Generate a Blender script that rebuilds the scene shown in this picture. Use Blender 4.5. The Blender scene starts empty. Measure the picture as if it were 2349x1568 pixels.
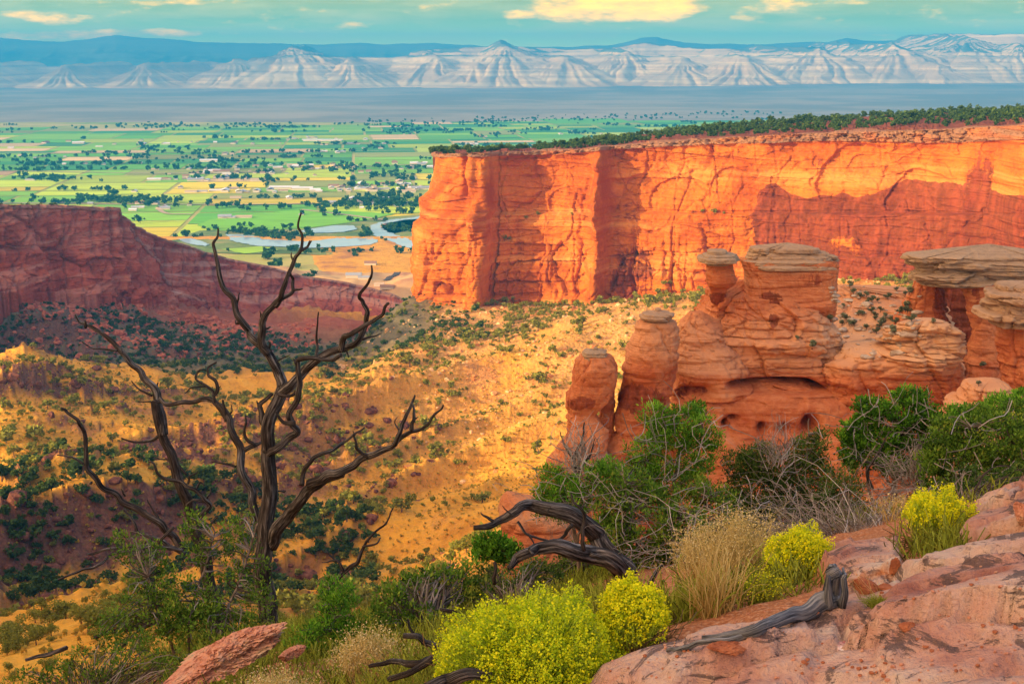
import bpy, math, random
import numpy as np
from mathutils import Vector
S = bpy.context.scene
COL = S.collection
rnd = random.Random(7)
rng = np.random.default_rng(7)

# ------------------------------------------------------------------ camera
FPX = 2835.0; CX = 1174.5; CY = 784.0
PITCH = math.atan((784 - 130) / FPX)
CP, SP = math.cos(PITCH), math.sin(PITCH)
cam = bpy.data.cameras.new('camera'); camo = bpy.data.objects.new('camera', cam); COL.objects.link(camo)
camo.location = (0, 0, 0); camo.rotation_euler = (math.pi / 2 - PITCH, 0, 0)
cam.sensor_width = 36; cam.lens = 36 * FPX / 2349
cam.clip_start = 0.1; cam.clip_end = 120000
S.camera = camo

# ------------------------------------------------------------------ sun, sky, exposure
SUN_EL = math.radians(14.5)
SUN_AZ_BACK = math.radians(28)           # the sun stands to the left and this far behind the camera
sun_dir = Vector((-math.cos(SUN_AZ_BACK) * math.cos(SUN_EL), -math.sin(SUN_AZ_BACK) * math.cos(SUN_EL), math.sin(SUN_EL)))
sun = bpy.data.lights.new('sun', 'SUN'); suno = bpy.data.objects.new('sun', sun); COL.objects.link(suno)
sun.energy = 5.0; sun.angle = math.radians(0.5); sun.color = (1.0, 0.72, 0.40)
suno.rotation_euler = sun_dir.to_track_quat('Z', 'Y').to_euler()
suno.location = (-50, -30, 60)
S.view_settings.view_transform = 'Standard'; S.view_settings.look = 'None'
S.view_settings.gamma = 1.0; S.view_settings.exposure = 0.52
S.render.engine = 'CYCLES'
S.cycles.max_bounces = 5; S.cycles.diffuse_bounces = 3; S.cycles.glossy_bounces = 2
S.cycles.transmission_bounces = 2; S.cycles.volume_bounces = 0; S.cycles.transparent_max_bounces = 4
S.cycles.caustics_reflective = False; S.cycles.caustics_refractive = False
S.cycles.use_denoising = True

def N(nt, typ, **kw):
    n = nt.nodes.new(typ)
    for k, v in kw.items():
        if k in ('inputs',):
            for a, b in v.items(): n.inputs[a].default_value = b
        else: setattr(n, k, v)
    return n
def L(nt, a, b): nt.links.new(a, b)
def ramp(nt, stops, fac=None, interp='LINEAR'):
    r = nt.nodes.new('ShaderNodeValToRGB'); r.color_ramp.interpolation = interp
    e = r.color_ramp.elements
    while len(e) > 1: e.remove(e[0])
    e[0].position = stops[0][0]; e[0].color = (*stops[0][1], 1) if len(stops[0][1]) == 3 else stops[0][1]
    for p, c in stops[1:]:
        q = e.new(p); q.color = (*c, 1) if len(c) == 3 else c
    if fac is not None: L(nt, fac, r.inputs[0])
    return r
def M(nt, op, a, b=None, c=None, clamp=False):
    n = nt.nodes.new('ShaderNodeMath'); n.operation = op; n.use_clamp = clamp
    for i, v in enumerate((a, b, c)):
        if v is None: continue
        if isinstance(v, (int, float)): n.inputs[i].default_value = v
        else: L(nt, v, n.inputs[i])
    return n.outputs[0]
def mix(nt, fac, a, b, blend='MIX'):
    n = nt.nodes.new('ShaderNodeMix'); n.data_type = 'RGBA'; n.blend_type = blend; n.clamp_factor = True
    for s, v in ((0, fac), (6, a), (7, b)):
        if isinstance(v, (int, float)): n.inputs[s].default_value = v
        elif isinstance(v, tuple): n.inputs[s].default_value = (*v, 1) if len(v) == 3 else v
        else: L(nt, v, n.inputs[s])
    return n.outputs[2]
def sstep(nt, x, lo, hi):
    n = nt.nodes.new('ShaderNodeMapRange'); n.interpolation_type = 'SMOOTHSTEP'
    L(nt, x, n.inputs[0]); n.inputs[1].default_value = lo; n.inputs[2].default_value = hi
    return n.outputs[0]

wd = bpy.data.worlds.new('World'); S.world = wd; wd.use_nodes = True
nt = wd.node_tree; nt.nodes.clear()
sky = N(nt, 'ShaderNodeTexSky', sky_type='NISHITA', sun_disc=False)
sky.sun_elevation = SUN_EL; sky.sun_rotation = math.atan2(sun_dir.x, sun_dir.y); sky.altitude = 1700
sky.air_density = 1.0; sky.dust_density = 3.0; sky.ozone_density = 2.0
geo = N(nt, 'ShaderNodeTexCoord'); sep = N(nt, 'ShaderNodeSeparateXYZ'); L(nt, geo.outputs['Generated'], sep.inputs[0])
X, Y, Z = sep.outputs
# evening sky seen low over the valley: pale aqua at the horizon, green-teal above, warm overhead veil
low = ramp(nt, [(0.0, (2.3, 2.4, 0.5)), (0.10, (1.7, 1.9, 0.35)), (0.28, (0.72, 1.0, 0.26)), (0.42, (0.80, 0.85, 0.20)), (1.0, (0.5, 0.6, 0.3))], M(nt, 'MULTIPLY', Z, 10.0, clamp=True))
# clouds: stretched noise in direction space
az = M(nt, 'DIVIDE', X, M(nt, 'MAXIMUM', Y, 0.05)); el = M(nt, 'DIVIDE', Z, M(nt, 'MAXIMUM', Y, 0.05))
cmb = N(nt, 'ShaderNodeCombineXYZ'); L(nt, M(nt, 'MULTIPLY', az, 14.0), cmb.inputs[0]); L(nt, M(nt, 'MULTIPLY', el, 95.0), cmb.inputs[1]); cmb.inputs[2].default_value = 3.7
n1 = N(nt, 'ShaderNodeTexNoise', inputs={'Scale': 1.0, 'Detail': 8.0, 'Roughness': 0.58, 'Distortion': 0.3}); L(nt, cmb.outputs[0], n1.inputs['Vector'])
cmb2 = N(nt, 'ShaderNodeCombineXYZ'); L(nt, M(nt, 'MULTIPLY', az, 40.0), cmb2.inputs[0]); L(nt, M(nt, 'MULTIPLY', el, 130.0), cmb2.inputs[1]); cmb2.inputs[2].default_value = 1.3
n2 = N(nt, 'ShaderNodeTexNoise', inputs={'Scale': 1.0, 'Detail': 7.0, 'Roughness': 0.55}); L(nt, cmb2.outputs[0], n2.inputs['Vector'])
def blob(cx, cy, rx, ry):
    dx = M(nt, 'DIVIDE', M(nt, 'SUBTRACT', az, cx), rx); dy = M(nt, 'DIVIDE', M(nt, 'SUBTRACT', el, cy), ry)
    d = M(nt, 'ADD', M(nt, 'MULTIPLY', dx, dx), M(nt, 'MULTIPLY', dy, dy))
    return M(nt, 'SUBTRACT', 1.0, d, clamp=True)
def ae(px, py):
    u = (px - CX) / FPX; v = (CY - py) / FPX; k = CP + v * SP
    return u / k, (v * CP - SP) / k
bl = None
for (px, py, rx, ry, w) in [(1480, 4, 170, 50, 1.45), (1330, 20, 150, 38, 1.1), (1200, 32, 60, 14, .75), (1000, 18, 60, 14, .5), (1790, 10, 75, 30, 0.7), (1730, 30, 60, 26, .45), (55, 32, 60, 16, .8), (120, 42, 110, 18, .55),
                            (150, 84, 230, 16, .75), (330, 76, 240, 12, .6), (430, 4, 160, 12, .6), (820, 62, 70, 12, .4), (1950, 4, 60, 10, .4), (2100, 20, 160, 20, .2)]:
    a, e = ae(px, py)
    b = M(nt, 'MULTIPLY', blob(a, e, rx / FPX, ry / FPX), w)
    bl = b if bl is None else M(nt, 'MAXIMUM', bl, b)
dens = M(nt, 'ADD', M(nt, 'MULTIPLY', bl, 0.95), M(nt, 'SUBTRACT', M(nt, 'MULTIPLY', n2.outputs[0], 1.9), 0.98))
cm = sstep(nt, dens, 0.12, 1.0)
ccol = ramp(nt, [(0.3, (2.6, 1.3, 0.08)), (0.62, (4.6, 2.1, 0.0))], n2.outputs[0])
pink = ramp(nt, [(0.0, (0.55, 0.44, 0.30)), (0.10, (0.58, 0.40, 0.24)), (0.24, (1, 1, 1))], M(nt, 'MULTIPLY', Z, 10.0))
veil = M(nt, 'MULTIPLY', sstep(nt, n1.outputs[0], 0.34, 0.74), 0.5)
skyc = mix(nt, veil, low.outputs[0], (1.7, 1.35, 0.40))
skyc = mix(nt, cm, skyc, ccol.outputs[0])
# blend: the picture sky near the horizon to the north, physical sky glow added everywhere
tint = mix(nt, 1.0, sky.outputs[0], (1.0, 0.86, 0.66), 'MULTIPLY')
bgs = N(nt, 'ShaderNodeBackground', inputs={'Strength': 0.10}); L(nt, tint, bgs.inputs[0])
bgn = N(nt, 'ShaderNodeBackground', inputs={'Strength': 0.62}); L(nt, skyc, bgn.inputs[0])
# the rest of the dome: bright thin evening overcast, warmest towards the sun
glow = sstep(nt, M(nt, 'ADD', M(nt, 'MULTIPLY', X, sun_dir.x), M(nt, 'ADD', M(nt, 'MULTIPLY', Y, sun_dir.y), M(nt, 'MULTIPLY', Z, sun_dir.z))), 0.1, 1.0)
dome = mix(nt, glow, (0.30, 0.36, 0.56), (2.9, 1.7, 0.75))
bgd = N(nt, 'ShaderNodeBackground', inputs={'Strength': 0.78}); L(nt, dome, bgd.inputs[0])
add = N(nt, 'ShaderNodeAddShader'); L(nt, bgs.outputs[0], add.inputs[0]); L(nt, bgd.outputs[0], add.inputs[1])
# north-low mask
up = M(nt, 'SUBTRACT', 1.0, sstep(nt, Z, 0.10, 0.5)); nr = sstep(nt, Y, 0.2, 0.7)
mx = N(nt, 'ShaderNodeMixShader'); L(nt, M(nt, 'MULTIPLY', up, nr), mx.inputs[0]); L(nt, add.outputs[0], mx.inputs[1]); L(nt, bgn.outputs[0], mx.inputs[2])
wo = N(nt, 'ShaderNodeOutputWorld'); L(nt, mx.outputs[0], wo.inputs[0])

# ------------------------------------------------------------------ helpers
def at(px, py, D):
    u = (px - CX) / FPX; v = (CY - py) / FPX; t = D / (CP + v * SP)
    return (u * t, D, (v * CP - SP) * t)
def atv(px, py, D):
    px, py, D = np.broadcast_arrays(np.asarray(px, float), np.asarray(py, float), np.asarray(D, float))
    u = (px - CX) / FPX; v = (CY - py) / FPX; t = D / (CP + v * SP)
    return np.stack([u * t, D, (v * CP - SP) * t], -1)
def on_z(px, py, z):
    x, y, zz = at(px, py, 1.0)
    k = z / zz; return (x * k, y * k, z)
def proj(p):
    p = np.asarray(p, float); x, y, z = p[..., 0], p[..., 1], p[..., 2]
    d = y * CP - z * SP; v = (y * SP + z * CP) / d; u = x / d
    return CX + u * FPX, CY - v * FPX
def pchip(x, xs, ys):
    xs = np.asarray(xs, float); ys = np.asarray(ys, float)
    h = np.diff(xs); dl = np.diff(ys) / h; n = len(xs); m = np.zeros(n)
    if n > 2:
        w1 = 2 * h[1:] + h[:-1]; w2 = h[1:] + 2 * h[:-1]
        ok = dl[:-1] * dl[1:] > 0
        with np.errstate(divide='ignore', invalid='ignore'):
            mm = (w1 + w2) / (w1 / dl[:-1] + w2 / dl[1:])
        m[1:-1] = np.where(ok, mm, 0)
    m[0] = dl[0]; m[-1] = dl[-1]
    x = np.clip(np.asarray(x, float), xs[0], xs[-1]); i = np.clip(np.searchsorted(xs, x) - 1, 0, n - 2)
    t = (x - xs[i]) / h[i]; t2 = t * t; t3 = t2 * t
    return (2*t3-3*t2+1)*ys[i] + (t3-2*t2+t)*h[i]*m[i] + (-2*t3+3*t2)*ys[i+1] + (t3-t2)*h[i]*m[i+1]
def _h(ix, iy, iz, seed):
    n = (ix * 374761393 + iy * 668265263 + iz * 2147483647 + seed * 1274126177) & 0xffffffff
    n = ((n ^ (n >> 13)) * 1274126177) & 0xffffffff
    n = ((n ^ (n >> 16)) * 2246822519) & 0xffffffff
    return ((n ^ (n >> 15)) & 0xffff) / 32767.5 - 1.0
def vnoise(x, y, z=0.0, seed=0):
    x, y, z = np.broadcast_arrays(np.asarray(x, float), np.asarray(y, float), np.asarray(z, float))
    xi = np.floor(x).astype(np.int64); yi = np.floor(y).astype(np.int64); zi = np.floor(z).astype(np.int64)
    fx, fy, fz = x - xi, y - yi, z - zi
    fx = fx*fx*fx*(fx*(fx*6-15)+10); fy = fy*fy*fy*(fy*(fy*6-15)+10); fz = fz*fz*fz*(fz*(fz*6-15)+10)
    r = 0
    for dx in (0, 1):
        wx = fx if dx else 1 - fx
        for dy in (0, 1):
            wy = fy if dy else 1 - fy
            for dz in (0, 1):
                wz = fz if dz else 1 - fz
                r = r + wx * wy * wz * _h(xi + dx, yi + dy, zi + dz, seed)
    return r
def fbm(x, y, z=0.0, o=4, seed=0, gain=0.5):
    r = 0; a = 1.0; t = 0.0; f = 1.0
    for i in range(o):
        r = r + a * vnoise(np.asarray(x) * f + 17.3 * i, np.asarray(y) * f - 9.1 * i, np.asarray(z) * f, seed + i); t += a; a *= gain; f *= 2.03
    return r / t
def ridged(x, y, z=0.0, o=4, seed=0, gain=0.5):
    r = 0; a = 1.0; t = 0.0; f = 1.0
    for i in range(o):
        n = 1 - np.abs(vnoise(np.asarray(x) * f + 17.3 * i, np.asarray(y) * f - 9.1 * i, np.asarray(z) * f, seed + i)); r = r + a * n * n; t += a; a *= gain; f *= 2.03
    return r / t
def blocks(u, v, seed=0):
    u, v = np.broadcast_arrays(np.asarray(u, float), np.asarray(v, float)); ui = np.floor(u).astype(np.int64); vi = np.floor(v).astype(np.int64)
    d1 = np.full(u.shape, 9.0); d2 = np.full(u.shape, 9.0); idv = np.zeros(u.shape)
    for a in (-1, 0, 1):
        for b_ in (-1, 0, 1):
            cu, cv = ui + a, vi + b_; x = cu + .5 + .46 * _h(cu, cv, cu * 0, seed); y = cv + .5 + .46 * _h(cu, cv, cu * 0 + 1, seed); r = _h(cu, cv, cu * 0 + 2, seed)
            d = np.maximum(np.abs(u - x) * .9, np.abs(v - y)) * .6 + .4 * np.hypot(u - x, v - y); m = d < d1; d2 = np.where(m, d1, np.minimum(d2, d)); idv = np.where(m, r, idv); d1 = np.where(m, d, d1)
    return idv, d2 - d1
def ss(x, a, b):
    t = np.clip((np.asarray(x, float) - a) / (b - a), 0, 1); return t * t * (3 - 2 * t)

def tag(o, label=None, cat=None, group=None, kind=None):
    if label: o['label'] = label
    if cat: o['category'] = cat
    if group: o['group'] = group
    if kind: o['kind'] = kind
    return o
def mesh_np(name, verts, faces, mats, smooth=True, mat_idx=None, attrs=None):
    """verts (n,3); faces: (m,4) or (m,3) array, or list of such arrays"""
    verts = np.ascontiguousarray(verts, dtype=np.float32)
    fl = faces if isinstance(faces, list) else [faces]
    me = bpy.data.meshes.new(name)
    me.vertices.add(len(verts)); me.vertices.foreach_set('co', verts.ravel())
    idx = np.concatenate([np.asarray(f).ravel() for f in fl]).astype(np.int32)
    tot = np.concatenate([np.full(len(f), np.asarray(f).shape[1]) for f in fl]).astype(np.int32)
    st = np.concatenate([[0], np.cumsum(tot)[:-1]]).astype(np.int32)
    me.loops.add(len(idx)); me.loops.foreach_set('vertex_index', idx)
    me.polygons.add(len(tot)); me.polygons.foreach_set('loop_start', st); me.polygons.foreach_set('loop_total', tot)
    if mat_idx is not None: me.polygons.foreach_set('material_index', np.asarray(mat_idx, np.int32))
    me.polygons.foreach_set('use_smooth', np.full(len(tot), smooth))
    if attrs:
        for k, v in attrs.items():
            v = np.asarray(v, np.float32)
            if v.ndim == 1:
                a = me.attributes.new(k, 'FLOAT', 'POINT' if len(v) == len(verts) else 'FACE'); a.data.foreach_set('value', v)
            else:
                a = me.attributes.new(k, 'FLOAT_COLOR', 'POINT' if len(v) == len(verts) else 'FACE')
                a.data.foreach_set('color', np.concatenate([v, np.ones((len(v), 1), np.float32)], 1).ravel())
    me.update(calc_edges=True)
    for m in (mats if isinstance(mats, (list, tuple)) else [mats]): me.materials.append(m)
    return me
def link(name, me, parent=None):
    o = bpy.data.objects.new(name, me); COL.objects.link(o)
    if parent: o.parent = parent
    return o
def empty(name, loc=(0, 0, 0)):
    o = bpy.data.objects.new(name, None); o.location = loc; COL.objects.link(o); return o
def grid_faces(nr, nc, wrap=False):
    r = np.arange(nr - 1)[:, None]; c = np.arange(nc if wrap else nc - 1)[None, :]
    c2 = (c + 1) % nc
    return np.stack([r*nc + c, r*nc + c2, (r+1)*nc + c2, (r+1)*nc + c], -1).reshape(-1, 4)

# ------------------------------------------------------------------ materials
def mat(name):
    m = bpy.data.materials.new(name); m.use_nodes = True; nt = m.node_tree; nt.nodes.clear()
    b = N(nt, 'ShaderNodeBsdfPrincipled'); o = N(nt, 'ShaderNodeOutputMaterial'); L(nt, b.outputs[0], o.inputs[0])
    b.inputs['Roughness'].default_value = 0.95; b.inputs['Specular IOR Level'].default_value = 0.12
    return m, nt, b
def gpos(nt, scale=(1, 1, 1)):
    g = N(nt, 'ShaderNodeNewGeometry'); v = N(nt, 'ShaderNodeVectorMath', operation='MULTIPLY'); L(nt, g.outputs['Position'], v.inputs[0]); v.inputs[1].default_value = scale
    return v.outputs[0]
def opos(nt, scale=(1, 1, 1)):
    g = N(nt, 'ShaderNodeTexCoord'); v = N(nt, 'ShaderNodeVectorMath', operation='MULTIPLY'); L(nt, g.outputs['Object'], v.inputs[0]); v.inputs[1].default_value = scale
    return v.outputs[0]
def noise(nt, vec, scale, detail=5, rough=0.55, dist=0.0):
    n = N(nt, 'ShaderNodeTexNoise', inputs={'Scale': scale, 'Detail': detail, 'Roughness': rough, 'Distortion': dist}); L(nt, vec, n.inputs['Vector']); return n.outputs[0]
def bump(nt, b, h, strength, dist):
    n = N(nt, 'ShaderNodeBump', inputs={'Strength': strength, 'Distance': dist}); L(nt, h, n.inputs['Height']); L(nt, n.outputs[0], b.inputs['Normal']); return n
def attr(nt, name, col=False):
    n = N(nt, 'ShaderNodeAttribute', attribute_name=name); return n.outputs['Color' if col else 'Fac']
# ------------------------------------------------------------------ canyon terrain (one height field in azimuth x log distance)
VZ = -330.0
TAB = {  # photo column: (distance m, photo row of the ground there)
 -700: [(5, 1980), (8, 1900), (13, 1800), (20, 1850), (120, 1700), (240, 1420), (330, 1330), (420, 1200), (520, 1000), (700, 830), (850, 780), (1000, 740), (1150, 640), (1400, 600), (1700, 640), (2300, 537)],
 0: [(5, 1950), (8, 1800), (13, 1650), (20, 1750), (120, 1660), (190, 1440), (215, 1415), (260, 1440), (330, 1370), (400, 1260), (450, 1195), (480, 1120), (520, 990), (580, 925), (650, 880), (740, 846), (800, 860), (900, 845), (980, 792), (1050, 742), (1125, 660), (1400, 630), (1700, 640), (2300, 537)],
 250: [(5, 1850), (8, 1700), (13, 1580), (20, 1700), (120, 1640), (190, 1400), (215, 1378), (260, 1400), (330, 1330), (400, 1255), (450, 1180), (500, 1090), (560, 1000), (640, 920), (700, 880), (770, 846), (830, 858), (920, 840), (1000, 790), (1110, 745), (1240, 662), (1450, 640), (1800, 640), (2300, 537)],
 500: [(5, 1760), (8, 1560), (13, 1470), (20, 1650), (120, 1600), (200, 1450), (230, 1420), (300, 1380), (350, 1310), (450, 1165), (520, 1080), (600, 1005), (680, 930), (760, 868), (820, 838), (880, 850), (960, 820), (1050, 785), (1200, 750), (1400, 700), (1550, 690), (1750, 690), (2300, 537)],
 750: [(5, 1680), (8, 1520), (13, 1440), (20, 1600), (120, 1560), (200, 1480), (300, 1360), (400, 1230), (500, 1110), (600, 1015), (700, 930), (800, 850), (880, 802), (930, 815), (1050, 790), (1250, 738), (1600, 715), (1900, 622), (2300, 537)],
 950: [(5, 1610), (8, 1480), (13, 1400), (20, 1540), (120, 1500), (250, 1400), (400, 1200), (550, 1035), (700, 895), (820, 780), (900, 705), (940, 682), (985, 690), (1080, 760), (1300, 800), (1550, 742), (1900, 621), (2300, 537)],
 1150: [(5, 1560), (8, 1440), (13, 1360), (20, 1500), (100, 1480), (250, 1330), (350, 1200), (500, 1035), (650, 890), (800, 770), (900, 702), (1000, 690), (1300, 740), (1550, 742), (1900, 621), (2300, 537)],
 1350: [(5, 1500), (8, 1400), (13, 1320), (20, 1440), (100, 1450), (200, 1310), (300, 1160), (450, 990), (600, 865), (750, 755), (880, 698), (1000, 690), (1400, 720), (1800, 652), (2300, 537)],
 1600: [(5, 1440), (7, 1340), (13, 1280), (20, 1400), (90, 1420), (180, 1260), (300, 1080), (450, 900), (600, 780), (750, 705), (880, 668), (1000, 660), (1400, 700), (1800, 652), (2300, 537)],
 1900: [(5, 1380), (7, 1270), (13, 1220), (20, 1350), (90, 1350), (180, 1200), (300, 1020), (450, 860), (600, 740), (750, 680), (850, 640), (1000, 640), (1400, 700), (1800, 652), (2300, 537)],
 2349: [(5, 1290), (7.5, 1150), (13, 1130), (20, 1280), (90, 1300), (180, 1150), (300, 980), (450, 840), (600, 720), (750, 660), (850, 640), (1000, 640), (1400, 700), (1800, 652), (2300, 537)],
 3100: [(5, 1200), (7.5, 1080), (13, 1060), (20, 1220), (90, 1200), (180, 1050), (300, 900), (450, 800), (600, 700), (750, 650), (850, 640), (1000, 640), (1400, 700), (1800, 652), (2300, 537)],
}
NR = 640; NA = 760
LD = np.linspace(math.log(5.0), math.log(2300.0), NR)
# keep more rows far out where the picture shows most
LD = np.log(5.0) + (np.log(2300.0) - np.log(5.0)) * (1 - (1 - np.linspace(0, 1, NR)) ** 1.6)
AA = np.concatenate([np.linspace(-0.75, -0.46, 40, endpoint=False), np.linspace(-0.46, 0.46, NA - 80), np.linspace(0.46, 0.75, 41)[1:]])
colA = []; colZ = []
for px in sorted(TAB):
    d = np.array([r[0] for r in TAB[px]], float); y = np.array([r[1] for r in TAB[px]], float)
    p = atv(px, y, d)
    colA.append(np.interp(LD, np.log(d), p[:, 0] / d)); colZ.append(pchip(LD, np.log(d), p[:, 2] / d) * np.exp(LD))
colA = np.array(colA); colZ = np.array(colZ)
HZ = np.empty((NR, len(AA)))
for i in range(NR): HZ[i] = pchip(AA, colA[:, i], colZ[:, i])
# light smoothing across azimuth hides the table's columns
k = np.hanning(31); k /= k.sum()
HZ = np.apply_along_axis(lambda r: np.convolve(np.pad(r, 15, mode='edge'), k, 'valid'), 1, HZ)
DD = np.exp(LD)[:, None]; GX = AA[None, :] * DD; GY = np.broadcast_to(DD, GX.shape)
amp = ss(DD, 60, 260) * (1 - ss(DD, 1500, 2000))
# gullies and spurs running down-left from the mesa
th = math.radians(38); ru = GX * math.cos(th) + GY * math.sin(th); rv = -GX * math.sin(th) + GY * math.cos(th)
wx = 30 * fbm(GX / 180, GY / 180, o=3, seed=5); wy = 30 * fbm(GX / 180, GY / 180, 5.0, o=3, seed=9)
r1 = ridged((ru + wx) / 420, (rv + wy) / 120, o=3, seed=21)
r2 = fbm(GX / 60, GY / 60, o=4, seed=31)
nearmesa = ss(GX / GY, -0.13, -0.02) * ss(GY, 620, 820)     # smooth talus cone
HZ = HZ + amp * ((r1 - 0.55) * (44 * (1 - nearmesa) + 4) * ss(DD, 200, 420) + r2 * 3.2 + (ridged((ru + wx) / 150, (rv + wy) / 62, o=3, seed=25) - .55) * 13 * (1 - .8 * nearmesa) + fbm(GX / 14, GY / 14, o=3, seed=41) * 0.9)
HZ = HZ + ss(DD, 14, 40) * (1 - amp) * fbm(GX / 6, GY / 6, o=3, seed=43) * 0.5
HZ = HZ - 4 * ss(DD, 1650, 1800)
HZ = HZ + 120 * np.exp(-((GX + 235) / 46) ** 2 - ((GY - 330) / 44) ** 2) * (1 - ss(GX / GY, -0.47, -0.42))   # hill added out of frame to shade the lower-left hollow
gz0 = np.gradient(HZ, axis=0) / np.gradient(GY, axis=0); gx0 = np.gradient(HZ, axis=1) / np.maximum(1e-6, np.gradient(GX, axis=1))
slope = np.sqrt(gz0 ** 2 + gx0 ** 2)
craz = ridged(GX / 22, GY / 22, HZ / 22, o=4, seed=51)
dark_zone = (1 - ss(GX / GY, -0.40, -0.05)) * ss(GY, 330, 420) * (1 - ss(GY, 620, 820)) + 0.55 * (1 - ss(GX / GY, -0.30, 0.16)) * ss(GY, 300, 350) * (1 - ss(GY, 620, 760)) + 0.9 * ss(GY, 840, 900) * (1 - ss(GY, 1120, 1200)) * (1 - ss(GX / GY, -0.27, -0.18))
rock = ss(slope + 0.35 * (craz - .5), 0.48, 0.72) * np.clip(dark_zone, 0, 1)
HZ = HZ + rock * (craz - 0.5) * 12.0 + rock * 2.0 * fbm(GX / 5, GY / 5, HZ / 5, o=3, seed=55)
def H(x, y):
    x = np.asarray(x, float); y = np.asarray(y, float)
    a = x / y; i = np.interp(np.log(y), LD, np.arange(NR)); j = np.interp(a, AA, np.arange(len(AA)))
    i0 = np.clip(i.astype(int), 0, NR - 2); j0 = np.clip(j.astype(int), 0, len(AA) - 2); fi = i - i0; fj = j - j0
    return (HZ[i0, j0]*(1-fi)*(1-fj) + HZ[i0+1, j0]*fi*(1-fj) + HZ[i0, j0+1]*(1-fi)*fj + HZ[i0+1, j0+1]*fi*fj)

m_ter, nt, b = mat('canyon_ground')
P = gpos(nt)
nA = noise(nt, P, 0.012, 5); nB = noise(nt, P, 0.09, 6, 0.65); nC = noise(nt, P, 0.7, 4, 0.7)
grass = ramp(nt, [(0.25, (0.56, 0.23, 0.03)), (0.5, (0.86, 0.41, 0.045)), (0.75, (0.93, 0.52, 0.07))], nB)
soil = ramp(nt, [(0.3, (0.42, 0.15, 0.05)), (0.7, (0.62, 0.29, 0.09))], nC)
c = mix(nt, sstep(nt, M(nt, 'ADD', nA, M(nt, 'MULTIPLY', M(nt, 'SUBTRACT', nB, .5), .5)), 0.53, 0.70), grass.outputs[0], soil.outputs[0])
tal = ramp(nt, [(0.3, (0.60, 0.25, 0.07)), (0.55, (0.78, 0.42, 0.13)), (0.8, (0.88, 0.58, 0.22))], nC)
c = mix(nt, attr(nt, 'talus'), c, tal.outputs[0])
red = ramp(nt, [(0.3, (0.34, 0.08, 0.04)), (0.7, (0.50, 0.18, 0.10))], nB)
c = mix(nt, attr(nt, 'redsoil'), c, red.outputs[0])
sage = ramp(nt, [(0.3, (0.11, 0.095, 0.055)), (0.7, (0.24, 0.20, 0.11))], nB)
c = mix(nt, attr(nt, 'sage'), c, sage.outputs[0])
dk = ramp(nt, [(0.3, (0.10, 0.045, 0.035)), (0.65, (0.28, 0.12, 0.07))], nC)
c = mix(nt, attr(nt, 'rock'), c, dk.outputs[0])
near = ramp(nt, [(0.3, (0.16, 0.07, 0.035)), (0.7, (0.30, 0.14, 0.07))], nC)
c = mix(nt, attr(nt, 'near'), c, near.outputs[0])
# fine grass tufts / stones
v = N(nt, 'ShaderNodeTexVoronoi', inputs={'Scale': 0.45, 'Randomness': 1.0}); L(nt, P, v.inputs['Vector'])
spots = sstep(nt, v.outputs['Distance'], 0.35, 0.15)
c = mix(nt, M(nt, 'MULTIPLY', M(nt, 'SUBTRACT', 1.0, sstep(nt, v.outputs['Distance'], 0.12, 0.42)), 0.25), c, (0.24, 0.19, 0.05))
L(nt, c, b.inputs['Base Color'])
hh = M(nt, 'ADD', M(nt, 'MULTIPLY', nC, 0.6), M(nt, 'ADD', nB, M(nt, 'MULTIPLY', v.outputs['Distance'], -0.5)))
bump(nt, b, hh, 0.8, 1.6)
yy = GY; aa = GX / GY
talus = ss(aa, -0.20, -0.03) * ss(yy, 480, 760) * (1 - ss(yy, 1100, 1200)) * np.clip(0.75 + fbm(GX/60, GY/60, o=3, seed=77) * 0.9, 0, 1)
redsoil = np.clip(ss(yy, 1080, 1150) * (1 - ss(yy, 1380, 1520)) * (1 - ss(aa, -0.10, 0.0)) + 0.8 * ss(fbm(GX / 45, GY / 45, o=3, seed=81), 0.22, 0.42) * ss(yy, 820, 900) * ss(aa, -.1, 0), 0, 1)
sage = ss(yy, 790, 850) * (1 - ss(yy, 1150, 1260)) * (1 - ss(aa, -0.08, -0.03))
vr = np.stack([GX, GY, HZ - 0.5 * (1 - ss(DD, 11.5, 14.2))], -1).reshape(-1, 3)
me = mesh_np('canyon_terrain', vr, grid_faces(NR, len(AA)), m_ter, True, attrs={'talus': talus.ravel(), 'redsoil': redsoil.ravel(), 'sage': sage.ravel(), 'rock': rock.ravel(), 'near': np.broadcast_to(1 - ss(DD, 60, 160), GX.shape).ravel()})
tag(link('terrain', me), 'golden grassy canyon slopes falling from the red mesa', kind='structure')

# high canyon rim added to the left behind the camera, out of frame, to keep the overlook in evening shade
gx = np.linspace(-420, -60, 90); gy = np.linspace(-330, 150, 130); RX, RY = np.meshgrid(gx, gy)
edge = ss(RX, -60, -130) * (1 - ss(RX, -330, -420) * .4)
endy = 1 - ss(RY + 10 * fbm(RX / 30, RY / 30, seed=3), 106, 146)
rz = -95 + (145 + 9 * fbm(RX / 50, RY / 50, o=4, seed=4)) * ss(RX + 14 * fbm(RX / 40, RY / 40, o=4, seed=6), -105, -150) * endy
added_rim_me = mesh_np('added_canyon_rim', np.stack([RX, RY, rz], -1).reshape(-1, 3), grid_faces(len(gy), len(gx)), m_ter, attrs={'near': np.zeros(RX.size), 'rock': ss(rz, -90, 0).ravel()*0.2, 'talus': np.zeros(RX.size), 'redsoil': np.ones(RX.size) * .6, 'sage': np.zeros(RX.size)})
tag(link('added_hills', added_rim_me), 'unseen high canyon rim left of the overlook, placed to shade it', kind='structure')
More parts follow.
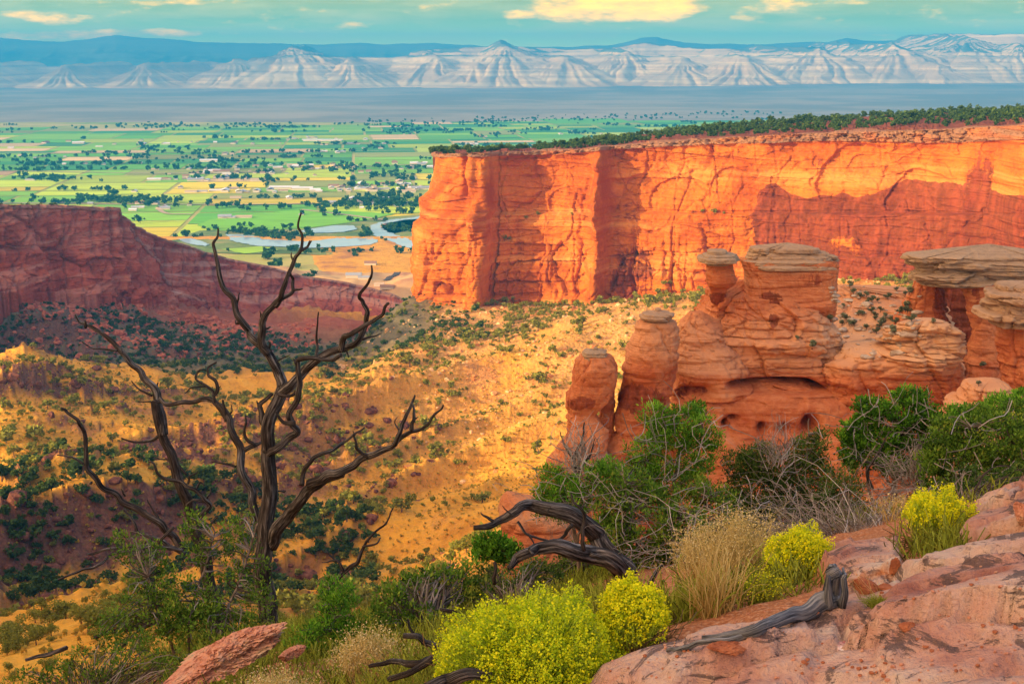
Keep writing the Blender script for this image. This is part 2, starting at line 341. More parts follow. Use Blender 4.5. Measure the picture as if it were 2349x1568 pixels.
# ------------------------------------------------------------------ sandstone materials
def sandstone(name, strata, base_lo, base_hi, light, var, vscale, cap=None, soilc=None, tilt=None, sharp=1.0, bdist=1.0, detail_scale=0.25, streak=0.9, lightamt=0.6):
    """strata: z frequency; var: varnish colour, also painted alcove shade; attributes: varn_shade, cap, soil, pale"""
    m, nt, b = mat(name)
    P = gpos(nt)
    warp = noise(nt, P, detail_scale * 0.08, 4); 
    s = N(nt, 'ShaderNodeSeparateXYZ'); L(nt, P, s.inputs[0])
    zz = M(nt, 'ADD', s.outputs[2], M(nt, 'MULTIPLY', warp, 14 * vscale))
    if tilt: zz = M(nt, 'ADD', zz, M(nt, 'ADD', M(nt, 'MULTIPLY', s.outputs[0], tilt[0]), M(nt, 'MULTIPLY', s.outputs[1], tilt[1])))
    cz = N(nt, 'ShaderNodeCombineXYZ'); L(nt, M(nt, 'MULTIPLY', s.outputs[0], 0.02 * strata), cz.inputs[0]); L(nt, M(nt, 'MULTIPLY', s.outputs[1], 0.02 * strata), cz.inputs[1]); L(nt, M(nt, 'MULTIPLY', zz, strata), cz.inputs[2])
    st = noise(nt, cz.outputs[0], 1.0, 6, 0.6)
    lo = noise(nt, P, detail_scale * 0.25, 6, 0.6, 0.6); hi = noise(nt, P, detail_scale * 3.0, 6, 0.65)
    c = mix(nt, sstep(nt, M(nt, 'ADD', M(nt, 'MULTIPLY', lo, .7), M(nt, 'MULTIPLY', hi, .3)), 0.36, 0.62), base_lo, base_hi)
    pa = M(nt, 'MULTIPLY', sstep(nt, M(nt, 'ADD', M(nt, 'MULTIPLY', st, .8), M(nt, 'MULTIPLY', lo, .25)), 0.54, 0.68), lightamt)
    pa = M(nt, 'MAXIMUM', pa, attr(nt, 'pale'))
    c = mix(nt, pa, c, light)
    # thin dark bedding lines
    cz2 = N(nt, 'ShaderNodeCombineXYZ'); L(nt, M(nt, 'MULTIPLY', s.outputs[0], 0.05 * strata), cz2.inputs[0]); L(nt, M(nt, 'MULTIPLY', s.outputs[1], 0.05 * strata), cz2.inputs[1]); L(nt, M(nt, 'MULTIPLY', zz, strata * 5.0), cz2.inputs[2])
    st2 = noise(nt, cz2.outputs[0], 1.0, 4, 0.6)
    c = mix(nt, M(nt, 'MULTIPLY', sstep(nt, st2, 0.55, 0.75), 0.22), c, tuple(v * 0.62 for v in base_lo))
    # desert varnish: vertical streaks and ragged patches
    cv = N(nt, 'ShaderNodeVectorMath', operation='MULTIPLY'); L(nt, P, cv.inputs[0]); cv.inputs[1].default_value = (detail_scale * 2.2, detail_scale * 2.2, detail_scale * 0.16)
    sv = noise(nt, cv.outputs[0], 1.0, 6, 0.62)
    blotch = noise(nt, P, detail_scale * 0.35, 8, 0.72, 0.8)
    va = attr(nt, 'varn_shade')
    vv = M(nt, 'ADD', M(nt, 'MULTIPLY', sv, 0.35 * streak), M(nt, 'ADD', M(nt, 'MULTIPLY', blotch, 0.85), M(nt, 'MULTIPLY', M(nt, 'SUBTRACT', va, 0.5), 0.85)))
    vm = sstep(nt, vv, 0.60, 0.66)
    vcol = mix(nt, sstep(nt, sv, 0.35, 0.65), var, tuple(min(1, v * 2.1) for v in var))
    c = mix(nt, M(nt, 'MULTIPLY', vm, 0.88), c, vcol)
    if cap:
        ch = ramp(nt, [(0.25, tuple(v * .55 for v in cap)), (0.5, cap), (0.8, tuple(min(1, v * 1.25) for v in cap))], M(nt, 'ADD', M(nt, 'MULTIPLY', st2, .5), M(nt, 'MULTIPLY', hi, .5)))
        c = mix(nt, attr(nt, 'cap'), c, ch.outputs[0])
    if soilc: c = mix(nt, M(nt, 'MULTIPLY', attr(nt, 'soil'), 1.0), c, ramp(nt, [(0.35, soilc), (0.7, tuple(min(1, v * 1.7) for v in soilc))], hi).outputs[0])
    L(nt, c, b.inputs['Base Color'])
    hgt = M(nt, 'ADD', M(nt, 'MULTIPLY', st2, 0.8 * sharp), M(nt, 'ADD', M(nt, 'MULTIPLY', hi, 0.9), M(nt, 'MULTIPLY', st, 1.3)))
    bump(nt, b, hgt, 0.7, bdist)
    return m
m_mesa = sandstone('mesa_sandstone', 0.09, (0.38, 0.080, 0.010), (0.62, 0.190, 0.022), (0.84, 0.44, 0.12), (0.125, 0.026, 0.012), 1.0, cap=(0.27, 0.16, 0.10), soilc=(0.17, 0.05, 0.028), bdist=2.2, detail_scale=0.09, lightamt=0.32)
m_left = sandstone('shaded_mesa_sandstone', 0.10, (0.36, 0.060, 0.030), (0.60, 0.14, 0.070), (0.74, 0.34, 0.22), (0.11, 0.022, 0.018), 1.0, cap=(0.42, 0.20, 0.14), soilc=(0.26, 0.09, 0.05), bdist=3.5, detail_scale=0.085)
m_ridge = sandstone('tilted_sandstone', 0.12, (0.36, 0.060, 0.030), (0.58, 0.15, 0.080), (0.80, 0.48, 0.34), (0.12, 0.025, 0.020), 0.5, cap=(0.48, 0.28, 0.20), soilc=(0.30, 0.12, 0.07), tilt=(0.22, 0.30), bdist=3.0, detail_scale=0.085, lightamt=.9)

# ------------------------------------------------------------------ main mesa
#        px   Dtop Dbase ytop ybase
MS = [(1062, 1250, 1250, 352, 690), (1000, 1120, 1130, 352, 690), (1004, 1020, 1030, 352, 690), (1030, 985, 962, 352, 715), (1065, 957, 936, 351, 716), (1100, 948, 922, 350, 716), (1118, 946, 918, 350, 716), (1136, 958, 934, 349, 716), (1190, 968, 942, 348, 716),
      (1260, 964, 938, 346, 718), (1340, 948, 922, 341, 718), (1378, 932, 905, 337, 720), (1405, 945, 918, 335, 720), (1500, 932, 905, 328, 720), (1600, 915, 890, 321, 715), (1700, 900, 875, 314, 712), (1800, 885, 860, 309, 712), (1900, 868, 845, 305, 712),
      (2000, 850, 828, 302, 712), (2100, 832, 810, 299, 712), (2200, 812, 790, 295, 712), (2290, 782, 765, 290, 712), (2349, 752, 735, 287, 712), (2500, 705, 690, 282, 712), (2900, 640, 625, 270, 712)]
ms = np.array(MS, float)
tt = np.concatenate([[0], np.cumsum(np.hypot(np.diff(ms[:, 0]), np.diff(ms[:, 1])))])
ncol = 1050
tcol = np.interp(np.linspace(0, 1, ncol), [0, 0.08, 0.90, 1], [0, tt[2], tt[22], tt[-1]])
cols = np.array([pchip(tcol, tt, ms[:, i]) for i in range(5)])
nrow = 300
v = np.linspace(0, 1, nrow)[:, None] ** 1.0
pxb = cols[0][None, :] + 0 * v
# left edge batter: the silhouette steps outwards going down (photo rows)
left = pchip(np.linspace(0, 1, nrow) * 364 + 352, [352, 380, 440, 455, 462, 490, 505, 520, 560, 640, 690, 716], [1028, 1020, 1004, 985, 974, 974, 985, 968, 964, 962, 966, 964])
wl = (1 - ss(cols[0], 1028, 1100)) * ss(tcol, tt[1], tt[3])
pxm = cols[0][None, :] + (left[:, None] - 1028) * wl[None, :]
D = cols[1][None] * (1 - v) + cols[2][None] * v
Yp = cols[3][None] * (1 - v) + cols[4][None] * v
def bl(cx, cy, sx, sy, skew=0.0):
    dx = (pxm - cx - skew * (Yp - cy)) / sx; dy = (Yp - cy) / sy
    return np.exp(-(dx * dx + dy * dy) ** 2)
out = np.zeros_like(D)   # metres towards the viewer
out += 11 * np.exp(-np.abs((pxm - 1100 - 0.02 * (Yp - 500)) / 22) ** 4) * ss(Yp, 352, 372) * (0.55 + 0.45 * ss(Yp, 440, 600))   # big pillar
out += 7 * bl(1083, 395, 15, 42) + 9 * bl(1096, 500, 14, 34)
out -= 7 * np.exp(-((pxm - 1066) / 5) ** 2) * (1 - ss(Yp, 440, 470))
out += 12 * np.exp(-np.abs((pxm - 1381 - 6 * np.sin(Yp / 40)) / 20) ** 3) * ss(Yp, 345, 380) * (1 - .5 * ss(Yp, 540, 600)); out += 8 * bl(1388, 470, 22, 55)
out -= 9 * bl(1245, 395, 105, 40)          # alcove with overhang
out -= 8 * bl(1560, 400, 120, 45) + 7 * bl(2060, 380, 130, 50, 0.3) + 5 * bl(1750, 430, 90, 50)
out += 10 * bl(2330, 430, 45, 120)
out += 5 * ss(Yp, 486, 493) + 3 * ss(Yp, 583, 588) + 2.5 * ss(Yp, 605, 608) + 5 * ss(Yp, 672, 677) + 4 * ss(Yp, 697, 700)  # ledges
p0 = atv(pxm, Yp, D)
qx, qz = p0[..., 0], p0[..., 2]
lowm = ss(Yp, 500, 620)
def crack(u, w, seed):    # vertical joints
    n = np.abs(vnoise(u, w * 0.12, seed=seed)); return np.exp(-(n / 0.055) ** 2)
cr = crack(qx / 22 + 0.25 * fbm(qx / 20, qz / 25, o=3, seed=3), qz / 22, 61) * (0.35 + 0.65 * lowm) + 0.6 * crack(qx / 9, qz / 14, 62) * lowm * (1 - .8 * ss(pxm, 1640, 1800))
cr *= (1 - 0.75 * ss(pxm, 1650, 1850)) ; crl = cr * (1 + 1.0 * (1 - ss(pxm, 1120, 1180)))
out -= 6.5 * crl
slab = fbm(qx / 18, qz / 46, o=4, seed=71); out += 3.4 * (np.round(slab * 5) / 5 * .6 + slab * .4) * (1 - 0.55 * ss(pxm, 1650, 1850))
out += 4 * fbm(qx / 70, qz / 60, o=3, seed=72) + 1.3 * fbm(qx / 60, qz / 3.2, o=4, seed=73) + 0.9 * fbm(qx / 6, qz / 6, o=3, seed=74)
out += 3.0 * (ridged(qx / 34, qz / 90, o=3, seed=76) - .6) * (1 - ss(pxm, 1100, 1140))
def facets(u_, z_, seed, w, h, amp_, cd, cw=.07):
    wu = u_ / w + .16 * fbm(u_ / (w * 1.3), z_ / (h * 1.1), o=3, seed=seed + 40); wv = z_ / h + .15 * fbm(u_ / (w * 1.4), z_ / h, o=2, seed=seed + 41)
    i_, e_ = blocks(wu, wv, seed); return amp_ * i_ - cd * (1 - ss(e_, cw * .3, cw * 1.6))
sm = 1 - 0.6 * ss(pxm, 1640, 1760) * (1 - ss(pxm, 2230, 2300))
out += facets(qx, qz, 501, 20, 48, 3.0, 2.6, .05) * (.45 + .55 * lowm) * sm + facets(qx, qz, 502, 9, 17, 1.3, 1.5, .07) * lowm * sm + facets(qx, qz, 503, 44, 7, 1.5, 1.3, .07) * (.5 + .5 * sm)
out += (2.6 * np.round(2.2 * fbm(qx / 26, qz / 30, o=3, seed=505)) / 2.2) * (1 - lowm) + 1.0 * fbm(qx / 3.2, qz / 2.4, o=3, seed=506)
wy_ = Yp + 3 * fbm(qx / 60, qz * 0, seed=507)
for (yy_, dp_, wd_) in [(486, 2.6, 2.2), (505, 1.4, 1.6), (560, 1.6, 1.6), (584, 3.0, 2.0), (607, 2.0, 1.6), (640, 1.2, 1.5), (675, 3.2, 2.0), (698, 2.4, 1.8), (520, 1.2, 1.4)]:
    out -= dp_ * np.exp(-((wy_ - yy_) / wd_) ** 2) * (.5 + .5 * ss(vnoise(qx / 40, yy_ * 1.0, seed=508), -.4, .2)) * (1 - .6 * ss(pxm, 1700, 1760))
# arcs where slabs have peeled off
for (cx_, cy_, r_, a_) in [(1560, 470, 75, 3.0), (1680, 440, 60, 2.5), (1300, 470, 45, 2.5), (1975, 430, 110, 3.5), (2120, 470, 90, 3.0), (1470, 440, 46, 3)]:
    dd_ = np.hypot((pxm - cx_) / r_, (Yp - cy_) / r_ * 1.1) + .12 * fbm(qx / 14, qz / 14, o=3, seed=int(cx_)); out -= a_ * (1 - ss(dd_, .92, .98)) * ss(dd_, .0, .9) * (1 - ss(Yp, cy_ + 4, cy_ + 22))
# cap rock band: stepped thin ledges overhanging
capw = 9 + 10 * ss(pxm, 1400, 1900) + 14 * ss(pxm, 1850, 2200)
ct = (Yp - cols[3][None]) / capw
capm = 1 - ss(ct, 0.9, 1.05)
out += capm * (3.5 + facets(qx, qz, 511, 7, 2.6, 2.2, 1.6, .12) + facets(qx, qz, 512, 2.6, 1.6, 1.0, .6, .12) + 2.2 * fbm(qx / 5, qz / 2.2, o=3, seed=81) + 2.0 * np.round(2 * vnoise(qx / 4.5, qz / 2.5, seed=82)) * .5) + 1.5 * (1 - ss(ct, 1, 1.4))
slope_dir = np.array([-0.35, -0.94])
W = p0.copy(); W[..., 0] += out * slope_dir[0]; W[..., 1] += out * slope_dir[1]
# back-facing columns on the far left are pushed inward-left instead
# plateau rows
npl = 70
vp = np.linspace(1, 0, npl + 1)[:-1][:, None]
ysky = pchip(cols[0], [960, 1030, 1200, 1400, 1600, 1800, 2100, 2349, 2900], [352, 351, 344, 320, 298, 282, 264, 253, 235])
pu = vp ** 1.3
Dp = cols[1][None] + pu * 380
ypl = cols[3][None] + (ysky - cols[3])[None] * (1 - (1 - vp) ** 1.6)
Pp = atv(pxm[0][None] + (cols[0] - pxm[0])[None] * vp + 0 * vp, ypl, Dp)
Pp[..., 0] += W[0, :, 0] - p0[0, :, 0]; Pp[..., 1] += W[0, :, 1] - p0[0, :, 1]
Pp[..., 2] += (1.6 * fbm(Pp[..., 0] / 16, Pp[..., 1] / 16, o=4, seed=91) + 1.2 * np.round(2 * fbm(Pp[..., 0] / 40, Pp[..., 1] / 22, o=2, seed=92))) * ss(vp, 0, .08)
back = Pp[0:1].copy(); back[..., 2] -= 110; back[..., 1] += 60
Wb = W[-1:].copy(); Wb[..., 2] -= 40
V = np.concatenate([back, Pp, W, Wb], 0)
nr = V.shape[0]
varn_shade = np.zeros_like(D); 
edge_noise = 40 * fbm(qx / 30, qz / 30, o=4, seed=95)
varn_shade = 0.62 * ss(pxm + edge_noise * 1.2, 1690, 1780) * ss(Yp + edge_noise, 425, 445) * (1 - .2 * bl(1960, 560, 50, 40)) 
varn_shade += 0.28 * ss(pxm, 1385, 1430) * ss(Yp + edge_noise * .6, 430, 480) * (1 - ss(pxm, 1460, 1540)) + 0.22 * bl(1500, 600, 90, 60) + .25 * bl(1640, 400, 60, 50) + 0.3 * bl(1900, 380, 90, 30, 0.5) + .4 * bl(2250, 400, 60, 70)
varn_shade += 0.30 * bl(1140, 495, 20, 14) + 0.25 * bl(1280, 385, 60, 22)
varn_shade += .16 + .10 * fbm(qx / 9, qz / 60, o=3, seed=98); varn_shade = np.clip(varn_shade, 0, .9); varn_shade *= (1 - capm)
pale = 0.55 * bl(1240, 485, 110, 9) + 0.5 * bl(1240, 592, 120, 9) * (1 - ss(pxm, 1480, 1520)) + .45 * bl(1250, 685, 200, 7) + .30 * bl(2000, 400, 150, 30, .5) + .3 * bl(1620, 585, 120, 14) + .25 * bl(1560, 400, 80, 30)
pale = np.clip(pale * (0.7 + fbm(qx / 12, qz / 5, o=3, seed=97)), 0, 1)
z0 = np.zeros((npl + 1, ncol)); z1 = np.zeros((1, ncol))
capA = np.concatenate([z0, capm * 0.85 * (1 - 0.4 * ss(vnoise(qx / 9, qz / 3, seed=99), 0, .6)), z1]); soil = np.concatenate([z0 + 1, 0 * capm, z1]); soil[npl - 3:npl + 1] = 0.15; capA[npl - 9:npl + 1] = 0.8
m_me = mesh_np('mesa', V.reshape(-1, 3), grid_faces(nr, ncol), m_mesa, attrs={'cap': capA.ravel(), 'soil': soil.ravel(), 'varn_shade': np.concatenate([z0, varn_shade, z1]).ravel(), 'pale': np.concatenate([z0, pale, z1]).ravel()})
tag(link('mesa_cliff', m_me), 'tall sunlit orange sandstone cliff under the tree covered mesa top', kind='structure')
PLAT = V[1:npl + 1]; RIMROW = W[0]; WALL = W

# ------------------------------------------------------------------ shaded mesa at the left with its boulder apron, and the tilted ridge behind it
def wall(name, rows, n, nrw, top_fn, seed, matl, label, normal, amp=1.0, plat=260, tilt=0.0, capw=9, plat_dir=(0, 1)):
    a = np.array(rows, float); t = np.concatenate([[0], np.cumsum(np.hypot(np.diff(a[:, 0]), np.diff(a[:, 1]) * 1.0))])
    tc = np.linspace(0, t[-1], n); c = np.array([pchip(tc, t, a[:, i]) for i in range(5)])
    vv = np.linspace(0, 1, nrw)[:, None]
    D = c[1][None] * (1 - vv) + c[2][None] * vv; Y = c[3][None] * (1 - vv) + c[4][None] * vv; X = c[0][None] + 0 * vv
    p = atv(X, Y, D); s = np.cumsum(np.concatenate([[0], np.hypot(np.diff(p[0, :, 0]), np.diff(p[0, :, 1]))]))[None] + 0 * vv
    z = p[..., 2] + tilt * s
    o = amp * (9 * fbm(s / 60, z / 70, o=3, seed=seed) + 4.0 * fbm(s / 18, z / 40, o=4, seed=seed + 1) + 2.2 * fbm(s / 80, z / 5, o=4, seed=seed + 2) + 1.6 * fbm(s / 7, z / 7, o=3, seed=seed + 3))
    nn = np.abs(vnoise(s / 30, z / 160, seed=seed + 4)); o -= amp * 9 * np.exp(-(nn / .08) ** 2); n2_ = np.abs(vnoise(s / 11, z / 60, seed=seed + 21)); o -= amp * 3.5 * np.exp(-(n2_ / .09) ** 2)
    o += amp * 5 * np.round(3 * fbm(s / 45, z / 30, o=2, seed=seed + 6)) / 3
    o += amp * (facets(s, z, seed + 30, 40, 60, 4.5, 3.5, .05) + facets(s, z, seed + 31, 15, 24, 2.2, 2.0, .07) + facets(s, z, seed + 32, 34, 7, 1.6, 1.0, .06))
    o += 6 * amp * ss(vv, 0.5, 0.55) + 5 * amp * ss(vv, .75, .8) + 8 * amp * vv
    cm = 1 - ss((Y - c[3][None]) / capw, .8, 1.1); o += cm * 3
    w = p.copy(); w[..., 0] += o * normal[0]; w[..., 1] += o * normal[1]
    r = np.linspace(1, 0, 13)[:-1][:, None, None]
    pl = w[0][None] + r * np.array([plat_dir[0] * plat, plat_dir[1] * plat, 0])
    pl[..., 2] += 2.5 * fbm(pl[..., 0] / 30, pl[..., 1] / 30, o=3, seed=seed + 9) * r[..., 0] + (top_fn if top_fn else 0) * r[..., 0]
    bt = w[-1:].copy(); bt[..., 2] -= 40; bk = pl[:1].copy(); bk[..., 2] -= 150
    V = np.concatenate([bk, pl, w, bt]); k = len(pl) + 1
    cap = np.zeros(V.shape[:2]); cap[k:-1] = cm * .8; soil = np.zeros(V.shape[:2]); soil[:k] = .8
    var = np.zeros(V.shape[:2]); var[k:-1] = 0.22 + 0.35 * fbm(s / 70, z / 60, o=3, seed=seed + 12)
    pal = np.zeros(V.shape[:2]); pal[k:-1] = .5 * ss(fbm(s / 120, z / 6, o=4, seed=seed + 14), .12, .4)
    me = mesh_np(name, V.reshape(-1, 3), grid_faces(V.shape[0], n), matl, attrs={'cap': cap.ravel(), 'soil': soil.ravel(), 'varn_shade': var.ravel(), 'pale': pal.ravel()})
    tag(link(name, me), label, kind='structure'); return w, pl
# far ridge first
wr, plr = wall('tilted_ridge', [(280, 1330, 1300, 500, 700), (340, 1360, 1330, 535, 700), (430, 1430, 1380, 562, 700), (520, 1500, 1440, 590, 715), (620, 1550, 1490, 612, 725), (700, 1580, 1515, 632, 738), (783, 1605, 1545, 645, 745), (850, 1612, 1555, 660, 745), (905, 1605, 1560, 677, 742), (940, 1600, 1570, 690, 740)], 460, 90, -30, 300, m_ridge,
     'shaded red ridge of tilted bedded sandstone sloping down to the valley', (0.85, -0.5), amp=0.8, plat=160, tilt=0.16, capw=6, plat_dir=(-.5, 1))
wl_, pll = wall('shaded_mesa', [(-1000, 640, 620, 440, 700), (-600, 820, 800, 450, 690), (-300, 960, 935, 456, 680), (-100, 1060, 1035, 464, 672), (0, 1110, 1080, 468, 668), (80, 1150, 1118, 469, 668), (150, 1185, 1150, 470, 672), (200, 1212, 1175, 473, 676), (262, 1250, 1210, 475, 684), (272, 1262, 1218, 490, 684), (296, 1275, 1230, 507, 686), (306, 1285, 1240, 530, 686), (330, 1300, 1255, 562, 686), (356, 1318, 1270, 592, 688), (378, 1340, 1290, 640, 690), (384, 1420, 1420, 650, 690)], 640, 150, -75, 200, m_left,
     'dark red shaded mesa cliff standing left above the boulder slope', (0.85, -0.5), amp=0.9, plat=320, capw=10, plat_dir=(-.3, 1))

# ------------------------------------------------------------------ lofted rocks
def loft(rows, n=150, m=200, p=2.6, thick=1.0, seed=0, amp=1.0, base_strata=1.0, rough=1.0):
    """rows: (photo row, left px, right px, centre distance, depth/width ratio) from top to bottom"""
    a = np.array(rows, float); y = np.linspace(a[0, 0], a[-1, 0], n)
    # denser rows near the top
    l = pchip(y, a[:, 0], a[:, 1]); r = pchip(y, a[:, 0], a[:, 2]); Dc = pchip(y, a[:, 0], a[:, 3]); rt = pchip(y, a[:, 0], a[:, 4])
    pl = atv(l, y, Dc); pr = atv(r, y, Dc)
    cx = (pl[:, 0] + pr[:, 0]) / 2; cz = pl[:, 2]; hw = (pr[:, 0] - pl[:, 0]) / 2; hd = hw * rt * thick
    th = np.linspace(0, 2 * np.pi, m, endpoint=False); ct, st = np.cos(th), np.sin(th)
    e = 2.0 / p; ux = np.sign(ct) * np.abs(ct) ** e; uy = np.sign(st) * np.abs(st) ** e
    X = cx[:, None] + hw[:, None] * ux; Yw = Dc[:, None] + hd[:, None] * uy; Z = cz[:, None] + 0 * X
    nx = ct[None] + 0 * X; ny = st[None] + 0 * X
    o = amp * (1.3 * fbm(X / 9, Yw / 9, Z / 7, o=3, seed=seed) + .35 * fbm(X / 2, Yw / 2, Z / 1.6, o=4, seed=seed + 2)
               + base_strata * (.42 * fbm(X / 14, Yw / 14, (Z + 2.2 * fbm(X / 11, Yw / 11, Z / 9, o=2, seed=7)) / 1.6, o=4, seed=seed + 4) + .20 * np.round(2.5 * vnoise(X / 8, Yw / 8, Z / 1.4, seed=seed + 5)) / 2.5) + 1.5 * fbm(X / 16, Yw / 16, Z / 12, o=2, seed=seed + 8))
    arc = (th[None] * np.maximum(hw, 2)[:, None].mean() + 0 * Z)
    o += amp * rough * (facets(arc, Z, seed + 60, 11, 7.5, .75, .42, .04) + facets(arc, Z, seed + 61, 10, 1.1, .34, .28, .10) + facets(arc, Z, seed + 63, 3.2, 2.6, .22, .18, .08) + .22 * fbm(X / .8, Yw / .8, Z / .55, o=3, seed=seed + 62))
    fade = np.minimum(1, hw / 3.0)[:, None]
    X = X + nx * o * fade; Yw = Yw + ny * o * fade
    V = np.stack([X, Yw, Z], -1).reshape(-1, 3)
    top = np.array([[cx[0], Dc[0], cz[0] + .15 * hw[0]]]); V = np.concatenate([V, top])
    F4 = grid_faces(n, m, True); k = n * m
    F3 = np.array([[k, (j + 1) % m, j] for j in range(m)])
    return V, F4, F3, (np.repeat(cz, m), np.repeat(y, m))
def join(parts):
    Vs = []; A = []; B = []; off = 0; info = []
    for V, f4, f3, inf in parts:
        Vs.append(V); A.append(f4 + off); B.append(f3 + off); off += len(V); info.append(inf)
    return np.concatenate(Vs), np.concatenate(A), np.concatenate(B)
m_hood = sandstone('pinnacle_sandstone', 0.55, (0.50, 0.13, 0.045), (0.68, 0.26, 0.11), (0.78, 0.45, 0.24), (0.16, 0.04, 0.02), 0.12, cap=(0.46, 0.31, 0.19), soilc=(0.30, 0.14, 0.08), bdist=0.6, detail_scale=0.5, lightamt=0.5, sharp=0.9)
def rock_obj(name, parts, parent=None, varn_shade=0.2, cap=0.0, pale=None, holes=None, tint=None, mt=None):
    V, f4, f3 = join(parts)
    n = len(V); at_ = {'cap': np.full(n, cap), 'soil': np.zeros(n), 'varn_shade': np.full(n, varn_shade), 'pale': np.zeros(n)}
    px, py = proj(V)
    if callable(varn_shade): at_['varn_shade'] = varn_shade(px, py, V)
    if pale: at_['pale'] = pale(px, py, V)
    me = mesh_np(name, V, [f4, f3], mt or m_hood, attrs=at_)
    return link(name, me, parent)
def thing(name, label, cat, loc, group=None):
    e = empty(name, loc); tag(e, label, cat, group); return e
def adopt(o, e):
    o.parent = e; o.matrix_parent_inverse.identity(); o.location = tuple(-c for c in e.location)
def under(o, e):  # child given in world coordinates
    o.parent = e; o.location = -Vector(e.location)
G_ = lambda cx, cy, sx, sy: (lambda px, py: np.exp(-(((px - cx) / sx) ** 2 + ((py - cy) / sy) ** 2) ** 2))

def capstack(l, r, yt, yb, D, ratio, nl, seed, amp=.35, dome=.35, under=.5):
    rs = random.Random(seed); parts = []; ys = sorted([yt + (yb - yt) * (i + rs.uniform(-.22, .22)) / nl for i in range(1, nl)]); ys = [yt] + ys + [yb]; w = r - l
    for i in range(nl):
        t = (i + .5) / nl; ins = w * (dome * max(0, .45 - t) ** 1.2 + under * max(0, t - .62) ** 1.3) ; a_, b_ = l + ins + rs.uniform(-.018, .03) * w, r - ins - rs.uniform(-.018, .03) * w; y0, y1 = ys[i], ys[i + 1] + .6; q = min(1.4, (y1 - y0) * .2)
        parts.append(loft([(y0, a_ + w * .035, b_ - w * .035, D, ratio), (y0 + q, a_ + w * .006, b_ - w * .006, D, ratio), (y1 - q, a_, b_, D, ratio), (y1, a_ + w * .02, b_ - w * .02, D, ratio)], n=14, m=240, seed=seed + i * 7, p=2.9 + rs.uniform(-.3, .5), amp=amp * 1.15, base_strata=1.3, rough=1.5))
    return parts
# A: small pinnacle with a pale cap
eA = thing('rock_pinnacle', 'short red sandstone pinnacle with small pale cap left of the tall pillar', 'rock pinnacle', at(1345, 1200, 150))
o = rock_obj('column', [loft([(815, 1328, 1398, 150, .9), (832, 1314, 1412, 150, .9), (860, 1312, 1418, 150, .9), (905, 1302, 1410, 150, .9), (935, 1300, 1385, 150, .9), (947, 1302, 1372, 150, .9), (960, 1300, 1380, 150, .9), (990, 1288, 1392, 150, .9), (1030, 1268, 1392, 150, .9), (1062, 1250, 1400, 150, .9), (1120, 1236, 1420, 150, .9), (1500, 1160, 1480, 150, .9)], seed=11, p=2.4, amp=.55),
                        loft([(850, 1385, 1412, 153, 1), (900, 1375, 1408, 153, 1), (950, 1370, 1412, 153, 1), (1050, 1360, 1430, 153, 1), (1200, 1340, 1470, 153, 1)], seed=14, p=2.3, amp=.8)],
             varn_shade=lambda px, py, V: .25 + .35 * G_(1330, 925, 40, 18)(px, py)); under(o, eA)
o = rock_obj('cap_rock', capstack(1332, 1398, 796, 822, 150, 1, 3, 12, dome=1.9), cap=1.0, varn_shade=0.0); under(o, eA)
# B: tall pillar
eB = thing('rock_pinnacle', 'tall leaning red sandstone pillar with layered grey top', 'rock pinnacle', at(1480, 1250, 152))
o = rock_obj('column', [loft([(735, 1470, 1548, 152, .9), (752, 1458, 1556, 152, .9), (800, 1444, 1556, 152, .9), (850, 1428, 1550, 152, .9), (900, 1416, 1542, 152, .9), (935, 1408, 1538, 152, .9), (965, 1402, 1530, 152, .9), (1000, 1392, 1510, 152, .9), (1050, 1374, 1490, 152, .9), (1150, 1350, 1480, 152, .9), (1500, 1270, 1480, 152, .9)], n=200, seed=21, p=2.4, amp=.5),
                        loft([(925, 1505, 1528, 157, .8), (960, 1492, 1545, 157, .8), (990, 1482, 1550, 157, .8), (1060, 1462, 1560, 157, .8), (1500, 1400, 1620, 157, .8)], seed=24, p=2.4, amp=.7)],
             varn_shade=lambda px, py, V: .15 + .50 * G_(1470, 915, 75, 48)(px, py), pale=lambda px, py, V: .35 * (1 - ss(py, 790, 850))); under(o, eB)
o = rock_obj('cap_rock', capstack(1470, 1544, 706, 740, 152, 1, 4, 22, dome=1.5, under=.0), cap=0.9, varn_shade=0.0); under(o, eB)

